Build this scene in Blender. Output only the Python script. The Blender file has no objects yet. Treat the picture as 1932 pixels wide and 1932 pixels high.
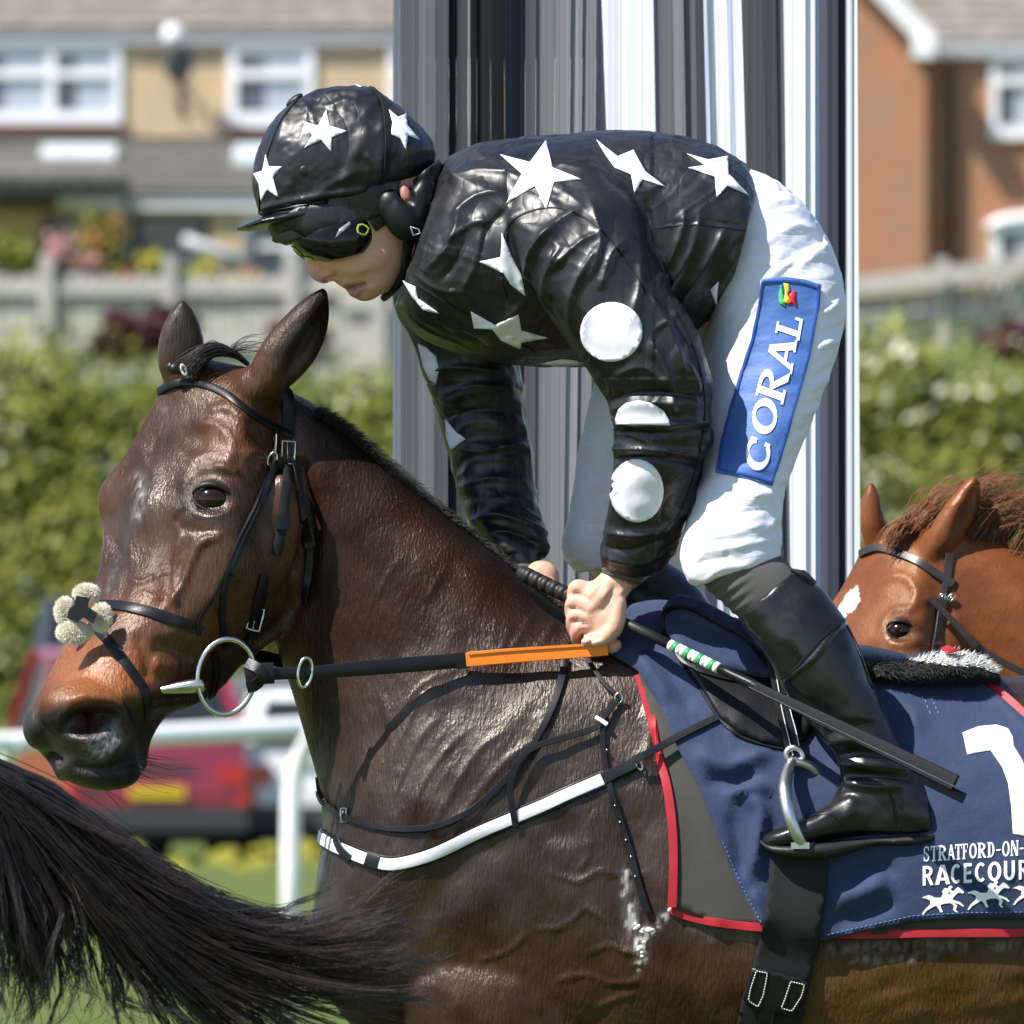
import bpy, bmesh, math, random
import numpy as np
from mathutils import Vector, Matrix, noise as mnoise
from mathutils.bvhtree import BVHTree
from mathutils.geometry import delaunay_2d_cdt

# ------------------------------------------------------------------ camera, light, exposure
D = 24.0                 # camera to the main horse, metres
K = 1.4 / 1932.0         # metres per reference unit at the horse
CH = 1.54                # camera height
HOR = 1315.0             # horizon line in reference units
sc = bpy.context.scene
COL = sc.collection
cam_d = bpy.data.cameras.new('camera')
cam = bpy.data.objects.new('camera', cam_d); COL.objects.link(cam)
cam.location = (0, -D, CH); cam.rotation_euler = (math.pi / 2, 0, 0)
cam_d.sensor_fit = 'HORIZONTAL'; cam_d.sensor_width = 36.0
cam_d.lens = 36.0 * D / 1.4
cam_d.shift_y = (HOR - 966.0) * K / 1.4
cam_d.clip_start = 1.0; cam_d.clip_end = 3000.0
cam_d.dof.use_dof = True; cam_d.dof.focus_distance = D - 0.1
cam_d.dof.aperture_fstop = cam_d.lens / 1000.0 / 0.029
sc.camera = cam

TO_SUN = Vector((-0.53, -0.31, 0.79)).normalized()
world = bpy.data.worlds.new('World'); sc.world = world; world.use_nodes = True
wn = world.node_tree; wn.nodes.clear()
sky = wn.nodes.new('ShaderNodeTexSky'); sky.sky_type = 'NISHITA'; sky.sun_disc = False
sky.sun_elevation = math.asin(TO_SUN.z); sky.sun_rotation = math.atan2(TO_SUN.x, TO_SUN.y)
sky.air_density = 1.0; sky.dust_density = 0.3; sky.ozone_density = 2.0
bg = wn.nodes.new('ShaderNodeBackground'); bg.inputs['Strength'].default_value = 0.105
wo = wn.nodes.new('ShaderNodeOutputWorld')
wn.links.new(sky.outputs[0], bg.inputs[0]); wn.links.new(bg.outputs[0], wo.inputs[0])
sun_d = bpy.data.lights.new('sun', 'SUN'); sun_d.energy = 5.0; sun_d.angle = math.radians(0.53)
sun_d.color = (1.0, 0.955, 0.89)
sun = bpy.data.objects.new('sun', sun_d); COL.objects.link(sun)
sun.rotation_euler = TO_SUN.to_track_quat('Z', 'Y').to_euler(); sun.location = (-20, -20, 40)
sc.view_settings.view_transform = 'Standard'; sc.view_settings.look = 'None'
sc.view_settings.exposure = 0.85; sc.view_settings.gamma = 1.0; sc.view_settings.use_curve_mapping = False
sc.render.engine = 'CYCLES'
sc.cycles.max_bounces = 6; sc.cycles.diffuse_bounces = 3; sc.cycles.glossy_bounces = 3
sc.cycles.transparent_max_bounces = 6; sc.cycles.use_denoising = True

# ------------------------------------------------------------------ coordinates
C0 = Vector((0, -D, CH))
def W(x, y, Y=0.0):
    """reference unit (x, y) at depth Y metres -> world point"""
    s = (D + Y) / D
    return Vector(((x - 966) * K * s, Y, CH - (y - HOR) * K * s))
class Frame:
    """a constant-scale modelling frame at depth Y0; d is depth in reference units, + away"""
    def __init__(s, Y0=0.0):
        s.Y0 = Y0; s.s = (D + Y0) / D * K
    def p(s, x, y, d=0.0):
        return ((x - 966) * s.s, s.Y0 + d * s.s, CH - (y - HOR) * s.s)
    def inv(s, co):
        out = np.empty_like(co)
        out[:, 0] = co[:, 0] / s.s + 966; out[:, 1] = (CH - co[:, 2]) / s.s + HOR; out[:, 2] = (co[:, 1] - s.Y0) / s.s
        return out
    def fwd(s, q):
        out = np.empty_like(q)
        out[:, 0] = (q[:, 0] - 966) * s.s; out[:, 1] = s.Y0 + q[:, 2] * s.s; out[:, 2] = CH - (q[:, 1] - HOR) * s.s
        return out
F0 = Frame(0.0)

# ------------------------------------------------------------------ objects
def tag(o, label, cat, group=None):
    o['label'] = label; o['category'] = cat
    if group: o['group'] = group
    return o
def setp(o, parent):
    if parent is not None:
        o.parent = parent
        m = Matrix.Translation(parent.location) if parent.type == 'EMPTY' else Matrix.Identity(4)
        o.matrix_parent_inverse = m.inverted()
    return o
def thing(name, label, cat, loc=(0, 0, 0), group=None):
    o = bpy.data.objects.new(name, None); COL.objects.link(o)
    o.location = loc; o.empty_display_size = 0.1
    return tag(o, label, cat, group)
def link(name, me, m=None, parent=None, smooth=True):
    if m is not None and not me.materials:
        me.materials.append(m)
    if smooth and len(me.polygons):
        me.polygons.foreach_set('use_smooth', np.ones(len(me.polygons), dtype=bool))
    o = bpy.data.objects.new(name, me); COL.objects.link(o)
    return setp(o, parent)
def meshv(verts, faces):
    me = bpy.data.meshes.new('m'); me.from_pydata([tuple(v) for v in verts], [], faces); me.update(); return me
class MB:
    """collects shapes into one mesh"""
    def __init__(s): s.v = []; s.f = []
    def add(s, v, f):
        n = len(s.v); s.v += [tuple(a) for a in v]; s.f += [[i + n for i in q] for q in f]; return s
    def box(s, x0, x1, y0, y1, z0, z1):
        v = [(x, y, z) for z in (z0, z1) for y in (y0, y1) for x in (x0, x1)]
        return s.add(v, [[0, 2, 3, 1], [4, 5, 7, 6], [0, 1, 5, 4], [2, 6, 7, 3], [0, 4, 6, 2], [1, 3, 7, 5]])
    def hexa(s, c8):
        return s.add(c8, [[0, 3, 2, 1], [4, 5, 6, 7], [0, 1, 5, 4], [1, 2, 6, 5], [2, 3, 7, 6], [3, 0, 4, 7]])
    def tube(s, pts, r, n=8, close=False, cap=True):
        pts = [Vector(p) for p in pts]; m = len(pts)
        rr = list(r) if hasattr(r, '__len__') else [r] * m
        v = []; up = None
        for i, p in enumerate(pts):
            a = pts[(i - 1) % m] if (close or i > 0) else p
            b = pts[(i + 1) % m] if (close or i < m - 1) else p
            t = (b - a); t = t.normalized() if t.length > 1e-9 else Vector((0, 0, 1))
            if up is None:
                up = t.orthogonal().normalized()
            up = (up - t * up.dot(t)); up = up.normalized() if up.length > 1e-6 else t.orthogonal().normalized()
            w = t.cross(up)
            for j in range(n):
                an = 2 * math.pi * j / n
                v.append(p + (up * math.cos(an) + w * math.sin(an)) * rr[i])
        f = []
        for i in range(m if close else m - 1):
            i2 = (i + 1) % m
            for j in range(n):
                j2 = (j + 1) % n
                f.append([i * n + j, i * n + j2, i2 * n + j2, i2 * n + j])
        if cap and not close:
            f.append(list(range(n))[::-1]); f.append([(m - 1) * n + j for j in range(n)])
        return s.add(v, f)
    def ell(s, c, r, rot=None, nu=16, nv=10):
        c = Vector(c); v = []; f = []
        M = rot if rot is not None else Matrix.Identity(3)
        for i in range(nv + 1):
            th = math.pi * i / nv
            for j in range(nu):
                ph = 2 * math.pi * j / nu
                v.append(c + M @ Vector((r[0] * math.sin(th) * math.cos(ph), r[1] * math.sin(th) * math.sin(ph), r[2] * math.cos(th))))
        for i in range(nv):
            for j in range(nu):
                j2 = (j + 1) % nu
                f.append([i * nu + j, (i + 1) * nu + j, (i + 1) * nu + j2, i * nu + j2])
        return s.add(v, f)
    def mesh(s):
        me = bpy.data.meshes.new('m'); me.from_pydata(s.v, [], s.f); me.update()
        return me
    def build(s, name, m, parent=None, smooth=False):
        return link(name, s.mesh(), m, parent, smooth)

def catmull(P, n):
    """P: (m,k) control rows -> n rows per span, uniform Catmull-Rom"""
    P = np.asarray(P, float); m = len(P); out = []
    for i in range(m - 1):
        p0 = P[max(i - 1, 0)]; p1 = P[i]; p2 = P[i + 1]; p3 = P[min(i + 2, m - 1)]
        for t in np.arange(n) / n:
            out.append(0.5 * ((2 * p1) + (-p0 + p2) * t + (2 * p0 - 5 * p1 + 4 * p2 - p3) * t * t + (-p0 + 3 * p1 - 3 * p2 + p3) * t ** 3))
    out.append(P[-1]); return np.array(out)

def loft(mb, fr, secs, n=6, ring=36, pw=2.0):
    """secs rows: ax, ay, bx, by, half depth, centre depth  (a and b are the two outlines)"""
    R = catmull(secs, n); th = np.linspace(0, 2 * np.pi, ring, endpoint=False)
    c, s = np.cos(th), np.sin(th)
    cc = np.sign(c) * np.abs(c) ** (2 / pw); ss = np.sign(s) * np.abs(s) ** (2 / pw)
    v = []
    for r in R:
        mx, my = (r[0] + r[2]) / 2, (r[1] + r[3]) / 2; hx, hy = (r[2] - r[0]) / 2, (r[3] - r[1]) / 2
        for a, b in zip(cc, ss):
            v.append(fr.p(mx + hx * a, my + hy * a, r[5] + r[4] * b))
    m = len(R); f = []
    for i in range(m - 1):
        for j in range(ring):
            j2 = (j + 1) % ring
            f.append([i * ring + j, i * ring + j2, (i + 1) * ring + j2, (i + 1) * ring + j])
    f.append(list(range(ring))[::-1]); f.append([(m - 1) * ring + j for j in range(ring)])
    mb.add(v, f)

def relief(mb, fr, secs, n=6, nu=26):
    """rows: ax, ay, bx, by, d0, d1, d2, d3, d4, d5 (near depths from a to b), back depth"""
    R = catmull(secs, n); v = []
    for r in R:
        dn = catmull(np.array(r[4:10])[:, None], 6)[:, 0]; us = np.linspace(0, 1, len(dn))
        u = (1 - np.cos(np.linspace(0, np.pi, nu))) / 2
        d = np.interp(u, us, dn)
        for a, b in zip(u, d):
            v.append(fr.p(r[0] + (r[2] - r[0]) * a, r[1] + (r[3] - r[1]) * a, b))
        for t in np.linspace(0, np.pi, nu)[1:-1]:
            a = (1 + np.cos(t)) / 2
            b = (r[9] + (r[4] - r[9]) * (1 - a)) * 1.0 + math.sin(t) * r[10]
            v.append(fr.p(r[0] + (r[2] - r[0]) * a, r[1] + (r[3] - r[1]) * a, b))
    ring = 2 * nu - 2; m = len(R); f = []
    for i in range(m - 1):
        for j in range(ring):
            j2 = (j + 1) % ring
            f.append([i * ring + j, i * ring + j2, (i + 1) * ring + j2, (i + 1) * ring + j])
    f.append(list(range(ring))[::-1]); f.append([(m - 1) * ring + j for j in range(ring)])
    mb.add(v, f)

def blob(mb, fr, x, y, d, rx, ry, rd, rot=0.0, nu=24, nv=14):
    ca, sa = math.cos(math.radians(rot)), math.sin(math.radians(rot)); v = []; f = []
    for i in range(nv + 1):
        th = math.pi * i / nv
        for j in range(nu):
            ph = 2 * math.pi * j / nu
            a, b, c = rx * math.sin(th) * math.cos(ph), ry * math.cos(th), rd * math.sin(th) * math.sin(ph)
            v.append(fr.p(x + a * ca - b * sa, y + a * sa + b * ca, d + c))
    for i in range(nv):
        for j in range(nu):
            j2 = (j + 1) % nu
            f.append([i * nu + j, (i + 1) * nu + j, (i + 1) * nu + j2, i * nu + j2])
    mb.add(v, f)
def limb(mb, fr, pts, n=6, seg=12):
    """pts rows: x, y, d, radius; round ends"""
    R = catmull(pts, n)
    P = [fr.p(*r[:3]) for r in R]; rr = [r[3] * fr.s for r in R]
    mb.tube(P, rr, seg)
    for r in (R[0], R[-1]):
        blob(mb, fr, r[0], r[1], r[2], r[3], r[3], r[3], 0, seg, 8)

def remesh(mb, voxel, smooth=6, factor=0.5):
    me = mb.mesh()
    o = bpy.data.objects.new('tmp', me); COL.objects.link(o)
    bm = bmesh.new(); bm.from_mesh(me); bmesh.ops.recalc_face_normals(bm, faces=bm.faces); bm.to_mesh(me); bm.free()
    r = o.modifiers.new('r', 'REMESH'); r.mode = 'VOXEL'; r.voxel_size = voxel; r.adaptivity = 0
    if smooth:
        s = o.modifiers.new('s', 'SMOOTH'); s.factor = factor; s.iterations = smooth
    dg = bpy.context.evaluated_depsgraph_get()
    out = bpy.data.meshes.new_from_object(o.evaluated_get(dg))
    bpy.data.objects.remove(o); bpy.data.meshes.remove(me)
    return out

def get_co(me):
    a = np.empty(len(me.vertices) * 3, np.float32); me.vertices.foreach_get('co', a); return a.reshape(-1, 3).astype(float)
def get_no(me):
    a = np.empty(len(me.vertices) * 3, np.float32); me.vertices.foreach_get('normal', a); return a.reshape(-1, 3).astype(float)
def set_co(me, co):
    me.vertices.foreach_set('co', co.astype(np.float32).ravel()); me.update()

def seg_dist(px, py, poly):
    """distance to a polyline and the position along it (0..1)"""
    poly = np.asarray(poly, float); best = np.full(len(px), 1e9); tt = np.zeros(len(px))
    L = np.r_[0, np.cumsum(np.hypot(*np.diff(poly, axis=0).T))]
    for i in range(len(poly) - 1):
        a, b = poly[i], poly[i + 1]; ab = b - a; l2 = ab @ ab + 1e-9
        t = np.clip(((px - a[0]) * ab[0] + (py - a[1]) * ab[1]) / l2, 0, 1)
        d = np.hypot(px - a[0] - t * ab[0], py - a[1] - t * ab[1])
        m = d < best; best[m] = d[m]; tt[m] = ((L[i] + t * math.sqrt(l2)) / L[-1])[m]
    return best, tt
def smooth_poly(P, n=5): return catmull(np.asarray(P, float), n)

_rs = np.random.RandomState(3)
_perm = np.tile(_rs.permutation(256), 3)
def vnoise(x, y, z, seed=0):
    """value noise, -1..1, numpy"""
    x = x + seed * 17.3; y = y + seed * 5.7; z = z + seed * 11.9
    xi, yi, zi = np.floor(x).astype(int), np.floor(y).astype(int), np.floor(z).astype(int)
    xf, yf, zf = x - xi, y - yi, z - zi
    u, v, w = [t * t * t * (t * (t * 6 - 15) + 10) for t in (xf, yf, zf)]
    def h(a, b, c):
        return _perm[(_perm[(_perm[a & 255] + b) & 255] + c) & 255] / 127.5 - 1
    def lerp(a, b, t): return a + (b - a) * t
    return lerp(lerp(lerp(h(xi, yi, zi), h(xi + 1, yi, zi), u), lerp(h(xi, yi + 1, zi), h(xi + 1, yi + 1, zi), u), v),
                lerp(lerp(h(xi, yi, zi + 1), h(xi + 1, yi, zi + 1), u), lerp(h(xi, yi + 1, zi + 1), h(xi + 1, yi + 1, zi + 1), u), v), w)
def fbm(x, y, z, seed=0, o=3):
    r = 0; a = 1.0
    for i in range(o):
        r = r + a * vnoise(x * 2 ** i, y * 2 ** i, z * 2 ** i, seed + i); a *= 0.5
    return r
def sstep(a, b, x):
    t = np.clip((x - a) / (b - a), 0, 1); return t * t * (3 - 2 * t)

def deform(me, fr, fn):
    """fn(q, near) -> displacement along the normal, reference units; near = how much a vertex faces the camera"""
    co = get_co(me); no = get_no(me); q = fr.inv(co)
    h = fn(q, np.clip(-no[:, 1] * 2.5, 0, 1))
    set_co(me, co + no * (h * fr.s)[:, None])
def ridges(q, near, items, crisp=False):
    """items: (polyline, width, height[, fade]) ridge/crease lines seen on the near side"""
    h = np.zeros(len(q))
    for it in items:
        P = smooth_poly(it[0]); w, a = it[1], it[2]
        m = (q[:, 0] > P[:, 0].min() - 3 * w) & (q[:, 0] < P[:, 0].max() + 3 * w) & (q[:, 1] > P[:, 1].min() - 3 * w) & (q[:, 1] < P[:, 1].max() + 3 * w) & (near > 0)
        if not m.any(): continue
        d, t = seg_dist(q[m, 0], q[m, 1], P)
        e = np.minimum(1, np.minimum(t, 1 - t) * 6) if len(it) < 4 else 1.0
        h[m] += a * (np.exp(-(d / w) ** 2) if not crisp else np.exp(-np.sqrt(d * d + 4) * 1.25 / w)) * e * near[m]
    return h
def dents(q, near, items):
    """items: (x, y, rx, ry, rot, depth, sharp)"""
    h = np.zeros(len(q))
    for x, y, rx, ry, rot, dp, sh in items:
        ca, sa = math.cos(math.radians(rot)), math.sin(math.radians(rot))
        a = ((q[:, 0] - x) * ca + (q[:, 1] - y) * sa) / rx; b = (-(q[:, 0] - x) * sa + (q[:, 1] - y) * ca) / ry
        r = np.sqrt(a * a + b * b)
        h += dp * (1 - sstep(1 - sh, 1 + sh, r)) * (near > 0)
    return h
def vcol(me, name, rgb):
    at = me.color_attributes.new(name, 'FLOAT_COLOR', 'POINT')
    a = np.ones((len(me.vertices), 4), np.float32); a[:, :3] = rgb; at.data.foreach_set('color', a.ravel())
def mix(a, b, t): return np.asarray(a) * (1 - t)[:, None] + np.asarray(b) * t[:, None]

# ------------------------------------------------------------------ projection on surfaces
class Surf:
    def __init__(s, *objs):
        dg = bpy.context.evaluated_depsgraph_get(); dg.update()
        s.t = [BVHTree.FromObject(o, dg) for o in objs]
    def hit(s, x, y, guess=0.0):
        """first surface the sight line through (x, y) meets, else the surface nearest to that line"""
        p = W(x, y, 0.0); d = (p - C0).normalized(); best = None
        for t in s.t:
            l, n, i, dist = t.ray_cast(C0, d)
            if l is not None and (best is None or dist < best[2]): best = (l, n, dist)
        if best: return best[0], (best[1] if best[1].dot(d) < 0 else -best[1]), True
        for t in s.t:
            l, n, i, dist = t.find_nearest(W(x, y, guess))
            if l is not None and (best is None or dist < best[2]): best = (l, n, dist)
        return best[0], best[1], False

    def near(s, x, y, Y):
        best = None
        for t in s.t:
            l, n, i, dist = t.find_nearest(W(x, y, Y))
            if l is not None and (best is None or dist < best[2]): best = (l, n, dist)
        return best[0], (best[1] if best[1].y < 0.3 else -best[1])
def freestrap(name, pts, width, m, parent, thick=3.0, normal=(0, -1, 0.0), step=10, n=8):
    """a strap hanging free; pts rows x, y, depth in reference units"""
    P = resample(catmull(pts, n), step); C = [Vector(F0.p(*p[:3])) for p in P]
    N = [Vector(normal).normalized()] * len(C)
    w = np.interp(np.linspace(0, 1, len(C)), np.linspace(0, 1, len(width)), width) * K if hasattr(width, '__len__') else width * K
    return link(name, ribbon_mesh(C, N, w, thick * K), m, parent)
def resample(P, step):
    P = np.asarray(P, float); L = np.r_[0, np.cumsum(np.hypot(*np.diff(P[:, :2], axis=0).T))]
    n = max(2, int(L[-1] / step) + 1); t = np.linspace(0, L[-1], n)
    return np.stack([np.interp(t, L, P[:, i]) for i in range(P.shape[1])], 1)

def sharp(me, deg=32):
    me.set_sharp_from_angle(angle=math.radians(deg)); return me
def ribbon_mesh(C, N, width, thick, round_=True):
    """C centre points, N outward normals (lists of Vector), width per point in m"""
    m = len(C); v = []; f = []
    wd = width if hasattr(width, '__len__') else [width] * m
    for i in range(m):
        t = (C[min(i + 1, m - 1)] - C[max(i - 1, 0)]).normalized()
        n = (N[i] - t * N[i].dot(t)).normalized(); w = t.cross(n)
        h = wd[i] / 2; c = C[i]
        prof = [(-1, 0), (-1, .8), (-.9, 1), (0, 1.06), (.9, 1), (1, .8), (1, 0), (0, -.15)]
        for a, b in prof: v.append(c + w * (h * a) + n * (thick * b))
    k = 8
    for i in range(m - 1):
        for j in range(k):
            j2 = (j + 1) % k
            f.append([i * k + j, i * k + j2, (i + 1) * k + j2, (i + 1) * k + j])
    f.append(list(range(k))[::-1]); f.append([(m - 1) * k + j for j in range(k)])
    me = meshv(v, f)
    bm = bmesh.new(); bm.from_mesh(me); bmesh.ops.recalc_face_normals(bm, faces=bm.faces); bm.to_mesh(me); bm.free()
    me.polygons.foreach_set('use_smooth', np.ones(len(me.polygons), dtype=bool)); sharp(me, 34)
    return me
def strap(name, surf, path, width, m, parent, thick=3.0, off=1.0, lift=None, step=9, sm=10, curve=True):
    """a flat strap lying on a surface; path rows x, y; width/thick/off in reference units"""
    P = catmull(path, 8) if curve and len(path) > 2 else np.asarray(path, float)
    P = resample(P, step)
    C = []; N = []
    for x, y in P[:, :2]:
        l, n, ok = surf.hit(x, y)
        if n.y > 0.2 and ok is False: n = Vector((n.x, -abs(n.y), n.z))
        C.append(l); N.append(n)
    for _ in range(sm):
        N = [(N[max(i - 1, 0)] + N[i] * 2 + N[min(i + 1, len(N) - 1)]).normalized() for i in range(len(N))]
        Cy = [c.y for c in C]
        for i in range(1, len(C) - 1):       # bridge hollows, stay outside bumps
            a = (Cy[i - 1] + Cy[i + 1]) / 2
            C[i].y = min(Cy[i], a)
    o = off * K
    for i in range(len(C)):
        l_ = 0 if lift is None else np.interp(i / (len(C) - 1), np.linspace(0, 1, len(lift)), lift) * K
        C[i] = C[i] + N[i] * o + Vector((0, -1, 0)) * l_
    if hasattr(width, '__len__'):
        w = np.interp(np.linspace(0, 1, len(C)), np.linspace(0, 1, len(width)), width) * K
    else: w = width * K
    return link(name, ribbon_mesh(C, N, w, thick * K), m, parent)

def inpoly(px, py, poly):
    poly = np.asarray(poly, float); r = np.zeros(len(px), bool); n = len(poly)
    for i in range(n):
        a, b = poly[i], poly[(i + 1) % n]
        c = ((a[1] > py) != (b[1] > py)) & (px < (b[0] - a[0]) * (py - a[1]) / (b[1] - a[1] + 1e-12) + a[0])
        r ^= c
    return r
def fill(poly, step):
    """triangulate an outline with inner points"""
    poly = np.asarray(poly, float)
    if step:
        Q = []
        for i in range(len(poly)):
            a, b = poly[i], poly[(i + 1) % len(poly)]; n = max(1, int(np.hypot(*(b - a)) / step + .5))
            for t in range(n): Q.append(a + (b - a) * t / n)
        B = np.array(Q)
        xs = np.arange(B[:, 0].min(), B[:, 0].max(), step); ys = np.arange(B[:, 1].min(), B[:, 1].max(), step * .87)
        G = np.array([(x + (j % 2) * step / 2, y) for j, y in enumerate(ys) for x in xs])
        if len(G):
            G = G[inpoly(G[:, 0], G[:, 1], poly)]
        if len(G):
            dd = np.min(np.hypot(G[:, None, 0] - B[None, :, 0], G[:, None, 1] - B[None, :, 1]), 1) if len(G) * len(B) < 3e7 else seg_dist(G[:, 0], G[:, 1], np.r_[B, B[:1]])[0]
            G = G[dd > step * .45]
        A = np.r_[B, G] if len(G) else B
    else: B = A = poly
    nb = len(B)
    r = delaunay_2d_cdt([Vector(p) for p in A], [(i, (i + 1) % nb) for i in range(nb)], [list(range(nb))], 1, 1e-5)
    return np.array([tuple(v) for v in r[0]]), [list(f) for f in r[2]], nb
def patch(name, surf, poly, m, parent, off=2.0, thick=2.0, step=10, fn=None, flat=0, jump=0.11):
    """a piece of cloth laid over a surface inside an outline; fn(x, y) extra lift in reference units"""
    V, Fc, nb = fill(poly, step)
    L = []; N = []
    for x, y in V:
        l, n, ok = surf.hit(x, y)
        L.append(l); N.append(n)
    med = float(np.median([l.y for l in L]))
    for i, (x, y) in enumerate(V):           # a sight line that slipped past the edge: take the nearest surface instead
        if abs(L[i].y - med) > jump:
            L[i], N[i] = surf.near(x, y, med)
    L = np.array([tuple(a) for a in L]); N = np.array([tuple(a) for a in N])
    if flat:
        nbr = [[] for _ in V]
        for f in Fc:
            for i in range(len(f)):
                nbr[f[i]].append(f[i - 1]); nbr[f[i - 1]].append(f[i])
        for _ in range(flat):
            y = L[:, 1].copy(); N2 = N.copy()
            for i, q in enumerate(nbr):
                if q:
                    a = y[q].mean(); L[i, 1] = min(y[i], a) if _ % 2 == 0 else 0.5 * (y[i] + a); N2[i] = N[i] + N[q].mean(0)
            N = N2 / (np.linalg.norm(N2, axis=1)[:, None] + 1e-9)
    h = np.full(len(V), off, float)
    if fn is not None: h = h + fn(V[:, 0], V[:, 1])
    top = L + N * ((h + thick) * K)[:, None]; bot = L + N * (off * .3 * K) if False else L + N * ((h) * K)[:, None]
    n = len(V); v = list(top) + list(bot)
    f = []
    # orient faces to the camera side
    for t in Fc:
        a, b, c = top[t[0]], top[t[1]], top[t[2]]
        f.append(list(t))
    be = {}
    for t in Fc:
        for i in range(len(t)):
            e = (t[i - 1], t[i]); be[tuple(sorted(e))] = be.get(tuple(sorted(e)), []) + [e]
    f += [[i + n for i in t[::-1]] for t in Fc]
    for e in be.values():
        if len(e) == 1:
            a, b = e[0]; f.append([b, a, a + n, b + n])
    me = meshv(v, f)
    bm = bmesh.new(); bm.from_mesh(me); bmesh.ops.recalc_face_normals(bm, faces=bm.faces); bm.to_mesh(me); bm.free()
    o = link(name, me, m, parent)
    return o
# ------------------------------------------------------------------ materials
def mat(name, col=(.5, .5, .5), rough=.5, spec=.5, metal=0.0, attr=None, var=None, bump=None, coat=0.0, coat_r=.1, sheen=0.0, aniso=0.0, rvar=None, emit=None, alpha=None, trans=0.0, tint=None, wet=None, crease=None):
    """var: list of (scale xyz, colour, lo, hi, amount); bump: list of (scale xyz, strength, distance, detail)"""
    m = bpy.data.materials.new(name); m.use_nodes = True; t = m.node_tree; t.nodes.clear()
    N = t.nodes.new; L = t.links.new
    out = N('ShaderNodeOutputMaterial'); p = N('ShaderNodeBsdfPrincipled'); L(p.outputs[0], out.inputs[0])
    p.inputs['Roughness'].default_value = rough; p.inputs['Metallic'].default_value = metal
    p.inputs['Specular IOR Level'].default_value = spec
    p.inputs['Coat Weight'].default_value = coat; p.inputs['Coat Roughness'].default_value = coat_r
    p.inputs['Sheen Weight'].default_value = sheen; p.inputs['Anisotropic'].default_value = aniso
    p.inputs['Transmission Weight'].default_value = trans
    if wet:
        wa = N('ShaderNodeVertexColor'); wa.layer_name = wet; wm = N('ShaderNodeMath'); wm.operation = 'MULTIPLY'; wm.inputs[1].default_value = spec; L(wa.outputs['Color'], wm.inputs[0]); L(wm.outputs[0], p.inputs['Specular IOR Level'])
    if tint: p.inputs['Specular Tint'].default_value = (*tint, 1)
    co = N('ShaderNodeTexCoord').outputs['Object']
    def nz(scale, detail=3, rot=None):
        mp = N('ShaderNodeMapping'); mp.inputs['Scale'].default_value = scale if hasattr(scale, '__len__') else (scale,) * 3
        if rot: mp.inputs['Rotation'].default_value = rot
        L(co, mp.inputs[0]); nt = N('ShaderNodeTexNoise'); nt.inputs['Scale'].default_value = 1.0
        nt.inputs['Detail'].default_value = detail; L(mp.outputs[0], nt.inputs['Vector']); return nt.outputs['Fac']
    if attr:
        a = N('ShaderNodeVertexColor'); a.layer_name = attr; c = a.outputs['Color']
    else:
        r = N('ShaderNodeRGB'); r.outputs[0].default_value = (*col, 1); c = r.outputs[0]
    for v in (var or []):
        rp = N('ShaderNodeMapRange'); rp.inputs[1].default_value = v[2]; rp.inputs[2].default_value = v[3]; rp.inputs[4].default_value = v[4]
        L(nz(v[0], 4, v[5] if len(v) > 5 else None), rp.inputs[0])
        mx = N('ShaderNodeMix'); mx.data_type = 'RGBA'; L(rp.outputs[0], mx.inputs[0]); L(c, mx.inputs[6]); mx.inputs[7].default_value = (*v[1], 1)
        c = mx.outputs[2]
    L(c, p.inputs['Base Color'])
    if rvar:
        rp = N('ShaderNodeMapRange'); rp.inputs[1].default_value = .3; rp.inputs[2].default_value = .7
        rp.inputs[3].default_value = rvar[1]; rp.inputs[4].default_value = rvar[2]; L(nz(rvar[0], 3), rp.inputs[0]); L(rp.outputs[0], p.inputs['Roughness'])
    last = None
    for b in (bump or []):
        bn = N('ShaderNodeBump'); bn.inputs['Strength'].default_value = b[1]; bn.inputs['Distance'].default_value = b[2]
        L(nz(b[0], b[3] if len(b) > 3 else 3, b[4] if len(b) > 4 else None), bn.inputs['Height'])
        if last is not None: L(last, bn.inputs['Normal'])
        last = bn.outputs[0]
    for b in (crease or []):                     # sharp fold lines: |noise - 0.5|
        f1 = N('ShaderNodeMath'); f1.operation = 'SUBTRACT'; f1.inputs[1].default_value = .5; L(nz(b[0], 1, b[3]), f1.inputs[0])
        f2 = N('ShaderNodeMath'); f2.operation = 'ABSOLUTE'; L(f1.outputs[0], f2.inputs[0])
        f3 = N('ShaderNodeMath'); f3.operation = 'POWER'; f3.inputs[1].default_value = .7; L(f2.outputs[0], f3.inputs[0])
        bn = N('ShaderNodeBump'); bn.inputs['Strength'].default_value = b[1]; bn.inputs['Distance'].default_value = b[2]; L(f3.outputs[0], bn.inputs['Height'])
        if last is not None: L(last, bn.inputs['Normal'])
        last = bn.outputs[0]
    if last is not None: L(last, p.inputs['Normal'])
    if emit:
        p.inputs['Emission Color'].default_value = (*emit[0], 1); p.inputs['Emission Strength'].default_value = emit[1]
    return m
R_ = math.radians
M = {}
M['coat'] = mat('coat', attr='coat', rough=.46, spec=.5, tint=(1, .92, .84), wet='wet',
                var=[((260, 260, 90), (.010, .005, .003), .38, .72, .45, (0, .5, 0)), ((500, 500, 170), (.11, .055, .03), .56, .78, .3, (0, .6, 0))],
                bump=[((300, 300, 45), .75, .0020, 3, (0, .55, 0)), ((110, 110, 50), .25, .003, 3, (0, .4, 0)), ((26, 26, 26), .12, .008, 2)], rvar=((18, 18, 18), .28, .54))
M['chestnut'] = mat('chestnut_coat', attr='coat', rough=.42, spec=.4, tint=(1, .72, .5),
                var=[((260, 260, 90), (.05, .016, .006), .4, .8, .35)], bump=[((380, 380, 100), .3, .0015, 2, (0, .6, 0)), ((30, 30, 30), .25, .006, 3)], rvar=((10, 10, 10), .34, .52))
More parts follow.
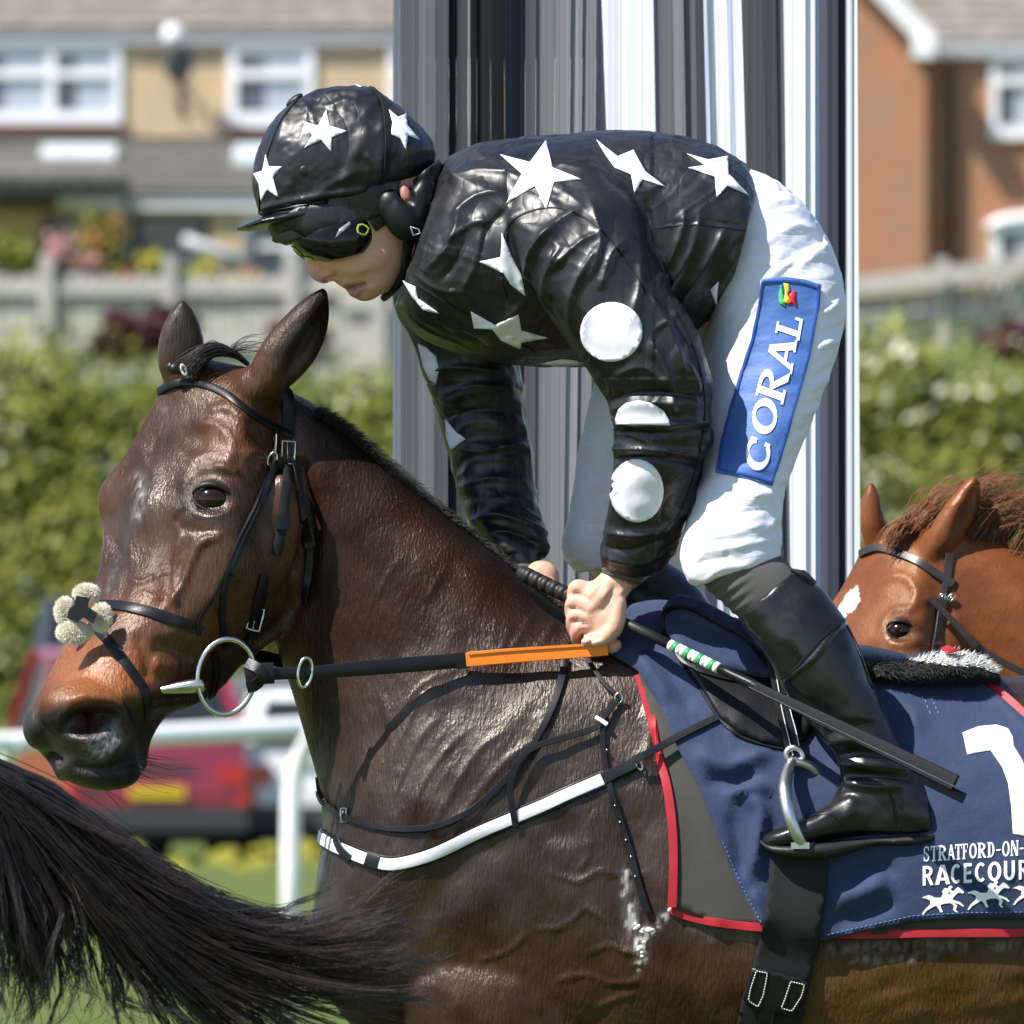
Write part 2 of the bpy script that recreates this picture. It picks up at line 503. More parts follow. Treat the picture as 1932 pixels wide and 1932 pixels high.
M['hair'] = mat('black_hair', (.010, .008, .008), .42, .5, var=[((60, 60, 60), (.04, .022, .014), .45, .75, .6)])
M['tailhair'] = mat('tail_hair', (.012, .008, .007), .42, .5, var=[((7, 7, 7), (.055, .030, .022), .45, .72, .7), ((90, 90, 90), (.003, .003, .003), .5, .75, .7)])
M['chesthair'] = mat('chestnut_hair', (.20, .075, .03), .5, .35, var=[((50, 50, 50), (.38, .20, .11), .4, .8, .7)])
M['leather'] = mat('black_leather', (.004, .004, .005), .40, .3, bump=[(400, .3, .0006, 2)], var=[((60, 60, 60), (.012, .011, .010), .55, .8, .5)])
M['blackrubber'] = mat('black_rubber', (.012, .012, .012), .5, .4, bump=[((300, 300, 300), .3, .001, 2)])
M['boot'] = mat('boot_leather', (.006, .006, .007), .24, .45, coat=.1, coat_r=.15, bump=[((26, 26, 26), .28, .006, 3), (300, .08, .0006, 2)], rvar=((22, 22, 22), .22, .44), var=[((130, 130, 130), (.06, .05, .04), .66, .8, .4)])
M['satin'] = mat('black_satin', (.009, .009, .011), .33, .5, aniso=.3, bump=[((20, 20, 5), .18, .010, 2, (.3, .6, 0)), ((110, 110, 20), .12, .003, 2, (.2, .7, 0)), ((1500, 1500, 1500), .15, .0004, 1)], rvar=((30, 30, 30), .34, .50), crease=[((13, 13, 4), .45, .020, (.3, .6, 0)), ((38, 38, 9), .28, .007, (.5, .3, .4))])
M['seam'] = mat('black_thread_seam', (.006, .006, .007), .6, .3, bump=[((700, 700, 700), .5, .001, 1)])
M['satinwhite'] = mat('white_satin', (.72, .72, .80), .38, .5, bump=[((40, 40, 20), .25, .006, 2), ((900, 900, 900), .08, .0004, 1)])
M['breeches'] = mat('white_breeches', (.68, .68, .75), .62, .3, crease=[((9, 9, 30), .22, .016, (.2, -.55, 0)), ((26, 26, 70), .2, .005, (.5, -.3, 0))], bump=[((30, 30, 30), .16, .006, 3, (.2, .5, .3)), ((700, 700, 700), .1, .0004, 1)])
M['bluepatch'] = mat('blue_patch', (.060, .135, .36), .55, .35, bump=[((50, 50, 90), .3, .004, 2)], var=[((20, 20, 20), (.03, .10, .36), .4, .7, .6)])
M['bluedark'] = mat('dark_blue_stitch', (.015, .06, .27), .55, .3)
M['letter'] = mat('white_embroidery', (.74, .76, .80), .5, .4, bump=[((500, 500, 500), .5, .001, 2)])
M['print'] = mat('white_print', (.78, .79, .80), .5, .4, bump=[((300, 300, 300), .15, .0005, 2)])
M['navy'] = mat('navy_cloth', (.018, .030, .078), .72, .25, sheen=.15, bump=[((24, 24, 24), .35, .008, 3), ((900, 900, 900), .25, .0006, 1)], var=[((260, 260, 260), (.034, .052, .11), .45, .8, .5), ((9, 9, 9), (.013, .023, .065), .45, .7, .5)])
M['greypad'] = mat('grey_felt', (.062, .060, .052), .9, .15, bump=[((700, 700, 700), .3, .001, 2)], var=[((12, 12, 12), (.045, .044, .04), .4, .7, .6)])
M['red'] = mat('red_binding', (.36, .012, .022), .55, .35, bump=[((700, 700, 700), .3, .001, 1)], var=[((18, 18, 18), (.24, .008, .014), .45, .7, .5)])
M['web'] = mat('black_webbing', (.012, .012, .013), .8, .25, bump=[((900, 200, 900), .4, .001, 1)])
M['elastic'] = mat('white_elastic', (.68, .68, .74), .6, .3, bump=[((200, 1400, 1400), .4, .001, 1)], var=[((20, 20, 20), (.58, .58, .63), .45, .75, .6)])
M['orange'] = mat('orange_rubber_grip', (.80, .20, .012), .5, .4, bump=[((900, 300, 300), .4, .001, 1)])
M['steel'] = mat('polished_steel', (.55, .55, .52), .25, .5, metal=1.0, rvar=((60, 60, 60), .16, .36))
M['steeldull'] = mat('worn_alloy', (.55, .56, .58), .38, .5, metal=1.0, bump=[((90, 90, 90), .15, .002, 2)])
M['fleece'] = mat('cream_sheepskin', (.88, .83, .70), .9, .1, sheen=.2)
M['fleeceblack'] = mat('black_fleece', (.012, .012, .013), .85, .2, sheen=.2)
M['fleecewhite'] = mat('white_fleece', (.75, .74, .71), .9, .1, sheen=.3)
M['skin'] = mat('skin', attr='coat', rough=.52, spec=.35, bump=[((700, 700, 700), .3, .0008, 2), ((160, 160, 160), .15, .002, 3)], var=[((260, 260, 260), (.42, .20, .14), .56, .75, .35), ((60, 60, 60), (.66, .36, .28), .5, .75, .35)])
M['lens'] = mat('dark_goggle_lens', (.004, .004, .004), .14, .3)
M['lime'] = mat('lime_plastic', (.42, .50, .03), .3, .5)
M['eyeball'] = mat('dark_eye', (.012, .006, .004), .12, .35, var=[((60, 60, 60), (.03, .012, .006), .5, .7, .7)])
M['sock'] = mat('grey_sock', (.095, .092, .088), .85, .15, bump=[((900, 900, 900), .25, .0006, 1)])
M['sockdark'] = mat('dark_sock', (.02, .02, .022), .8, .2, bump=[((60, 60, 300), .5, .002, 1)])
M['foam'] = mat('white_lather', (.74, .74, .72), .5, .4, bump=[((300, 300, 300), .6, .002, 3)])
M['green'] = mat('green_tape', (.02, .30, .09), .45, .4)
M['whitetape'] = mat('white_tape', (.72, .74, .72), .45, .4)
M['gum'] = mat('lip', (.42, .12, .11), .3, .5)
# ------------------------------------------------------------------ ground (one sheet to the horizon)
def struct(o): o['kind'] = 'structure'; return o
M['grass'] = mat('grass', (.085, .115, .030), .9, .1, var=[((3, 3, 3), (.13, .155, .04), .4, .7, .7), ((.5, .5, .5), (.05, .075, .02), .45, .7, .5)], bump=[((40, 40, 40), .6, .03, 3)])
gb = MB(); gb.add([(-400, -60, 0), (400, -60, 0), (400, 1500, 0), (-400, 1500, 0)], [[0, 1, 2, 3]])
struct(gb.build('ground', M['grass']))
# ------------------------------------------------------------------ the background: bank, gardens, houses, hedge, cars, rail
def brickmat(name, c1, c2, mortar, rough=.9):
    m = bpy.data.materials.new(name); m.use_nodes = True; t = m.node_tree; N = t.nodes.new; L = t.links.new
    p = t.nodes['Principled BSDF']; p.inputs['Roughness'].default_value = rough; p.inputs['Specular IOR Level'].default_value = .2
    co = N('ShaderNodeTexCoord'); sp = N('ShaderNodeSeparateXYZ'); cb = N('ShaderNodeCombineXYZ'); L(co.outputs['Object'], sp.inputs[0]); L(sp.outputs[0], cb.inputs[0]); L(sp.outputs[2], cb.inputs[1])
    br = N('ShaderNodeTexBrick'); br.inputs['Scale'].default_value = 1.0; br.inputs['Brick Width'].default_value = .225; br.inputs['Row Height'].default_value = .075; br.inputs['Mortar Size'].default_value = .006
    br.inputs['Color1'].default_value = (*c1, 1); br.inputs['Color2'].default_value = (*c2, 1); br.inputs['Mortar'].default_value = (*mortar, 1); L(cb.outputs[0], br.inputs['Vector'])
    nt = N('ShaderNodeTexNoise'); nt.inputs['Scale'].default_value = 1.6; nt.inputs['Detail'].default_value = 4; L(co.outputs['Object'], nt.inputs['Vector'])
    mr = N('ShaderNodeMapRange'); mr.inputs[1].default_value = .35; mr.inputs[2].default_value = .7; mr.inputs[4].default_value = .8; L(nt.outputs['Fac'], mr.inputs[0])
    mx = N('ShaderNodeMix'); mx.data_type = 'RGBA'; L(mr.outputs[0], mx.inputs[0]); L(br.outputs['Color'], mx.inputs[6]); mx.inputs[7].default_value = (*[a * .78 for a in mortar], 1); L(mx.outputs[2], p.inputs['Base Color'])
    bp_ = N('ShaderNodeBump'); bp_.inputs['Distance'].default_value = .01; L(br.outputs['Fac'], bp_.inputs['Height']); bp_.invert = True; L(bp_.outputs[0], p.inputs['Normal'])
    return m
M['ybrick'] = brickmat('yellow_brick', (.60, .43, .25), (.50, .34, .19), (.58, .48, .36))
M['rbrick'] = brickmat('red_brick', (.46, .19, .10), (.40, .155, .08), (.44, .28, .19))
M['rsill'] = mat('red_brick_sill', (.42, .13, .07), .85, .2)
M['tile'] = mat('roof_tile', (.20, .17, .145), .85, .2, var=[((3, 3, 3), (.36, .33, .29), .5, .75, .7), ((9, 9, 9), (.10, .085, .075), .5, .75, .6)])
M['tiled'] = mat('dark_tile', (.12, .11, .10), .8, .2, var=[((4, 4, 4), (.2, .19, .17), .5, .75, .6)])
M['upvc'] = mat('white_upvc', (.80, .81, .83), .4, .5)
M['fascia'] = mat('grey_fascia', (.42, .44, .47), .5, .4)
M['glass'] = mat('window_glass', (.035, .055, .085), .06, .6, var=[((1.2, 1.2, 1.2), (.10, .13, .17), .4, .7, .7)])
M['curtain'] = mat('net_curtain', (.42, .46, .52), .8, .2, var=[((14, 2, 2), (.3, .34, .4), .4, .7, .6)])
M['darkmetal'] = mat('dark_metal', (.05, .052, .058), .5, .4)
M['brownpipe'] = mat('brown_downpipe', (.05, .035, .03), .5, .4)
M['wood'] = mat('weathered_wood', (.48, .45, .41), .9, .15, var=[((3, 3, 20), (.24, .22, .2), .4, .7, .6), ((1, 1, 1), (.58, .55, .50), .5, .8, .6)])
M['leafg'] = mat('hedge_leaf', (.165, .185, .028), .6, .25, var=[((.9, .9, .9), (.26, .265, .055), .42, .68, .85), ((2.5, 2.5, 2.5), (.045, .062, .012), .47, .7, .75)])
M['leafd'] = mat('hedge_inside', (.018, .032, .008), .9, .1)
M['leafr'] = mat('copper_leaf', (.075, .02, .025), .6, .3)
M['bloom'] = mat('cream_blossom', (.62, .60, .44), .8, .2)
M['yflower'] = mat('yellow_flower', (.46, .40, .06), .7, .2)
M['pink'] = mat('pink_flower', (.50, .22, .24), .7, .2)
M['oflower'] = mat('orange_flower', (.55, .26, .10), .7, .2)
M['whiterail'] = mat('white_plastic_rail', (.82, .83, .84), .35, .5)

# bank that carries the gardens
gb = MB(); rows = [(142, 0.004), (156, .25), (166, 1.6), (176, 4.0), (184, 4.7), (230, 4.9), (320, 6.0), (600, 12), (1200, 30)]
v = []; f = []
for i, (Y, z) in enumerate(rows):
    for j, X in enumerate(np.linspace(-260, 260, 27)): v.append((X, Y, z + (.18 * math.sin(X * .21 + i) if 0 < i < 6 else 0)))
for i in range(len(rows) - 1):
    for j in range(26): f.append([i * 27 + j, i * 27 + j + 1, (i + 1) * 27 + j + 1, (i + 1) * 27 + j])
gb.add(v, f); struct(gb.build('bank', M['grass'], None, True))

def wbox(mb, x0, x1, y0, y1, Y0, Y1):
    """box whose front face at depth Y0 covers the given reference rectangle"""
    a = W(x0, y1, Y0); b = W(x1, y0, Y0); mb.box(a.x, b.x, Y0, Y1, a.z, b.z); return mb
def part(name, m, parent, *boxes):
    b = MB()
    for q in boxes: wbox(b, *q)
    return b.build(name, m, parent)
def window(parent, x0, x1, y0, y1, Y, cols, rows_, fr=9, deep=.12, curtain=True, m=None):
    """cols and rows_ list pane boundaries in reference units"""
    w = part('window', M['upvc'] if m is None else m, parent, *([(x0, x1, y0, y0 + fr, Y, Y + deep), (x0, x1, y1 - fr * 1.6, y1, Y - .03, Y + deep)] + [(c - fr / 2, c + fr / 2, y0 + fr, y1 - fr * 1.6, Y, Y + deep) for c in cols] + [(x0 + fr, x1 - fr, r - fr / 2 - .0, r + fr / 2, Y - .012, Y + deep) for r in rows_] + [(x0, x0 + fr, y0 + fr, y1 - fr * 1.6, Y, Y + deep), (x1 - fr, x1, y0 + fr, y1 - fr * 1.6, Y, Y + deep)]))
    xs = [x0 + fr] + [c for c in cols] + [x1 - fr]; ys = [y0 + fr] + list(rows_) + [y1 - fr * 1.6]
    for i in range(len(xs) - 1):
        for j in range(len(ys) - 1):
            part('pane', M['glass'], w, (xs[i] + 1, xs[i + 1] - 1, ys[j] + 1, ys[j + 1] - 1, Y + .05, Y + .06))
            if curtain: part('curtain', M['curtain'], w, (xs[i] + (xs[i + 1] - xs[i]) * .42, xs[i + 1] - 1, ys[j] + 2, ys[j + 1] - 1, Y + .042, Y + .047))
    return w
def tiled_roof(name, m, parent, x0, x1, ye, yr, Ye, Yr, rows_=14, tilew=.30):
    """stepped tile courses from the eaves (ye at depth Ye) to the ridge (yr at depth Yr)"""
    a = W(x0, ye, Ye); b = W(x1, ye, Ye); r = W(x0, yr, Yr); bm_ = MB(); n = int((b.x - a.x) / tilew)
    r_ = MB()
    p0, p1 = Vector((a.x, Ye, a.z - .06)), Vector((b.x, Ye, a.z - .06)); q0, q1 = Vector((a.x, Yr, r.z - .06)), Vector((b.x, Yr, r.z - .06))
    r_.add([p0, p1, q1, q0], [[0, 1, 2, 3]]); ro = r_.build(name, m, parent)
    rs = random.Random(4)
    for i in range(rows_):
        t0, t1 = i / rows_, (i + 1.15) / rows_; c = MB()
        for j in range(n):
            xa = a.x + j * tilew + (tilew / 2 if i % 2 else 0); xb = xa + tilew * .97; dz = rs.uniform(0, .018)
            c.hexa([(xa, Ye + (Yr - Ye) * t0, a.z + (r.z - a.z) * t0 + dz), (xb, Ye + (Yr - Ye) * t0, a.z + (r.z - a.z) * t0 + dz), (xb, Ye + (Yr - Ye) * t1, a.z + (r.z - a.z) * t1 + dz - .03), (xa, Ye + (Yr - Ye) * t1, a.z + (r.z - a.z) * t1 + dz - .03),
                    (xa, Ye + (Yr - Ye) * t0, a.z + (r.z - a.z) * t0 + dz + .045), (xb, Ye + (Yr - Ye) * t0, a.z + (r.z - a.z) * t0 + dz + .045), (xb, Ye + (Yr - Ye) * t1, a.z + (r.z - a.z) * t1 + dz + .01), (xa, Ye + (Yr - Ye) * t1, a.z + (r.z - a.z) * t1 + dz + .01)])
        co_t = c.build('tile_course', m, ro); co_t['kind'] = 'stuff'
    return ro
HY = 195.0
hl = thing('house', 'yellow brick house with white windows and a satellite dish, behind the rider’s cap'.replace('’s', ''), 'house', (-3, HY, 4.8))
part('wall', M['ybrick'], hl, (-420, 1010, 78, 560, HY, HY + 7))
tiled_roof('roof', M['tile'], hl, -440, 1030, 56, -170, HY - .13, HY + 3.5, 12)
part('gutter', M['fascia'], hl, (-430, 1020, 57, 82, HY - .11, HY - .02))
for a in ((-70, 229, 86, 233), (430, 593, 86, 239), (733, 890, 86, 239)):
    window(hl, *a, HY - .06, [97] if a[0] < 0 else [], [139], 17 if a[0] > 0 else 15)
    part('window_sill', M['rsill'], hl, (a[0], a[1], a[3] + 1, a[3] + 15, HY - .05, HY + .02))
b = MB(); c = W(336, 118, HY - .35); b.ell(c, (.19, .06, .26), Matrix.Rotation(.35, 3, 'Z'), 18, 10); b.tube([c, W(334, 90, HY - .8)], .018, 6); b.tube([W(338, 128, HY - .45), W(340, 150, HY), W(341, 215, HY - .03)], .035, 6); b.build('satellite_dish', M['darkmetal'], hl, True)
b = MB(); b.ell(W(326, 66, HY - .6), (.13, .1, .13), None, 14, 8); b.build('vent_cap', M['upvc'], hl, True)
# lean-to extension
part('lean_to_flashing', M['darkmetal'], hl, (-420, 1010, 258, 276, HY - .12, HY - .005))
tiled_roof('lean_to_roof', M['tiled'], hl, -420, 1010, 366, 270, HY - 3.16, HY - .05, 9)
for a in ((76, 216), (440, 560)):
    p0, p1 = W(a[0], 318, HY - 1.75), W(a[1], 318, HY - 1.75); q0 = W(a[0], 290, HY - .75)
    b = MB(); b.hexa([(p0.x, p0.y, p0.z + .0), (p1.x, p0.y, p0.z), (p1.x, q0.y, q0.z), (p0.x, q0.y, q0.z), (p0.x, p0.y, p0.z + .12), (p1.x, p0.y, p0.z + .12), (p1.x, q0.y, q0.z + .12), (p0.x, q0.y, q0.z + .12)]); b.build('skylight', mat('skylight_glass', (.5, .58, .58), .2, .5), hl)
part('lean_to_gutter', M['upvc'], hl, (110, 1010, 368, 394, HY - 3.13, HY - 3.02))
part('lean_to_wall', M['ybrick'], hl, (-420, 78, 392, 560, HY - 3.0, HY - .01), (396, 458, 392, 560, HY - 3.0, HY - .01), (640, 1010, 392, 560, HY - 3.0, HY - .01), (78, 396, 392, 404, HY - 3.0, HY - .01), (458, 640, 392, 402, HY - 3.0, HY - .01))
window(hl, 80, 395, 402, 556, HY - 2.95, [190, 245], [], 11, .1, False, M['darkmetal'])
window(hl, 458, 640, 402, 556, HY - 2.95, [545], [462], 15, .1, False)
# dark porch roof in front
pr = MB(); e0, e1 = W(-420, 372, HY - 5.2), W(246, 372, HY - 5.2); f0, f1 = W(-420, 312, HY - 3.3), W(205, 312, HY - 3.3)
pr.hexa([e0, e1, f1, f0, e0 + Vector((0, 0, .28)), e1 + Vector((0, 0, .28)), f1 + Vector((0, 0, .1)), f0 + Vector((0, 0, .1))]); pr.build('porch_roof', M['tiled'], hl)
for j in range(14): part('porch_tile', M['tiled'], hl, (-250 + j * 35, -221 + j * 35, 328, 345, HY - 5.28, HY - 5.19))
part('porch_post', M['darkmetal'], hl, (234, 248, 372, 640, HY - 5.15, HY - 5.0))
# right house
hr = thing('house', 'red brick house with white gable trim and brown downpipe at the right edge', 'house', (6, HY - 4, 4.8))
RY = HY - 4
part('wall', M['rbrick'], hr, (1400, 1748, 96, 560, RY, RY + 8), (1750, 2300, 96, 560, RY + .3, RY + 8))
b = MB(); P_ = [W(x_, y_, RY) for x_, y_ in ((1400, 95.5), (1746, 95.5), (1478, -190), (1400, -190))]; b.hexa([*P_, *[p + Vector((0, .35, 0)) for p in P_]]); b.build('gable', M['rbrick'], hr)
b = MB()
for (xa, ya), (xb, yb), w_ in (((1480, -190), (1742, 92), 34),):
    p, q_ = W(xa, ya, RY - .35), W(xb, yb, RY - .35); dv = (q_ - p).normalized(); nn = Vector((dv.z, 0, -dv.x)) * (w_ * .0066)
    b.hexa([p, q_, q_ + Vector((0, .3, 0)), p + Vector((0, .3, 0)), p - nn, q_ - nn, q_ - nn + Vector((0, .3, 0)), p - nn + Vector((0, .3, 0))])
b.build('bargeboard', M['upvc'], hr)
part('eaves_end', M['upvc'], hr, (1722, 1764, 72, 108, RY - .4, RY + .2))
tiled_roof('roof', M['tile'], hr, 1560, 2310, 86, -160, RY + .37, RY + 4.2, 12)
part('gutter', M['fascia'], hr, (1764, 2310, 84, 106, RY + .17, RY + .28))
b = MB(); b.tube([W(1796, 100, RY + .15), W(1793, 130, RY + .2), W(1793, 560, RY + .2)], .05, 8); b.build('downpipe', M['brownpipe'], hr, True)
window(hr, 1868, 2060, 110, 262, RY + .24, [1960], [152], 15); part('window_sill', M['rsill'], hr, (1868, 2060, 263, 274, RY + .26, RY + .31))
window(hr, 1868, 2060, 418, 545, RY + .24, [1960], [], 20)
b = MB(); P = [W(1868 + 96 - 96 * math.cos(t), 432 - 22 * math.sin(t), RY + .23) for t in np.linspace(0, math.pi, 14)]; b.tube(P, .07, 8); b.build('window_arch', M['upvc'], hr, True)

# ---- wooden fences on the bank
def fence(label, x0, x1, top, bot, Y, slope=0.0, gap=0, post=180, sh=0, w_=26):
    fo_ = thing('fence', label, 'fence', tuple(W((x0 + x1) / 2, bot, Y))); rs = random.Random(int(x0 + Y))
    x_ = x0
    while x_ < x1:
        e = min(x1, x_ + w_ * rs.uniform(.9, 1.1)); dy = slope * (x_ - x0) + rs.uniform(-3, 3)
        part('board', M['wood'], fo_, (x_, e - gap - 1.5, top + dy, bot, Y + rs.uniform(0, .02), Y + .05)); x_ = e
    for k_, x_ in enumerate(np.arange(x0 + sh, x1, post)):
        dy = slope * (x_ - x0); part('post', M['wood'], fo_, (x_, x_ + 24, top + dy - 38, bot, Y - .12, Y - .005))
    for fy in (.18, .7):
        a, b_ = W(x0, top + (bot - top) * fy, Y - .07), W(x1, top + (bot - top) * fy + slope * (x1 - x0), Y - .07); b = MB(); b.hexa([a, b_, b_ + Vector((0, .06, 0)), a + Vector((0, .06, 0)), a + Vector((0, 0, .12)), b_ + Vector((0, 0, .12)), b_ + Vector((0, .06, .12)), a + Vector((0, .06, .12))]); b.build('fence_rail', M['wood'], fo_)
fence('grey weathered garden fence above the left hedge', -260, 640, 520, 720, 180, 0, 3, 232, 335)
fence('pale plank fence beside the left edge of the striped boards', 642, 960, 545, 760, 178, 0, 0, 150, 60, 30)
fence('low grey fence in front of the red brick house', 1560, 2200, 545, 660, 178, -.10, 5, 150, 205)
b = MB(); a, c = W(1560, 555, 177.7), W(2200, 480, 177.7); b.hexa([a, c, c + Vector((0, .1, 0)), a + Vector((0, .1, 0)), a + Vector((0, 0, .16)), c + Vector((0, 0, .16)), c + Vector((0, .1, .16)), a + Vector((0, .1, .16))])
ho_ = b.build('handrail', M['wood']); tag(ho_, 'long sloping timber handrail over the low grey fence', 'handrail')
# ---- garden flowers
def bush(name, label, cat, x, y, Y, r, n, m, m2=None, seed=0, sq=1.0, group=None, leaf=.055):
    rs = np.random.RandomState(seed); t = thing(name, label, cat, tuple(W(x, y, Y)), group); c = W(x, y, Y); b = MB(); b2 = MB()
    for i in range(n):
        v_ = rs.normal(0, 1, 3); v_ /= np.linalg.norm(v_); rad = r * rs.uniform(.5, 1) * (1 + .3 * math.sin(v_[0] * 5 + v_[2] * 4 + seed)); p = c + Vector((v_[0] * rad, v_[1] * rad * .6, v_[2] * rad * sq)); nrm = (Vector(v_) + Vector(rs.normal(0, .6, 3))).normalized(); u = nrm.orthogonal().normalized() * leaf * rs.uniform(.6, 1.4); w2 = nrm.cross(u)
        (b2 if (m2 is not None and rs.rand() < .35) else b).add([p + u, p + w2 * .7, p - u, p - w2 * .7], [[0, 1, 2, 3]])
    b.build('foliage', m, t)
    if m2 is not None: b2.build('blossom', m2, t)
    s_ = MB(); s_.tube([c, c - Vector((0, 0, r * 1.6))], [.03, .04], 6); s_.build('stem', M['leafd'], t)
bush('shrub', 'green rose shrub with pink blooms above the fence near the left edge', 'shrub', 190, 455, 188, .36, 900, M['leafg'], M['oflower'], 1, 1.0)
bush('rose_bush', 'pink rose bush leaning over the left fence', 'rose bush', 115, 470, 186, .2, 350, M['pink'], M['bloom'], 2)
bush('rose_bush', 'deep pink rose clump on top of the left fence', 'rose bush', 165, 498, 181.5, .16, 260, M['pink'], M['leafg'], 3, .6)
bush('shrub', 'yellow flowering shrub between the garden posts', 'shrub', 285, 498, 184, .17, 300, M['yflower'], M['leafg'], 4)
bush('shrub', 'yellow flower clump nearest the rider cap peak', 'shrub', 388, 520, 184, .2, 350, M['yflower'], M['leafg'], 5, 1.1)
bush('shrub', 'orange flower clump right of the dark garden chair', 'shrub', 470, 535, 183, .2, 300, M['oflower'], M['yflower'], 6, .8)
bush('shrub', 'small orange flowers on the fence rail', 'shrub', 225, 528, 182, .16, 240, M['oflower'], M['leafg'], 7, .7)
bush('shrub', 'dark copper leaved shrub spilling over the left fence', 'shrub', 270, 632, 176, .55, 1500, M['leafr'], None, 8, .55, None, .07)
bush('shrub', 'copper leaved shrub on the hedge by the pale plank fence', 'shrub', 560, 640, 176, .34, 700, M['leafr'], None, 9, .7, None, .07)
bush('shrub', 'dark red leaved shrub at the right edge below the fence', 'shrub', 1905, 650, 170, .4, 900, M['leafr'], None, 10, .6, None, .07)
bush('shrub', 'dark green low bush in front of the lean-to wall', 'shrub', 25, 478, 187, .42, 700, M['leafg'], None, 11, .5)
ch_ = thing('garden_chair', 'dark garden chair with pale folded parasol pole behind the fence', 'garden chair', tuple(W(455, 540, 186)))
part('seat', M['darkmetal'], ch_, (405, 490, 496, 512, 186, 186.5)); part('backrest', M['darkmetal'], ch_, (470, 488, 440, 500, 186.4, 186.5)); part('leg', M['darkmetal'], ch_, (408, 415, 512, 560, 186, 186.06)); part('leg', M['darkmetal'], ch_, (482, 489, 512, 560, 186, 186.06))
b = MB(); b.tube([W(345, 452, 185), W(400, 470, 185), W(470, 500, 185)], .07, 8); pl_ = b.build('parasol_pole', M['fascia'], None, True); tag(pl_, 'pale grey parasol pole leaning across the garden', 'pole')

# ---- hedge
def hedge(name, label, x0, x1, tops, Y, n, seed, bloom=0, bl_top=.3):
    """tops: list of (x, y) of the upper outline in reference units"""
    rs = np.random.RandomState(seed); t = thing(name, label, 'hedge', tuple(W((x0 + x1) / 2, 1350, Y)))
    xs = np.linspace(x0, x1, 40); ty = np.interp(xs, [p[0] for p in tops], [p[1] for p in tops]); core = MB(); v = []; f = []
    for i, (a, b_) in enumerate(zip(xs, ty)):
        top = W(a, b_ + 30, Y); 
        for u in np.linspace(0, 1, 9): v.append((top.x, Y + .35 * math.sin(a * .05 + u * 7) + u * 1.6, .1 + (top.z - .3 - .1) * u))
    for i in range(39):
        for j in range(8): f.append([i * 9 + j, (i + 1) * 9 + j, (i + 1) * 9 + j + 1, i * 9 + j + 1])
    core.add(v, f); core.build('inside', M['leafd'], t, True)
    b = MB(); bl = MB()
    k = np.random.RandomState(seed + 1)
    cl = [(k.uniform(x0, x1), k.rand() ** .8, k.uniform(.35, .8)) for _ in range(n // 60)]
    for (cx_, cu, cr) in cl:
        tp = np.interp(cx_, [p[0] for p in tops], [p[1] for p in tops]); zt = W(cx_, tp, Y).z; c = Vector((W(cx_, 0, Y).x, Y - .1 + cu * 1.3 + rs.uniform(-.35, .25), .2 + (zt - .4) * cu))
        isb = bloom and rs.rand() < bloom * (1 if cu > bl_top else .25)
        for _ in range(60):
            v_ = rs.normal(0, 1, 3); v_ /= np.linalg.norm(v_); p = c + Vector(v_ * cr * np.array([1, .6, .75]) * rs.uniform(.6, 1)); nrm = (Vector(v_) + Vector((0, -.3, .4)) + Vector(rs.normal(0, .5, 3))).normalized(); u = nrm.orthogonal().normalized() * rs.uniform(.04, .085); w2 = nrm.cross(u)
            (bl if (isb and rs.rand() < .5 and v_[2] > -.2) else b).add([p + u, p + w2 * .6, p - u, p - w2 * .6], [[0, 1, 2, 3]])
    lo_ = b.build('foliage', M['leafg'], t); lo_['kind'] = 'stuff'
    if len(bl.v): bo = bl.build('blossom', M['bloom'], t); bo['kind'] = 'stuff'
hedge('hedge', 'thick sunlit green hedge behind the bay horse head', -330, 860, [(-330, 620), (0, 630), (110, 625), (240, 680), (400, 670), (520, 640), (640, 675), (860, 700)], 163, 34000, 1, .05)
hedge('hedge', 'green hedge with cream blossom above the chestnut horse', 1480, 2300, [(1480, 600), (1630, 615), (1760, 620), (1850, 650), (1932, 670), (2300, 700)], 163, 21000, 2, .3, .8)
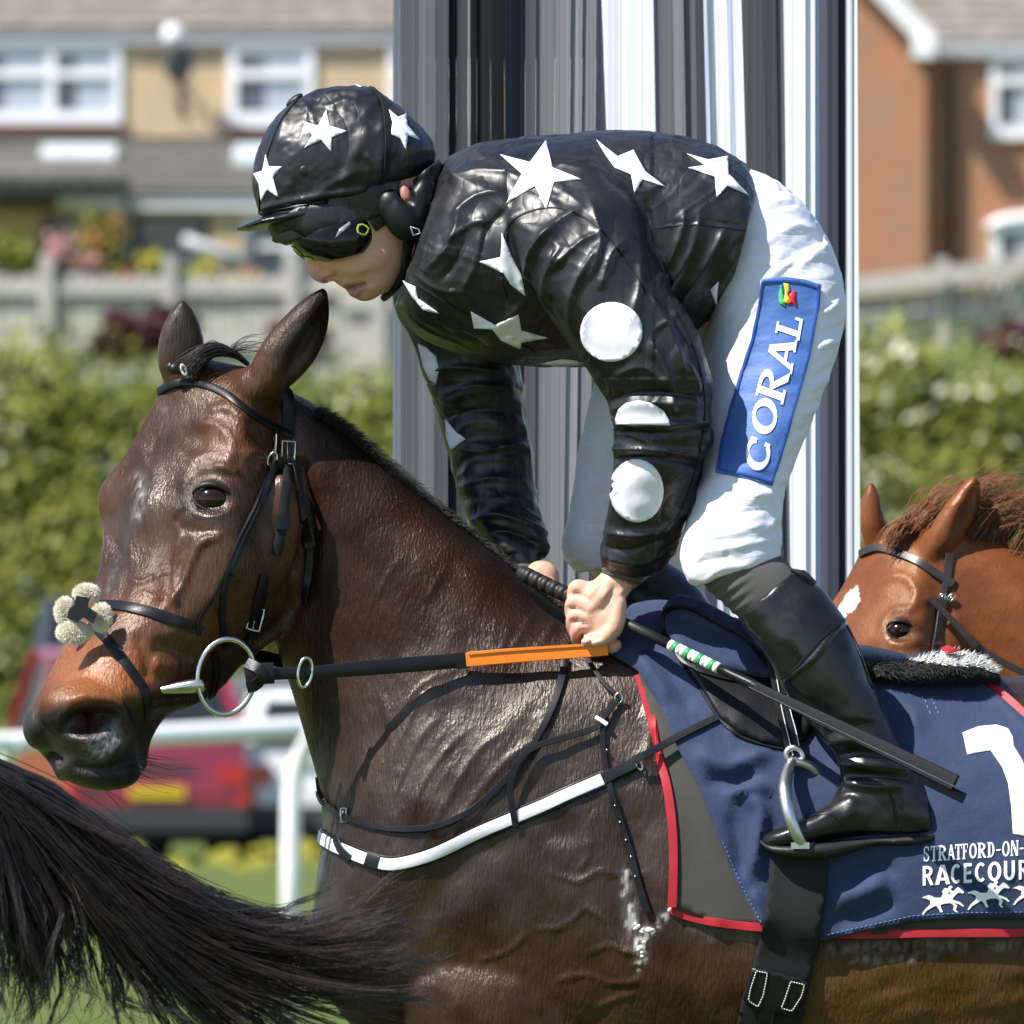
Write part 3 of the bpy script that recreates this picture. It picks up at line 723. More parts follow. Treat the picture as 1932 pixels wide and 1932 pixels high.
# ---- parked cars
M['redpaint'] = mat('red_car_paint', (.27, .010, .030), .25, .5, coat=.8, coat_r=.05)
M['whitepaint'] = mat('white_car_paint', (.78, .79, .80), .3, .5, coat=.6)
M['silverpaint'] = mat('silver_car_paint', (.16, .18, .20), .45, .4, coat=.2)
M['blackpaint'] = mat('black_car_paint', (.012, .013, .016), .25, .5, coat=.8)
M['greyplastic'] = mat('grey_plastic', (.055, .055, .06), .6, .4)
M['tyre'] = mat('tyre_rubber', (.015, .015, .016), .85, .2)
M['taillamp'] = mat('red_lamp_glass', (.55, .01, .015), .15, .6, coat=.5)
M['plate'] = mat('yellow_plate', (.75, .52, .02), .4, .4)
M['carglass'] = mat('car_glass', (.02, .025, .03), .2, .3)
def car(name, label, x, Y, rot, paint, Wd=1.8, L=4.3, H=1.7, z0=0.0, bonnet=True, plate=True, belt=1.0):
    """x: reference unit of the middle of the rear; rot: heading of the car away from the camera"""
    base = W(x, 0, Y); t = thing(name, label, 'car', (base.x, Y, z0)); Rm = Matrix.Rotation(rot, 4, 'Z')
    def tr(p): return Vector((base.x, Y, z0)) + Rm @ Vector(p)
    def put(nm, mbx, m, parent=t, sm=False):
        mbx.v = [tuple(tr(p)) for p in mbx.v]; return mbx.build(nm, m, parent, sm)
    h = Wd / 2; b = MB(); ring_ = []
    prof = [(0, .42, .62, .96), (.06, .30, belt - .05, 1.0), (.25, .26, belt, 1.0), (L * .45, .26, (belt + 1) / 2, 1.0), (L * .72, .26, .98, 1.0), (L * .95, .30, .84, .96), (L, .42, .70, .85)]
    v = []; f = []
    for yy, zb, zt, wf in prof:
        for a, c in ((-1, zb), (-1.0, zb + .2), (-.98, zt - .12), (-.90, zt), (0, zt + .03), (.90, zt), (.98, zt - .12), (1.0, zb + .2), (1, zb), (0, zb)): v.append((a * h * wf, yy, c))
    n = 10
    for i in range(len(prof) - 1):
        for j in range(n): f.append([i * n + j, i * n + (j + 1) % n, (i + 1) * n + (j + 1) % n, (i + 1) * n + j])
    f.append(list(range(n))); f.append([(len(prof) - 1) * n + j for j in range(n)][::-1]); b.add(v, f); body = put('body', b, paint, t, False)
    # cabin
    b = MB(); rz = H; y0, y1 = .02, L * .70; v = [(-h * .92, y0, belt - .06), (h * .92, y0, belt - .06), (h * .92, y1, .96), (-h * .92, y1, .96), (-h * .74, y0 + .42, rz), (h * .74, y0 + .42, rz), (h * .74, y1 - .75, rz), (-h * .74, y1 - .75, rz)]
    b.add(v, [[0, 1, 5, 4], [1, 2, 6, 5], [2, 3, 7, 6], [3, 0, 4, 7]]); put('window', b, M['carglass'])
    b = MB(); b.hexa([(-h * .76, y0 + .36, rz - .03), (h * .76, y0 + .36, rz - .03), (h * .76, y1 - .7, rz - .03), (-h * .76, y1 - .7, rz - .03), (-h * .70, y0 + .5, rz + .05), (h * .70, y0 + .5, rz + .05), (h * .70, y1 - .85, rz + .05), (-h * .70, y1 - .85, rz + .05)]); put('roof', b, paint)
    for s in (-1, 1):
        for (ya, za, xa), (yb, zb_, xb) in (((y0 - .01, belt - .07, .93), (y0 + .42, rz, .75)), ((y1, .96, .93), (y1 - .75, rz, .75)), ((L * .34, .95, .93), (L * .34, rz, .75))):
            b = MB(); b.tube([(s * h * xa, ya, za), (s * h * xb, yb, zb_)], .055, 6); put('pillar', b, paint)
        b = MB(); b.box(*sorted((s * h * .70, s * h * .97)), -.03, .12, .72, .90); put('tail_light', b, M['taillamp'])
        b = MB(); b.box(*sorted((s * h * .86, s * h * .98)), -.015, .10, .52, .70); put('tail_light', b, M['taillamp'])
        b = MB(); b.box(*sorted((s * h * .99, s * h * 1.10)), L * .62, L * .68, .98, 1.12); put('mirror', b, paint)
        for yy in (L * .19, L * .81):
            b = MB(); P = [(s * h * .80, yy, .32), (s * h * .99, yy, .32)]; b.tube(P, .32, 20); w_ = put('wheel', b, M['tyre'], t, False)
            b = MB(); b.tube([(s * h * .985, yy, .32), (s * h * 1.0, yy, .32)], .2, 16); put('rim', b, M['steeldull'], w_)
    b = MB(); b.box(-h * .97, h * .97, -.09, .1, .30, .52); put('bumper', b, M['greyplastic'])
    b = MB(); b.box(-h * .9, h * .9, -.04, .08, .18, .30); put('bumper_skirt', b, M['tyre'])
    if plate: b = MB(); b.box(-.26, .26, -.03, .02, .60, .71); put('number_plate', b, M['plate'])
    b = MB(); b.box(-.35, .35, .0, .03, .86, .90); put('boot_handle', b, M['greyplastic'])
    return t
car('car', 'dark red car parked behind the rail under the bay horse muzzle', 296, 139, R_(14), M['redpaint'], 1.74, 4.2, 1.95, belt=1.3)
car('car', 'white car parked beside the dark red car, partly hidden by the bay neck', 640, 141, R_(4), M['whitepaint'], 1.8, 4.4, 1.55, 0, True, False, belt=1.15)
car('car', 'silver car parked behind the white car near the bit ring', 520, 148, R_(-35), M['silverpaint'], 1.8, 4.4, 1.62, .12, True, False)
car('car', 'black car parked by the hedge left of the sheepskin noseband', 235, 152, R_(4), M['blackpaint'], 1.85, 4.4, 1.75, .75, True, False)
# ---- running rail
rail = thing('running_rail', 'white plastic running rail with curved posts along the course', 'rail', tuple(W(300, 1900, 59)))
RYY = 59
b = MB(); b.tube([W(x_, 1401 - (x_ - 20) * .050, RYY + x_ * .002) for x_ in np.linspace(-400, 2300, 24)], .050, 12); b.build('top_rail', M['whiterail'], rail, True)
for x_ in (-545, 22, 590, 1158, 1726):
    y_ = 1401 - (x_ - 20) * .050; b = MB()
    tz = lambda a, b_, c: W(x_ + a, y_ + b_, RYY + c)
    g = W(x_ - 42, 1900, RYY + .25); g.z = 0
    b.tube([tz(8, 0, .0), tz(2, 14, .1), tz(-14, 40, .2), tz(-32, 80, .25), tz(-40, 130, .25), tz(-42, 260, .25), g], .046, 10); b.build('post', M['whiterail'], rail, True)
fl_ = MB(); rs = np.random.RandomState(3)
for i in range(600):
    X, Y = rs.uniform(-9, 9), rs.uniform(118, 137); 
    if vnoise(np.array([X * .5]), np.array([Y * .2]), np.array([0.]), 2)[0] < -.1: continue
    s = rs.uniform(.03, .06); z = rs.uniform(.08, .22); fl_.add([(X - s, Y, z), (X + s, Y, z), (X + s, Y, z + s * 1.5), (X - s, Y, z + s * 1.5)], [[0, 1, 2, 3]])
fo_ = fl_.build('buttercups', M['yflower']); fo_['kind'] = 'stuff'; tag(fo_, 'yellow buttercups in the grass in front of the parked cars', 'flowers')
# ---- upright boards standing in for a band of stretched vertical streaks
SY = 2.3
board = thing('streak_boards', 'upright boards standing in for stretched black, grey and white streaks behind the rider', 'screen', tuple(W(1180, 1900, SY)))
SL = [ # x at the top edge, x at height 1150, colour
 (741, 741, (.14, .155, .19)), (757, 757, (.10, .105, .115)), (790, 786, (.135, .14, .15)), (822, 815, (.085, .088, .098)), (847, 842, (.012, .012, .014)), (861, 862, (.06, .062, .068)), (882, 884, (.30, .30, .31)), (887, 888, (.010, .011, .012)), (899, 905, (.016, .020, .022)), (925, 935, (.012, .014, .016)),
 (951, 962, (.008, .010, .022)), (991, 988, (.085, .080, .10)), (1012, 1004, (.16, .165, .175)), (1048, 1026, (.20, .20, .215)), (1078, 1046, (.26, .25, .27)), (1100, 1068, (.18, .18, .19)), (1126, 1094, (.045, .045, .06)), (1135, 1220, (.80, .80, .84)), (1182, 1248, (.84, .84, .84)), (1233, 1272, (.07, .05, .09)), (1240, 1286, (.13, .13, .14)),
 (1268, 1310, (.21, .21, .22)), (1290, 1330, (.12, .12, .135)), (1312, 1352, (.06, .06, .085)), (1326, 1380, (.62, .66, .82)), (1334, 1396, (.84, .84, .85)), (1372, 1430, (.55, .60, .80)), (1380, 1438, (.83, .83, .85)), (1399, 1468, (.075, .078, .085)), (1440, 1484, (.055, .058, .068)), (1464, 1496, (.09, .095, .11)), (1478, 1506, (.83, .83, .85)),
 (1520, 1522, (.82, .82, .84)), (1538, 1540, (.50, .54, .76)), (1547, 1552, (.09, .095, .12)), (1562, 1566, (.05, .055, .075)), (1582, 1584, (.028, .03, .045)), (1595, 1595, (.82, .82, .85)), (1604, 1604, (.66, .70, .84)), (1608, 1609, (.83, .83, .85)), (1618, 1630, None)]
rs = random.Random(2)
for i in range(len(SL) - 1):
    a0, a1, c = SL[i]; b0, b1 = SL[i + 1][:2]; a1 = a0 + (a1 - a0) * .5; b1 = b0 + (b1 - b0) * .5; yt, yb = -260, 3300
    ex = lambda t, u, y_: t + (u - t) * min(y_, 1150) / 1150.0 if y_ > 0 else t + (u - t) * y_ / 1150.0 * .3
    th = rs.uniform(0, .012); g = .8
    b = MB(); v = []
    for y_ in (yt, 0, 1150, yb):
        for Yd in (SY + th, SY + .05):
            for X_ in (ex(a0, a1, y_) + .25, ex(b0, b1, y_) - .25): 
                p = W(X_, y_, SY); p.y = Yd; p.z = max(p.z, .0); v.append(p)
    f = []
    for k in range(3):
        o = k * 4; f += [[o, o + 1, o + 5, o + 4], [o + 3, o + 2, o + 6, o + 7], [o + 2, o, o + 4, o + 6], [o + 1, o + 3, o + 7, o + 5]]
    f += [[0, 2, 3, 1], [12, 13, 15, 14]]; b.add(v, f)
    d = tuple(q_ * .72 for q_ in c); l = tuple(min(.86, q_ * 1.25 + .004) for q_ in c)
    b.build('board', mat('painted_board', tuple(q_ * (.62 if max(c) < .03 else 1) for q_ in c), .6, .12, var=[((160, 1, .25), d, .42, .6, .8), ((420, 1, .15), l, .5, .64, .8)]), board)
for z_ in (.5, 1.6, 2.5):
    b = MB(); b.box(W(745, 0, SY).x, W(1620, 0, SY).x, SY + .052, SY + .10, z_, z_ + .09); b.build('batten', M['wood'], board)
# ------------------------------------------------------------------ the bay horse
bay = thing('horse', 'sweating dark bay racehorse under the rider in black star silks', 'horse', (0.4, 0, 0))
mb = MB()
# neck and barrel: crest / underline pairs, half width, centre depth
loft(mb, F0, [
 (505, 735, 455, 1010, 70, 40), (565, 745, 505, 1175, 88, 48), (640, 797, 545, 1290, 98, 42), (740, 885, 578, 1400, 108, 28), (850, 977, 602, 1490, 128, 10),
 (960, 1064, 608, 1580, 160, 0), (1060, 1148, 592, 1700, 198, 0), (1140, 1164, 592, 1820, 228, 0), (1250, 1146, 690, 1960, 250, 0),
 (1400, 1182, 930, 2080, 285, 0), (1600, 1235, 1330, 2140, 330, 0), (1900, 1275, 1850, 2150, 372, 0), (2300, 1240, 2330, 2080, 365, 0),
 (2680, 1180, 2660, 2000, 330, 0), (2930, 1290, 2880, 1900, 250, 0), (3040, 1480, 3000, 1720, 110, 0)], 6, 48, 2.15)
# shoulder, breast and forearm muscle
blob(mb, F0, 1010, 1560, -120, 190, 330, 118, 24)
blob(mb, F0, 1010, 1560, 120, 190, 330, 118, 24)
blob(mb, F0, 1160, 1520, -150, 150, 270, 85, 18)
blob(mb, F0, 1130, 1830, -165, 190, 150, 105, 20)
blob(mb, F0, 790, 1760, -95, 170, 170, 110, 10)
blob(mb, F0, 760, 1770, 95, 170, 170, 110, 10)
for dx, dd in ((0, -150), (-110, 150)):
    loft(mb, F0, [(840 + dx, 1690, 1120 + dx, 1730, 50, dd * .5), (790 + dx, 1780, 1180 + dx, 1830, 98, dd * .85), (762 + dx, 1890, 1160 + dx, 1960, 108, dd), (800 + dx, 2100, 1070 + dx, 2130, 88, dd), (850 + dx, 2400, 1020 + dx, 2400, 70, dd),
     (862 + dx, 2680, 1012 + dx, 2690, 62, dd), (880 + dx, 2800, 990 + dx, 2800, 52, dd), (893 + dx, 2900, 968 + dx, 2900, 36, dd), (893 + dx, 3130, 962 + dx, 3130, 34, dd),
     (872 + dx, 3215, 972 + dx, 3225, 46, dd), (838 + dx, 3290, 922 + dx, 3315, 40, dd), (800 + dx, 3352, 925 + dx, 3362, 58, dd), (768 + dx, 3438, 935 + dx, 3438, 72, dd)], 4, 24)
for dx, dd in ((0, -150), (-160, 150)):
    loft(mb, F0, [(2420 + dx, 1700, 2990 + dx, 1650, 140, dd), (2480 + dx, 2000, 2960 + dx, 1950, 130, dd), (2610 + dx, 2260, 2930 + dx, 2250, 95, dd), (2760 + dx, 2480, 2960 + dx, 2470, 66, dd),
     (2830 + dx, 2640, 2985 + dx, 2620, 58, dd), (2850 + dx, 2780, 2940 + dx, 2770, 42, dd), (2830 + dx, 3100, 2910 + dx, 3100, 38, dd), (2805 + dx, 3215, 2910 + dx, 3225, 48, dd),
     (2770 + dx, 3290, 2855 + dx, 3315, 42, dd), (2730 + dx, 3352, 2860 + dx, 3362, 60, dd), (2700 + dx, 3438, 2865 + dx, 3438, 74, dd)], 4, 24)
# head, turned towards the camera: outline pairs from poll to chin with the near relief
HEADSEC = [
 (372, 672, 500, 700,   60,  40,  20,   0,  10,  40, 120),
 (322, 690, 552, 765,   70,  20, -20, -48, -10,  60, 150),
 (286, 765, 566, 860,   85,  10, -50, -86, -36,  60, 160),
 (238, 850, 575, 960,  100,   0, -75,-110, -52,  62, 170),
 (184, 925, 580, 1045, 120, -10, -92,-130, -64,  60, 180),
 (190, 985, 578, 1120, 105, -30,-105,-134, -70,  52, 170),
 (192, 1030, 555, 1180, 70, -58,-118,-130, -74,  40, 150),
 (184, 1085, 500, 1222, 30, -92,-138,-134, -80,  20, 130),
 (160, 1140, 452, 1262, 0, -118,-155,-142, -90,  -5, 110),
 (125, 1210, 420, 1300,-30, -140,-172,-156, -106,  -35, 90),
 (88, 1285, 372, 1330, -50, -155,-195,-190,-150,  -80, 85),
 (58, 1338, 318, 1352, -60, -165,-215,-212,-170, -100, 80),
 (53, 1372, 288, 1400, -62, -165,-215,-215,-175, -110, 76),
 (72, 1412, 284, 1432, -70, -150,-195,-205,-175, -115, 70),
 (96, 1440, 276, 1455, -85, -140,-175,-185,-165, -120, 60),
 (112, 1472, 240, 1478,-110, -140,-155,-158,-150, -125, 30)]
HS = [0, -10, -30, -45, -55] + [-60] * 11      # the head is carried a little to the near side
HEADSEC = [(*r[:4], *[a + h_ for a in r[4:10]], r[10] + max(0, -h_) * .8) for r, h_ in zip(HEADSEC, HS)]
relief(mb, F0, HEADSEC, 6, 30)
blob(mb, F0, 190, 1445, -195, 84, 46, 55, 8)                      # chin
blob(mb, F0, 490, 1030, -92, 75, 140, 34, 20)                     # cheek
blob(mb, F0, 168, 1340, -225, 92, 58, 60, 4)                      # near nostril wing
blob(mb, F0, 80, 1370, -155, 34, 46, 60, 0)                        # far nostril wing
# ears
def ear(mb, base, tip, w, dep, thick, bend=0.0, fr=F0):
    b = np.array(base, float); t = np.array(tip, float); ax = t - b; L = np.hypot(*ax); ax /= L; nx = np.array([-ax[1], ax[0]])
    rows = []
    for u, f, o in ((-.12, .55, 0), (0, .72, 0), (.15, .92, .02), (.35, 1.0, .05), (.55, .92, .07), (.75, .70, .06), (.9, .40, .03), (1.0, .10, 0)):
        c = b + ax * L * u + nx * (bend * o * L); a = c - nx * w * f / 2; d = c + nx * w * f / 2
        rows.append((a[0], a[1], d[0], d[1], thick * (0.35 + .65 * f), dep))
    loft(mb, fr, rows, 5, 24)
ear(mb, (340, 720), (343, 564), 92, 48, 34)
ear(mb, (502, 722), (614, 546), 102, -62, 36, .5)
blob(mb, F0, 488, 730, -35, 62, 45, 50, -40)
bay_me = remesh(mb, 0.0046, 10)
q0 = F0.inv(get_co(bay_me))
def bay_fn(q, near):
    x, y, d = q.T
    h = ridges(q, near, [
      ([(430, 1010), (380, 1030), (345, 1110), (300, 1165)], 8, 9), ([(345, 1000), (332, 1080), (330, 1180)], 4.5, 6), ([(300, 1085), (270, 1100), (240, 1088)], 4.5, 5), ([(325, 1075), (300, 1082)], 4, 4), ([(332, 1120), (300, 1128), (268, 1112)], 4, 4), ([(355, 1190), (338, 1160), (334, 1120)], 5, 4), ([(470, 1010), (440, 1080), (400, 1150)], 22, 5), ([(268, 985), (246, 1050), (222, 1120)], 10, 5), ([(300, 800), (285, 870), (280, 930)], 9, -4), ([(470, 800), (500, 850), (510, 910)], 16, -7), ([(390, 780), (430, 770), (470, 800)], 10, 5),
      ([(330, 960), (318, 1040), (318, 1140), (330, 1190)], 16, -7), ([(440, 860), (520, 870), (545, 950)], 14, 6), ([(405, 880), (455, 895)], 8, 6),
      ([(350, 820), (400, 800), (440, 840), (420, 890), (370, 880)], 10, 5), ([(250, 830), (290, 900), (262, 1000), (232, 1080)], 14, 6), ([(210, 1000), (240, 1080), (215, 1160)], 12, -5),
      ([(285, 1215), (340, 1230), (385, 1235)], 18, -8), ([(290, 1250), (345, 1262)], 14, 8), ([(262, 1190), (280, 1240), (285, 1290)], 10, -6),
      ([(120, 1330), (175, 1315), (230, 1330), (240, 1372), (215, 1420), (185, 1440)], 11, 10), ([(240, 1310), (275, 1380), (283, 1440)], 14, -7),
      ([(135, 1442), (200, 1452), (262, 1432)], 8, -9), ([(278, 1325), (330, 1318), (380, 1300)], 9, -10),
      ([(358, 960), (370, 926), (400, 907), (432, 917), (450, 944)], 6, 5), ([(346, 955), (360, 908), (400, 886), (444, 898), (466, 932)], 8, 4), ([(360, 962), (385, 976), (422, 973), (448, 950)], 6, 3), ([(335, 930), (380, 868), (450, 872)], 14, 5), ([(330, 985), (360, 1000), (420, 1005)], 10, -4), ([(352, 962), (340, 975), (330, 990)], 6, -4),
      ([(570, 880), (588, 980), (580, 1090), (540, 1170), (490, 1212)], 15, -16, 1),
      # neck wrinkles and shoulder folds
      ([(735, 1590), (745, 1500), (790, 1400), (850, 1330)], 5.8, 2.9), ([(760, 1600), (790, 1500), (840, 1420), (900, 1360)], 5.8, 2.9), ([(790, 1610), (850, 1500), (900, 1420), (960, 1370)], 6.5, 3.4),
      ([(840, 1590), (900, 1500), (950, 1440), (1010, 1390)], 6.5, 2.9), ([(745, 1420), (790, 1330), (830, 1290)], 5.0, 2.5), ([(760, 1340), (800, 1290), (870, 1260)], 4.3, 2.1), ([(720, 1300), (740, 1400), (735, 1500)], 6.5, 2.5),
      ([(700, 1150), (730, 1090), (760, 1050)], 4.3, 1.7), ([(800, 1140), (830, 1090), (845, 1060)], 4.3, 1.7), ([(960, 1230), (990, 1190), (1000, 1160)], 5.8, 2.5), ([(1000, 1240), (1030, 1200), (1050, 1165)], 5.8, 2.5), ([(1040, 1250), (1070, 1215), (1085, 1180)], 5.8, 2.5),
      ([(920, 1260), (950, 1215), (960, 1170)], 5.8, 2.1), ([(740, 1840), (770, 1740), (860, 1640), (960, 1560)], 40, -9), ([(1160, 1500), (1190, 1650), (1170, 1800)], 35, -10),
      ([(1010, 1450), (1050, 1520), (1060, 1600)], 30, -5),
      # veins
      ([(1030, 1640), (1090, 1660), (1130, 1640), (1180, 1650), (1230, 1640)], 4.5, 3.6), ([(1090, 1700), (1140, 1735), (1170, 1790), (1230, 1780)], 4.5, 3.6), ([(1100, 1800), (1150, 1780), (1190, 1800)], 4, 3),
      ([(1090, 1640), (1110, 1610), (1105, 1580)], 4.5, 3.6), ([(1000, 1750), (1060, 1745), (1110, 1700)], 4.5, 3), ([(1040, 1850), (1100, 1835), (1150, 1850), (1220, 1845)], 4.5, 3.6), ([(1120, 1900), (1160, 1880), (1200, 1870)], 4.5, 3.6),
      ([(900, 1810), (960, 1790), (1000, 1750)], 4.5, 3), ([(1210, 1450), (1225, 1380), (1215, 1320)], 8, 5)])
    nk = sstep(640, 760, x) * (1 - sstep(1230, 1300, x)) * near
    # loose skin on neck and shoulder, running up and to the right
    u = (x * .78 + y * .62) / 26.0; w = (x * -.62 + y * .78) / 130.0
    rg = 1 - np.abs(vnoise(u, w, d * 0, 5)); fold = sstep(1250, 1330, y) * (1 - sstep(1560, 1650, y))
    h += nk * fold * (rg - .6) * 2.4 * (1 - sstep(1000, 1090, x))
    h += nk * (vnoise(x / 45, y / 60, d / 60, 7)) * 2.2 * sstep(900, 1100, y)
    h += near * sstep(1800, 1850, y) * sstep(1480, 1600, x) * (vnoise(x / 60 + y / 80, y / 30, d * 0, 9)) * 2.5
    h += near * .7 * fbm(x / 26, y / 40, d / 30, 2, 3) * (1 - sstep(1300, 1500, x))
    # eye socket, nostrils, ear cup, mouth corner
    h += dents(q, near, [(402, 942, 36, 24, 10, -8, .5), (178, 1360, 48, 25, -12, -44, .35), (168, 1368, 30, 16, -14, -30, .3), (108, 1432, 16, 10, 30, -14, .4),
                         (585, 650, 20, 78, 33, -18, .5), (345, 655, 30, 60, 0, -6, .6), (365, 830, 26, 26, 0, -8, .6)])
    return h
deform(bay_me, F0, bay_fn)
# coat colours
co = F0.inv(get_co(bay_me)); x, y, d = co.T
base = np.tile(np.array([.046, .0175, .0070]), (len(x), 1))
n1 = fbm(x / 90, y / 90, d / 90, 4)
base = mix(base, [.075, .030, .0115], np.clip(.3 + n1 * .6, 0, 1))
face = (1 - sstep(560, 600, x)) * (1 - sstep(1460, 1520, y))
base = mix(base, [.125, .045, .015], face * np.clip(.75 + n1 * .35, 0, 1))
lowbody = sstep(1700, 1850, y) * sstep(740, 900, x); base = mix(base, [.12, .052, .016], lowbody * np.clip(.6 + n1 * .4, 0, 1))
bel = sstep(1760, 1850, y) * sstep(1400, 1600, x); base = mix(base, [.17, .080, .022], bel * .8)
_, _ = 0, 0
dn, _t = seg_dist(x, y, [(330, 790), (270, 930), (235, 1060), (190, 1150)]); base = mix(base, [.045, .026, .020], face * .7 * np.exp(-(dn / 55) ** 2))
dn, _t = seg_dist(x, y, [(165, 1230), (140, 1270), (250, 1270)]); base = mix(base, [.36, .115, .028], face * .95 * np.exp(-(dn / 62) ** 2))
dn, _t = seg_dist(x, y, [(170, 1180), (300, 1150)]); base = mix(base, [.20, .070, .024], face * .8 * np.exp(-(dn / 40) ** 2))
dn, _t = seg_dist(x, y, [(540, 830), (520, 880), (430, 830)]); base = mix(base, [.20, .066, .02], face * .7 * np.exp(-(dn / 40) ** 2))
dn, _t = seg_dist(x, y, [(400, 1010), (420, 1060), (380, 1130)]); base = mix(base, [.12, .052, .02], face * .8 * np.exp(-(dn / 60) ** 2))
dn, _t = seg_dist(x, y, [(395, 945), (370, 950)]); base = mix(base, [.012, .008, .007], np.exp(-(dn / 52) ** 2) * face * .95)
mz = np.maximum(sstep(1318, 1345, y + (x - 150) * .04 + n1 * 10), np.exp(-((x - 300) / 30) ** 2) * sstep(1290, 1340, y)) * (1 - sstep(380, 460, x))
base = mix(base, [.022, .020, .020], mz * (1 - sstep(1500, 1520, y)))
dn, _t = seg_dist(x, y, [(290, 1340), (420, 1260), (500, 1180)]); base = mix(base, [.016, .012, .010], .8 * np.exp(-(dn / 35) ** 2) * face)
dn, _t = seg_dist(x, y, [(150, 1362), (180, 1355)]); base = mix(base, [.16, .035, .04], .0 * dn + np.exp(-(dn / 16) ** 2) * .75 * (d > -250))
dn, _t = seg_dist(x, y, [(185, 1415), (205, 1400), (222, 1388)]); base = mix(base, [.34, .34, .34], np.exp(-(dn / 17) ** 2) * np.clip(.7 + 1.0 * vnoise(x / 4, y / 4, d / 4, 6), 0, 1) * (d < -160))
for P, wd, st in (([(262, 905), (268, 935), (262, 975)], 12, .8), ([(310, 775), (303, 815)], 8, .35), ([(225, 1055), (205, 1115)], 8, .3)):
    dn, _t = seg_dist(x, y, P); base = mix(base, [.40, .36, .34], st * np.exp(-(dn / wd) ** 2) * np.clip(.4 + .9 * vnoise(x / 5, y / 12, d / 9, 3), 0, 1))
earm = np.maximum(np.exp(-(seg_dist(x, y, [(340, 700), (343, 570)])[0] / 50) ** 2), 0) * (y < 705); base = mix(base, [.030, .023, .020], earm)
earn = np.exp(-(seg_dist(x, y, [(545, 660), (612, 548)])[0] / 38) ** 2) * (y < 720); base = mix(base, [.016, .012, .011], earn)
crest = seg_dist(x, y, [(560, 745), (640, 797), (740, 885), (850, 977), (960, 1064), (1060, 1148)])[0]
base = mix(base, [.012, .009, .008], np.exp(-(crest / 40) ** 2) * (x > 540))
for P, wd, st in (([(1178, 1640), (1183, 1700), (1192, 1750), (1212, 1800)], 11, 1.0), ([(1200, 1735), (1225, 1750), (1262, 1722)], 9, .9), ([(1215, 1760), (1210, 1800), (1200, 1830)], 7, .9), ([(1560, 1786), (1700, 1776), (1932, 1778)], 10, .45), ([(1600, 1810), (1760, 1800)], 8, .5), ([(1290, 1745), (1420, 1772)], 12, .25)):
    dn, _t = seg_dist(x + 7 * vnoise(x / 14, y / 14, d / 14, 71), y + 7 * vnoise(x / 14, y / 14, d / 14, 72), P); sw = np.abs(vnoise(x / 5, y / 22, d / 9, 73)); base = mix(base, [.52, .52, .50], st * np.exp(-(dn / wd) ** 2) * np.clip(1.15 - 2.2 * sw, 0, 1) * (d < -60))
leg = sstep(2300, 2700, y); base = mix(base, [.012, .010, .009], leg)
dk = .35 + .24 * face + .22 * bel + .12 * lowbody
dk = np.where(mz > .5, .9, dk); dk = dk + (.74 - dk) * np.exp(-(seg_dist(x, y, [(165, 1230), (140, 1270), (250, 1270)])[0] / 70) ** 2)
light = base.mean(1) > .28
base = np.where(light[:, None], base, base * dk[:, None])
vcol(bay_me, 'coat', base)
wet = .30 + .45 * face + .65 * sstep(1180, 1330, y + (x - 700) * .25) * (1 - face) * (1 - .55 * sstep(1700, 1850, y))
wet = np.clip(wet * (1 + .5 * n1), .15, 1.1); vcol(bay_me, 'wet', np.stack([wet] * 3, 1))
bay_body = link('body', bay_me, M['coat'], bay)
S_bay = Surf(bay_body)
# eye
def horse_eye(parent, x, y, r, rot, fr, surf, lidc):
    l, n, ok = surf.hit(x, y)
    c = Vector(l) + Vector((0, r * .44, 0)) * fr.s
    e = MB(); e.ell(c, (r * fr.s, r * .80 * fr.s, r * .84 * fr.s), None, 28, 18); e.build('eye', M['eyeball'], parent, True)
    ca, sa = math.cos(R_(rot)), math.sin(R_(rot))
    for up, nm in ((-1, 'upper_eyelid'), (1, 'lower_eyelid')):
        P = []; rr = []
        for t in np.linspace(0, math.pi, 15):
            a = -math.cos(t) * r * 1.16; b = up * math.sin(t) * r * (.80 if up < 0 else .66)
            px, py = x + a * ca - b * sa, y + a * sa + b * ca
            dd = math.sqrt(max(0, 1 - (a / (r * 1.25)) ** 2 - (b / (r * 1.1)) ** 2)) * r * .78
            base_ = c + Vector(((px - x) * fr.s, -dd * fr.s - .0005, -(py - y) * fr.s)); P.append(base_)
            rr.append((2.2 + 3.2 * math.sin(t)) * fr.s * (1.15 if up < 0 else .8) * r / 36)
        e = MB(); e.tube(P, rr, 8); e.build(nm, lidc, parent, True)
M['lid'] = mat('eyelid_skin', (.010, .008, .007), .45, .4, bump=[((200, 200, 200), .3, .001, 2)])
horse_eye(bay, 402, 942, 34, 14, F0, S_bay, M['lid'])
# ------------------------------------------------------------------ the rider
jock = thing('person', 'jockey in black silks with white stars, leaning forward in the saddle over the bay horse', 'person', (0.25, 0, 1.4))
# body: one continuous figure, mostly under the clothes
mb = MB()
HD = -20
loft(mb, F0, [(640, 180, 700, 175, 40, HD), (560, 250, 775, 225, 92, HD), (518, 330, 800, 290, 104, HD), (520, 400, 806, 345, 104, HD), (548, 448, 800, 392, 98, HD), (582, 482, 792, 425, 90, HD),
              (604, 508, 786, 455, 84, HD), (630, 531, 780, 482, 76, HD), (650, 545, 768, 508, 66, HD), (674, 557, 752, 534, 54, HD), (692, 564, 738, 550, 36, HD)], 5, 32, 2.3)
limb(mb, F0, [(588, 470, HD - 8, 15), (590, 492, HD - 9, 15), (600, 513, HD - 8, 17), (612, 522, HD - 10, 15)], 4)
blob(mb, F0, 623, 522, HD - 28, 15, 11, 12, -10)                   # nostril wing
blob(mb, F0, 697, 548, HD - 8, 30, 19, 34, -25)                    # chin
blob(mb, F0, 664, 541, HD - 14, 15, 7, 36, 6)                      # upper lip
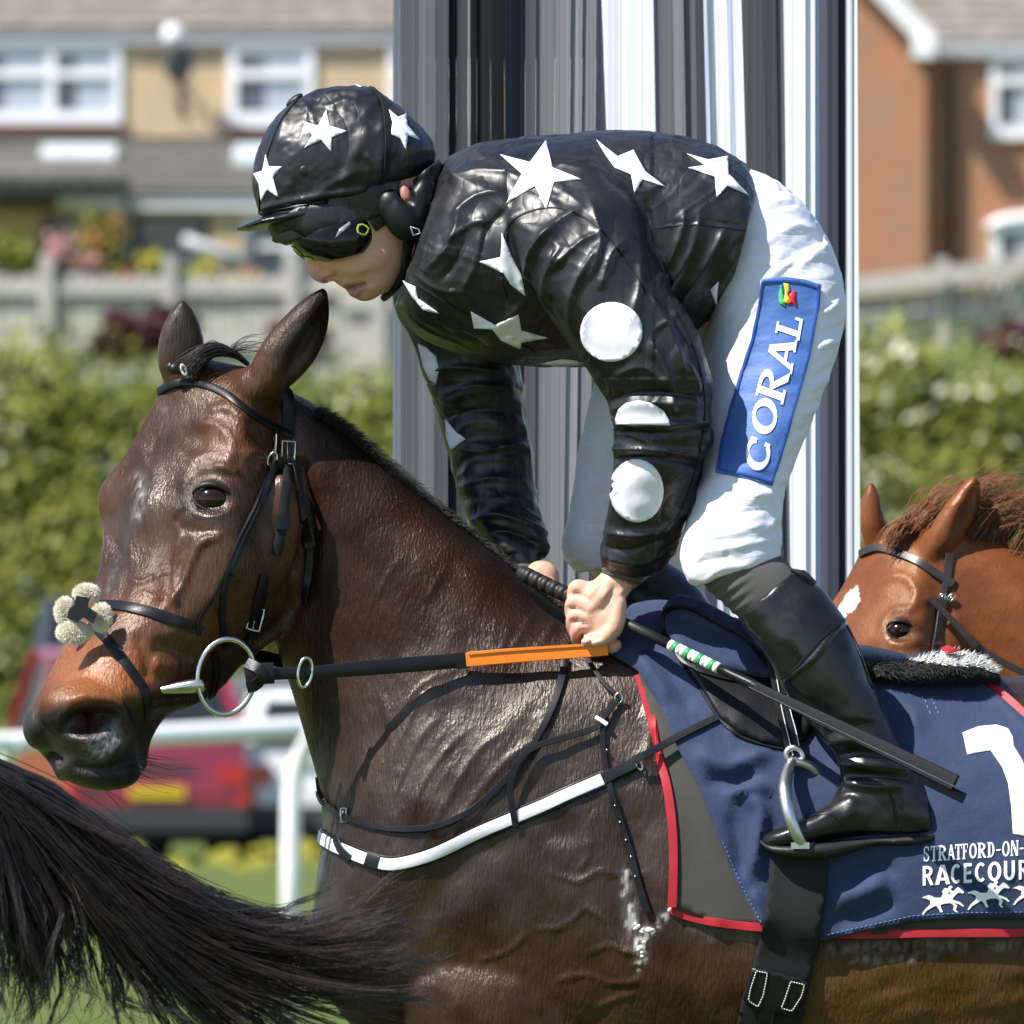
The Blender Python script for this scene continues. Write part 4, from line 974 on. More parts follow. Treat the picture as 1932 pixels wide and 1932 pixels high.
blob(mb, F0, 671, 555, HD - 14, 15, 8, 34, 16)                     # lower lip
blob(mb, F0, 690, 480, HD - 62, 60, 44, 28, -20)                   # cheek
blob(mb, F0, 766, 370, HD - 96, 11, 21, 12, -22)                   # ear
loft(mb, F0, [(720, 470, 810, 330, 70, HD), (770, 530, 835, 350, 78, -10), (810, 560, 890, 330, 100, 0), (880, 580, 960, 320, 170, 0), (1000, 620, 1080, 300, 210, 0), (1180, 640, 1220, 290, 200, 0),
              (1300, 610, 1350, 320, 180, 0), (1360, 640, 1500, 420, 170, 0)], 4, 28)
limb(mb, F0, [(1060, 420, -200, 60), (1140, 560, -260, 50), (1240, 720, -285, 44), (1252, 800, -275, 42), (1215, 920, -235, 38), (1180, 1040, -185, 30), (1168, 1085, -168, 27)], 4)
limb(mb, F0, [(900, 480, 190, 60), (880, 650, 230, 48), (920, 820, 235, 42), (955, 930, 200, 36), (985, 1040, 150, 28), (1000, 1085, 120, 27)], 4)
for dx, dy, dd, sg in ((0, 0, 0, -1), (-235, -20, 690, 1)):
    limb(mb, F0, [(1450 + dx * .3, 500, sg * 85, 80), (1450 + dx * .8, 700, sg * 115, 66), (1410 + dx, 930 + dy, sg * 225, 52), (1398 + dx, 1080 + dy, -296 + dd, 50), (1470 + dx, 1180 + dy, -312 + dd, 42), (1550 + dx, 1300 + dy, -326 + dd, 38), (1640 + dx, 1440 + dy, -334 + dd, 28), (1670 + dx, 1520 + dy, -338 + dd, 26), (1560 + dx, 1560 + dy, -340 + dd, 20)], 4)
# near hand closed on the rein: palm, four curled fingers, thumb pressed along the rein
limb(mb, F0, [(1172, 1070, -166, 30), (1160, 1100, -170, 33), (1140, 1125, -178, 36)], 4)
blob(mb, F0, 1126, 1148, -180, 46, 56, 27, 18)
blob(mb, F0, 1146, 1158, -188, 30, 54, 24, 16)
for i, (kx, ky, tx, ty) in enumerate(((1085, 1108, 1108, 1186), (1080, 1135, 1100, 1205), (1082, 1160, 1098, 1218), (1090, 1182, 1112, 1228))):
    dd = -156 + i * -3
    limb(mb, F0, [(1120, 1125 + i * 17, -168, 17), (kx + 4, ky, dd - 22, 16 - i * .6), (kx - 2, ky + 24, dd + 4, 14.5 - i * .6), (kx + 12, ky + 40, dd + 22, 13 - i * .5), (tx + 10, ty - 12, dd + 30, 12)], 4, 10)
limb(mb, F0, [(1160, 1140, -196, 22), (1158, 1180, -204, 20), (1140, 1204, -206, 15), (1118, 1211, -204, 12.5), (1104, 1212, -202, 10)], 5, 10)
blob(mb, F0, 1156, 1220, -178, 18, 13, 14, -25)
# far hand
blob(mb, F0, 1020, 1095, 95, 36, 40, 30, 20)
for i in range(4):
    limb(mb, F0, [(1010 + i * 12, 1085 + i * 9, 70, 14), (1022 + i * 12, 1105 + i * 9, 50, 13), (1036 + i * 11, 1118 + i * 8, 66, 12)], 4, 10)
limb(mb, F0, [(1000, 1090, 80, 15), (1030, 1098, 52, 13), (1050, 1108, 50, 11)], 4, 10)
me = remesh(mb, 0.0035, 3)
def bodyfn(q, near):
    return ridges(q, near, [([(650, 549), (668, 547), (686, 542)], 4.5, -13, 1), ([(632, 512), (640, 526), (652, 534)], 7, -5), ([(690, 512), (700, 545)], 12, -3), ([(676, 559), (694, 548)], 6, -4), ([(615, 530), (622, 528), (630, 527)], 4, -8, 1),
        ([(1165, 1100), (1140, 1140), (1130, 1165)], 6, -4), ([(1185, 1100), (1165, 1125)], 5, 4), ([(1150, 1108), (1130, 1150)], 6, 4), ([(1095, 1195), (1112, 1206), (1135, 1200)], 4, -5), ([(1072, 1124), (1090, 1122), (1112, 1134)], 3.5, -6), ([(1068, 1150), (1088, 1150), (1108, 1160)], 3.5, -6), ([(1074, 1174), (1090, 1174), (1108, 1180)], 3.5, -6), ([(1130, 1100), (1112, 1125), (1098, 1130)], 5, 3), ([(1140, 1112), (1118, 1145), (1100, 1155)], 5, 3), ([(1170, 1120), (1150, 1150), (1140, 1190)], 7, -3)])
deform(me, F0, bodyfn)
q = F0.inv(get_co(me)); x, y, d = q.T
sk = np.tile(np.array([.66, .37, .265]), (len(x), 1)); n1 = fbm(x / 30, y / 30, d / 30, 5)
sk = mix(sk, [.72, .36, .27], np.clip(.25 + n1 * .4, 0, 1) * (y < 700))
for P, w_, c_, s_ in (([(650, 546), (668, 545), (684, 541)], 6, (.03, .01, .01), 1.0), ([(652, 541), (668, 537), (684, 539)], 5, (.46, .12, .11), .9), ([(656, 556), (672, 556), (686, 548)], 6.5, (.50, .12, .12), 1.0),
                      ([(604, 520), (614, 526)], 14, (.60, .22, .17), .7), ([(766, 360), (770, 382)], 16, (.36, .13, .10), .9), ([(690, 500), (710, 510)], 35, (.66, .34, .25), .5), ([(1100, 1110), (1085, 1170), (1100, 1200)], 14, (.62, .30, .23), .6),
                      ([(690, 548), (730, 540), (752, 510)], 20, (.50, .33, .26), .6), ([(1092, 1196), (1112, 1206)], 6, (.45, .18, .13), .7)):
    dn = seg_dist(x, y, P)[0]; sk = mix(sk, c_, s_ * np.exp(-(dn / w_) ** 2))
sk = mix(sk, [.60, .34, .25], (y > 1000) * .8 + 0 * x)
vcol(me, 'coat', sk)
jbody = link('body', me, M['skin'], jock)
mb = MB(); mb.ell(F0.p(1106, 1211, -213), (9 * K, 5 * K, 6 * K), None, 10, 6); mb.build('thumbnail', mat('nail', (.62, .40, .36), .25, .5), jbody, True)

# ---- silks
mb = MB()
loft(mb, F0, [(832, 322, 772, 520, 88, -5), (852, 296, 758, 552, 150, 0), (905, 272, 752, 590, 225, 0), (980, 262, 800, 640, 268, 0), (1070, 256, 925, 682, 285, 0), (1160, 248, 1060, 690, 275, 0), (1250, 252, 1195, 684, 262, 0),
              (1340, 274, 1290, 640, 250, 0), (1405, 312, 1345, 596, 244, 0), (1428, 352, 1372, 560, 238, 0)], 6, 48, 2.3)
loft(mb, F0, [(935, 345, 1130, 300, 80, -170), (948, 400, 1205, 385, 105, -215), (965, 470, 1228, 470, 116, -248), (1010, 560, 1262, 552, 118, -268), (1064, 640, 1310, 632, 114, -282), (1112, 705, 1334, 705, 106, -288),
              (1150, 770, 1334, 775, 98, -282), (1160, 845, 1326, 852, 90, -264), (1152, 930, 1308, 938, 82, -234), (1140, 1010, 1274, 1022, 70, -200), (1134, 1056, 1232, 1078, 55, -178), (1140, 1078, 1212, 1092, 42, -170)], 6, 36, 2.2)
loft(mb, F0, [(760, 480, 960, 440, 80, 170), (742, 556, 965, 600, 98, 215), (770, 628, 978, 685, 102, 235), (806, 720, 990, 755, 100, 240), (840, 820, 1004, 846, 92, 235), (860, 905, 1010, 932, 84, 215), (888, 985, 1030, 1005, 74, 180),
              (935, 1038, 1020, 1050, 58, 150), (962, 1062, 1012, 1078, 42, 130)], 6, 36, 2.2)
blob(mb, F0, 1322, 832, -268, 20, 30, 60, 10)
blob(mb, F0, 1240, 1040, -188, 30, 50, 40, 35)
blob(mb, F0, 1012, 1020, 150, 22, 36, 40, -20)
me = remesh(mb, 0.0028, 6)
FOLDS = [
  # back and flank
  ([(830, 350), (900, 330), (980, 340)], 10.4, 6.6), ([(850, 420), (900, 380), (960, 370)], 8.9, 6.6), ([(840, 470), (890, 430), (930, 425)], 7.4, 5.7), ([(900, 520), (920, 440), (960, 400)], 7.4, -6.6),
  ([(960, 560), (950, 470), (985, 400)], 8.9, 8.5), ([(1000, 500), (1040, 440), (1100, 400)], 8.9, 7.6), ([(1040, 520), (1090, 470), (1130, 450)], 6.7, 6.6), ([(1110, 540), (1130, 470), (1110, 380)], 8.9, 8.5),
  ([(1230, 540), (1225, 440), (1215, 380)], 8.9, -9.5), ([(1245, 560), (1300, 480), (1320, 400)], 8.9, 8.5), ([(1265, 590), (1330, 500), (1370, 430)], 8.9, 9.5), ([(1250, 520), (1280, 450), (1290, 400)], 7.4, 7.6),
  ([(1280, 620), (1340, 560), (1390, 470)], 8.9, 8.5), ([(1300, 650), (1370, 560)], 7.4, 7.6), ([(1240, 430), (1330, 425), (1410, 435)], 3.0, -4.8), ([(1150, 340), (1210, 370), (1250, 350)], 7.4, 5.7), ([(1320, 330), (1360, 360), (1400, 350)], 7.4, 5.7),
  # upper sleeve
  ([(990, 560), (1010, 480), (1060, 430)], 9.6, 8.5), ([(1040, 620), (1030, 540), (1060, 470)], 8.9, 8.5), ([(1080, 640), (1080, 560), (1130, 470)], 8.9, 8.5), ([(1130, 560), (1150, 490), (1180, 460)], 8.1, 8.5), ([(1180, 640), (1200, 560), (1200, 490)], 8.1, 7.6),
  ([(1215, 560), (1260, 640), (1290, 730)], 8.9, 9.5), ([(1240, 560), (1290, 640), (1320, 720)], 6.7, -8.5), ([(1225, 650), (1260, 730), (1270, 790)], 8.1, 7.6), ([(1150, 720), (1210, 700), (1260, 740)], 6.7, 4.8), ([(1290, 690), (1310, 740), (1300, 790)], 7.4, 7.6),
  # elbow rolls and forearm
  ([(1135, 768), (1180, 752), (1250, 748), (1320, 756)], 5.9, -8.5, 1), ([(1140, 785), (1200, 765), (1290, 770)], 5.9, 6.6), ([(1160, 803), (1240, 806), (1332, 800)], 6.7, 8.5, 1), ([(1158, 818), (1240, 822), (1330, 815)], 4.4, -6.6, 1),
  ([(1155, 850), (1240, 852), (1334, 862)], 6.7, 9.5, 1), ([(1155, 868), (1240, 870), (1330, 880)], 5.2, -9.5, 1), ([(1250, 920), (1290, 890), (1318, 900)], 6.7, 6.6), ([(1240, 1000), (1290, 960), (1310, 930)], 6.7, 7.6),
  ([(1140, 1005), (1200, 1010), (1270, 990)], 6.7, 7.6), ([(1136, 1030), (1190, 1040), (1260, 1015)], 5.9, -7.6), ([(1138, 1050), (1200, 1062), (1250, 1040)], 5.9, 6.6),
  # chest
  ([(800, 520), (850, 470), (870, 400)], 7.4, 7.6), ([(830, 540), (870, 480), (885, 420)], 7.4, -7.6), ([(870, 560), (900, 500), (910, 440)], 8.9, 6.6), ([(900, 640), (960, 600), (1000, 560)], 10.4, 6.6), ([(1000, 660), (1030, 610), (1040, 560)], 8.9, -5.7),
  # far sleeve
  ([(800, 700), (860, 690), (960, 700)], 7.4, 5.7), ([(830, 790), (900, 770), (985, 780)], 6.7, -6.6), ([(845, 835), (900, 850), (1000, 830)], 6.7, 7.6), ([(860, 920), (930, 900), (1005, 915)], 7.4, 5.7), ([(880, 985), (940, 970), (1020, 1000)], 6.7, 7.6), ([(900, 1005), (960, 1000), (1020, 1030)], 6.7, -7.6)]
def silkfn(q, near):
    x, y, d = q.T
    h = ridges(q, near, FOLDS, True) * 1.6
    wx = x + 26 * vnoise(x / 80, y / 80, d / 80, 1); wy = y + 26 * vnoise(x / 80, y / 80, d / 80, 2)
    dirx = np.where(x > 1230, .8, .45); diry = np.where(x > 1230, .6, -.89)
    u = (wx * dirx + wy * diry) / 62; v = (-wx * diry + wy * dirx) / 300
    r1 = 1 - 2 * np.abs(vnoise(u, v, d / 120, 11)); r2 = 1 - 2 * np.abs(vnoise(u * 2.1, v * 1.9, d / 70, 12))
    r3 = 1 - 2 * np.abs(vnoise(u * 4.4, v * 3.1, d / 40, 14)); h += 3.2 * np.sign(r1) * np.abs(r1) ** 1.8 + 1.7 * np.sign(r2) * np.abs(r2) ** 1.8 + .3 * r3
    slv = (y > 720); h += slv * 2.6 * (1 - 2 * np.abs(vnoise(wx / 90, wy / 26, d / 60, 15)))
    return h
deform(me, F0, silkfn)
silks = link('jacket', me, M['satin'], jock)
S_silk = Surf(silks)
strap('seam', S_silk, [(955, 562), (946, 480), (968, 415), (1050, 392), (1130, 430), (1196, 512), (1234, 582)], 3.2, M['seam'], silks, 1.6, .2, sm=0)
strap('seam', S_silk, [(1236, 430), (1300, 424), (1360, 428), (1416, 436)], 3.2, M['seam'], silks, 1.6, .2, sm=0)
strap('seam', S_silk, [(782, 535), (850, 575), (930, 618), (1010, 664)], 3.2, M['seam'], silks, 1.6, .2, sm=0)
strap('seam', S_silk, [(1262, 560), (1310, 660), (1330, 760), (1318, 860), (1290, 950), (1240, 1050)], 3.0, M['seam'], silks, 1.4, .2, sm=0)
# collar
mb = MB()
loft(mb, F0, [(836, 318, 772, 528, 92, -8), (824, 330, 764, 520, 84, -12), (812, 345, 770, 505, 76, -16)], 4, 30); me = remesh(mb, .004, 3)
deform(me, F0, lambda q, n: 4 * vnoise(q[:, 0] / 14, q[:, 1] / 40, q[:, 2] / 14, 3)); link('collar', me, M['satin'], silks)

def star(cx, cy, R, r, rot, sx=1.0, sy=1.0, shear=0.0, curve=0.0):
    P = []
    for i in range(10):
        a = R_(rot + i * 36); rad = R if i % 2 == 0 else r
        px, py = rad * math.sin(a) * sx, -rad * math.cos(a) * sy
        P.append((cx + px + shear * py, cy + py))
    return P
stars = [  # traced outlines on the silks
  [(1030, 268), (1043, 318), (1097, 340), (1046, 345), (1031, 397), (1010, 352), (955, 385), (985, 330), (944, 294), (1000, 308)],
  [(1125, 266), (1165, 297), (1195, 285), (1217, 325), (1255, 354), (1212, 340), (1197, 366), (1190, 330), (1160, 318), (1143, 295)],
  [(1296, 292), (1335, 303), (1372, 297), (1374, 330), (1412, 370), (1372, 352), (1352, 374), (1348, 335), (1298, 318), (1330, 314)],
  [(948, 440), (963, 480), (985, 520), (992, 558), (962, 536), (950, 515), (905, 494), (945, 485)],
  [(889, 586), (935, 612), (978, 592), (984, 622), (1035, 636), (985, 644), (982, 657), (945, 640), (930, 620), (895, 618)],
  [(763, 531), (785, 540), (790, 562), (830, 590), (800, 584), (780, 560)],
  [(1340, 545), (1356, 530), (1350, 575)],
  [(1020, 684), (1060, 676), (1108, 680), (1090, 688), (1055, 690)],
]
for s_ in stars:
    patch('star', S_silk, s_, M['satinwhite'], silks, 1.5, 1.5, 7, flat=3)
def oval(cx, cy, rx, ry, rot=0, n=26, cut=None):
    P = []
    for i in range(n):
        a = 2 * math.pi * i / n; px, py = rx * math.cos(a), ry * math.sin(a)
        qx = cx + px * math.cos(R_(rot)) - py * math.sin(R_(rot)); qy = cy + px * math.sin(R_(rot)) + py * math.cos(R_(rot))
        if cut is not None: qy = min(qy, cut)
        P.append((qx, qy))
    return P
for nm, P in (('dot', oval(1154, 626, 58, 56)), ('dot', [(1163, 790), (1168, 772), (1182, 760), (1205, 755), (1232, 760), (1252, 775), (1262, 792), (1264, 803), (1164, 801)]), ('dot', oval(1202, 925, 50, 59)),
              ('dot', [(790, 648), (806, 655), (824, 672), (830, 695), (824, 724), (812, 716), (800, 690)]), ('dot', [(842, 790), (862, 815), (880, 828), (852, 850), (844, 825)])):
    patch(nm, S_silk, P, M['satinwhite'], silks, 1.5, 1.5, 8, flat=4)
# buttons and cuffs
for bx, by, r, c in ((854, 548, 7, 'greypad'), (962, 634, 11, 'satinwhite')):
    l, n, ok = S_silk.hit(bx, by); mb = MB(); mb.ell(l, (r * K, r * .5 * K, r * .7 * K), None, 14, 8); mb.build('button', M[c], silks, True)
mb = MB(); loft(mb, F0, [(1136, 1066, 1216, 1086, 45, -174), (1134, 1078, 1210, 1100, 43, -170), (1136, 1086, 1207, 1105, 41, -168)], 5, 28); me = remesh(mb, .0025, 2)
deform(me, F0, lambda q, n: 1.5 * np.sin((q[:, 1] - q[:, 0] * .25) * .9)); link('cuff', me, M['sock'], silks)
mb = MB(); loft(mb, F0, [(958, 1058, 1020, 1066, 42, 128), (966, 1070, 1018, 1084, 38, 124), (974, 1078, 1020, 1092, 36, 120)], 5, 24); link('cuff', remesh(mb, .003, 2), M['sock'], silks)

# ---- breeches
mb = MB()
loft(mb, F0, [(1340, 596, 1400, 312, 190, 0), (1328, 640, 1482, 352, 205, 0), (1320, 690, 1548, 428, 215, 0), (1322, 725, 1588, 520, 200, 0), (1400, 760, 1575, 600, 150, 0)], 5, 44, 2.2)
loft(mb, F0, [(1335, 640, 1560, 455, 125, -85), (1325, 715, 1592, 550, 126, -105), (1318, 790, 1583, 650, 122, -140), (1322, 868, 1550, 748, 116, -178), (1302, 946, 1506, 850, 110, -215), (1286, 1015, 1474, 945, 102, -256), (1282, 1062, 1470, 1020, 94, -275),
              (1292, 1094, 1470, 1046, 86, -285), (1306, 1108, 1466, 1058, 76, -290)], 6, 40, 2.1)
loft(mb, F0, [(1250, 630, 1500, 480, 125, 110), (1140, 690, 1420, 640, 125, 160), (1098, 820, 1340, 790, 118, 195), (1078, 945, 1280, 925, 108, 225), (1060, 1035, 1240, 1015, 100, 245), (1086, 1078, 1226, 1062, 84, 250)], 6, 36, 2.1)
me = remesh(mb, 0.0036, 5)
BF = [([(1430, 400), (1480, 380), (1530, 410)], 8.0, 2.2), ([(1430, 470), (1500, 430), (1550, 450)], 7.2, 2.9), ([(1430, 540), (1490, 500), (1560, 470)], 6.4, 2.9), ([(1400, 610), (1450, 560), (1520, 530)], 6.4, 2.9), ([(1390, 640), (1440, 600), (1500, 570)], 6.4, 2.9), ([(1370, 680), (1430, 640), (1480, 620)], 6.4, 2.9),
      ([(1520, 600), (1560, 590), (1590, 570)], 8.0, 5.0), ([(1545, 640), (1592, 615)], 7.2, -4.3), ([(1530, 665), (1590, 640)], 6.4, 5.0), ([(1525, 720), (1575, 690)], 6.4, -4.3), ([(1520, 740), (1565, 715)], 6.4, 5.0), ([(1505, 790), (1550, 765)], 6.4, 4.3), ([(1495, 820), (1535, 800)], 5.6, -3.6),
      ([(1330, 900), (1380, 880), (1440, 900)], 7.2, 3.6), ([(1310, 960), (1380, 950), (1460, 930)], 7.2, 4.3), ([(1300, 985), (1370, 980), (1450, 960)], 6.4, -3.6), ([(1292, 1010), (1350, 1015), (1450, 990)], 7.2, 4.3), ([(1290, 1045), (1380, 1035), (1460, 1020)], 7.2, 4.3), ([(1300, 1070), (1380, 1050)], 5.6, -3.6),
      ([(1440, 920), (1460, 970), (1440, 1010)], 7.2, 4.3), ([(1075, 1000), (1130, 960), (1170, 900)], 6.4, 2.9), ([(1080, 835), (1130, 842), (1170, 850)], 4.0, 2.9)]
def brfn(q, near):
    x, y, d = q.T
    h = ridges(q, near, BF)
    wx = x + 18 * vnoise(x / 60, y / 60, d / 60, 21); wy = y + 18 * vnoise(x / 60, y / 60, d / 60, 22)
    u = (wx * .55 + wy * .83) / 24; v = (wx * .83 - wy * .55) / 130
    h += 1.5 * (1 - 2 * np.abs(vnoise(u, v, d / 100, 23))) + .8 * vnoise(u * 2, v * 2, d / 50, 24)
    low = sstep(930, 990, y); h += low * 1.0 * (1 - 2 * np.abs(vnoise(wx / 90, wy / 20, d / 80, 25)))
    return h
deform(me, F0, brfn)
breeches = link('breeches', me, M['breeches'], jock)
S_br = Surf(breeches)
# blue sponsor panel down the thigh
PATCHP = [(1437, 526), (1480, 523), (1518, 528), (1548, 538), (1545, 580), (1537, 620), (1528, 670), (1515, 720), (1500, 770), (1480, 840), (1455, 918), (1405, 903), (1352, 893), (1362, 830), (1378, 770), (1398, 700), (1418, 640), (1430, 580)]
bp = patch('thigh_panel', S_br, PATCHP, M['bluepatch'], breeches, 1.5, 2.0, 8, flat=6, fn=lambda x, y: 1.6 * vnoise(x / 70 + y / 60, y / 16, x * 0, 31))
S_bp = Surf(bp)
def outline(name, surf, P, w, m, parent, closed=True, off=1.0):
    P = list(P) + ([P[0]] if closed else []); return strap(name, surf, P, w, m, parent, 1.2, off, step=7, sm=1, curve=False)
C_ = np.mean(PATCHP, 0); outline('stitching', S_bp, [tuple(np.array(p) * .96 + C_ * .04) for p in PATCHP], 4, M['bluedark'], bp)
# lettering: each letter drawn as polygons in a unit box (x right, y up), bottom-left origin
def ring(cx, cy, rx, ry, tx, ty, a0=0, a1=360, n=22):
    o = [(cx + rx * math.cos(R_(a)), cy + ry * math.sin(R_(a))) for a in np.linspace(a0, a1, n)]
    i = [(cx + (rx - tx) * math.cos(R_(a)), cy + (ry - ty) * math.sin(R_(a))) for a in np.linspace(a1, a0, n)]
    return o + i
def box(x0, y0, x1, y1): return [(x0, y0), (x1, y0), (x1, y1), (x0, y1)]
LET = {
 'C': [ring(.5, .5, .48, .5, .22, .13, 42, 318), box(.72, .66, .86, .92), box(.74, .10, .86, .32)],
 'O': [ring(.5, .5, .48, .5, .22, .13, .5, 359.5, 30)],
 'R': [box(.10, 0, .32, 1), box(0, 0, .44, .09), box(0, .91, .32, 1), ring(.36, .73, .50, .27, .22, .12, -90, 90, 14), [(.34, .47), (.54, .50), (.98, .0), (.70, .0)], box(.28, .46, .40, .58), box(.28, .88, .40, 1)],
 'A': [[(.40, 1), (.62, 1), (1.0, 0), (.74, 0), (.50, .72), (.46, .72)], [(.40, 1), (.52, .86), (.22, 0), (.06, 0)], box(.28, .27, .76, .38), box(-.02, 0, .32, .08), box(.66, 0, 1.04, .08)],
 'L': [box(.12, 0, .36, 1), box(0, .91, .48, 1), box(0, 0, .86, .12), box(.76, .0, .88, .30)],
 'S': [ring(.45, .74, .42, .26, .17, .10, 20, 270, 16), ring(.45, .26, .42, .26, .17, .10, -160, 90, 16), box(.72, .70, .84, .95), box(.06, .05, .18, .30)],
 'T': [box(.36, 0, .62, 1), box(0, .90, 1, 1), box(.24, 0, .74, .07), box(0, .70, .09, .92), box(.91, .70, 1, .92)],
 'F': [box(.12, 0, .38, 1), box(0, 0, .50, .07), box(0, .92, .9, 1), box(.36, .47, .66, .55), box(.82, .70, .9, .94), box(.60, .38, .68, .64)],
 'D': [box(.12, 0, .38, 1), box(0, .92, .45, 1), box(0, 0, .45, .08), ring(.40, .5, .52, .5, .24, .09, -90, 90, 18)],
 'N': [box(.08, 0, .20, 1), box(.78, 0, .92, 1), [(.08, 1), (.34, 1), (.92, 0), (.66, 0)], box(0, 0, .32, .07), box(.66, .93, 1, 1)],
 '-': [box(.1, .40, .9, .50)],
 'E': [box(0, 0, .28, 1), box(0, .84, .86, 1), box(0, 0, .88, .16), box(0, .43, .78, .58)],
 'r': [box(0, 0, .27, 1), ring(.34, .71, .54, .29, .26, .15, -90, 90, 14), box(.2, .42, .36, .57), box(.2, .85, .36, 1), [(.34, .46), (.62, .48), (.98, 0), (.68, 0)]],
 'a': [[(.36, 1), (.66, 1), (1.02, 0), (.74, 0), (.51, .74), (.28, 0), (0, 0)], box(.24, .20, .78, .34)],
 'c': [ring(.52, .5, .52, .5, .27, .15, 48, 312, 22)], 'o': [ring(.5, .5, .5, .5, .26, .15, .5, 359.5, 28)],
 'u': [box(0, .35, .27, 1), box(.66, .35, .93, 1), ring(.465, .36, .465, .36, .27, .16, 180, 360, 18)],
 '1': [],
}
def letters(word, surf, place, m, parent, names='letter', step=6, off=1.0, thick=1.2, label=None):
    """place(i, u, v) maps the unit box of letter i to reference units"""
    for i, ch in enumerate(word):
        mbv = []; mbf = []
        for k, P in enumerate(LET[ch]):
            Q = [place(i, *p) for p in P]
            V, Fc, nb = fill(Q, step)
            L = []
            for x, y in V:
                l, n, ok = surf.hit(x, y); L.append(Vector(l) + Vector((0, -1, 0)) * ((off + thick + .12 * k) * K))
            B = [p + Vector((0, thick * K, 0)) for p in L]
            n0 = len(mbv); nn = len(V); mbv += L + B
            mbf += [[a + n0 for a in f] for f in Fc]
            for j in range(nb): mbf.append([j + n0, (j + 1) % nb + n0, (j + 1) % nb + nn + n0, j + nn + n0])
        me = meshv(mbv, mbf); bm = bmesh.new(); bm.from_mesh(me); bmesh.ops.recalc_face_normals(bm, faces=bm.faces); bm.to_mesh(me); bm.free()
        link(names, me, m, parent, False)
# CORAL runs up the panel: letter boxes by origin, baseline vector (reading direction) and up vector
CB = [((1456, 868), (14, -62), (-58, -6)), ((1474, 800), (20, -70), (-62, -8)), ((1506, 722), (16, -62), (-72, -18)), ((1528, 656), (10, -58), (-80, -10)), ((1540, 592), (8, -40), (-78, -6))]
CB = [((1444, 897), (16, -66), (-46, -9)), ((1457, 829), (16, -68), (-47, -9)), ((1477, 764), (14, -62), (-54, -9)), ((1494, 705), (10, -60), (-50, -8)), ((1508, 643), (8, -46), (-47, -8))]
def place_coral(i, u, v):
    o, b, w = CB[i]; sl = .16 * v
    return (o[0] + b[0] * (u + sl) + w[0] * v, o[1] + b[1] * (u + sl) + w[1] * v)
letters('CORAL', S_bp, place_coral, M['letter'], bp)
for nm, P, c in (('emblem', [(1473, 537), (1477, 548), (1480, 566), (1482, 580), (1470, 572), (1469, 556)], (.05, .42, .12)), ('emblem', [(1478, 534), (1488, 536), (1490, 548), (1486, 556), (1491, 566), (1488, 574), (1478, 570), (1481, 554), (1480, 544)], (.72, .50, .03)),
                 ('emblem', [(1488, 557), (1494, 551), (1501, 548), (1500, 564), (1503, 581), (1495, 572), (1484, 574), (1491, 566)], (.55, .012, .02))):
    patch(nm, S_bp, P, mat('emblem_' + str(c[0]), c, .5, .4, bump=[((500, 500, 500), .4, .001, 2)]), bp, 1.2, 1.2, 5)

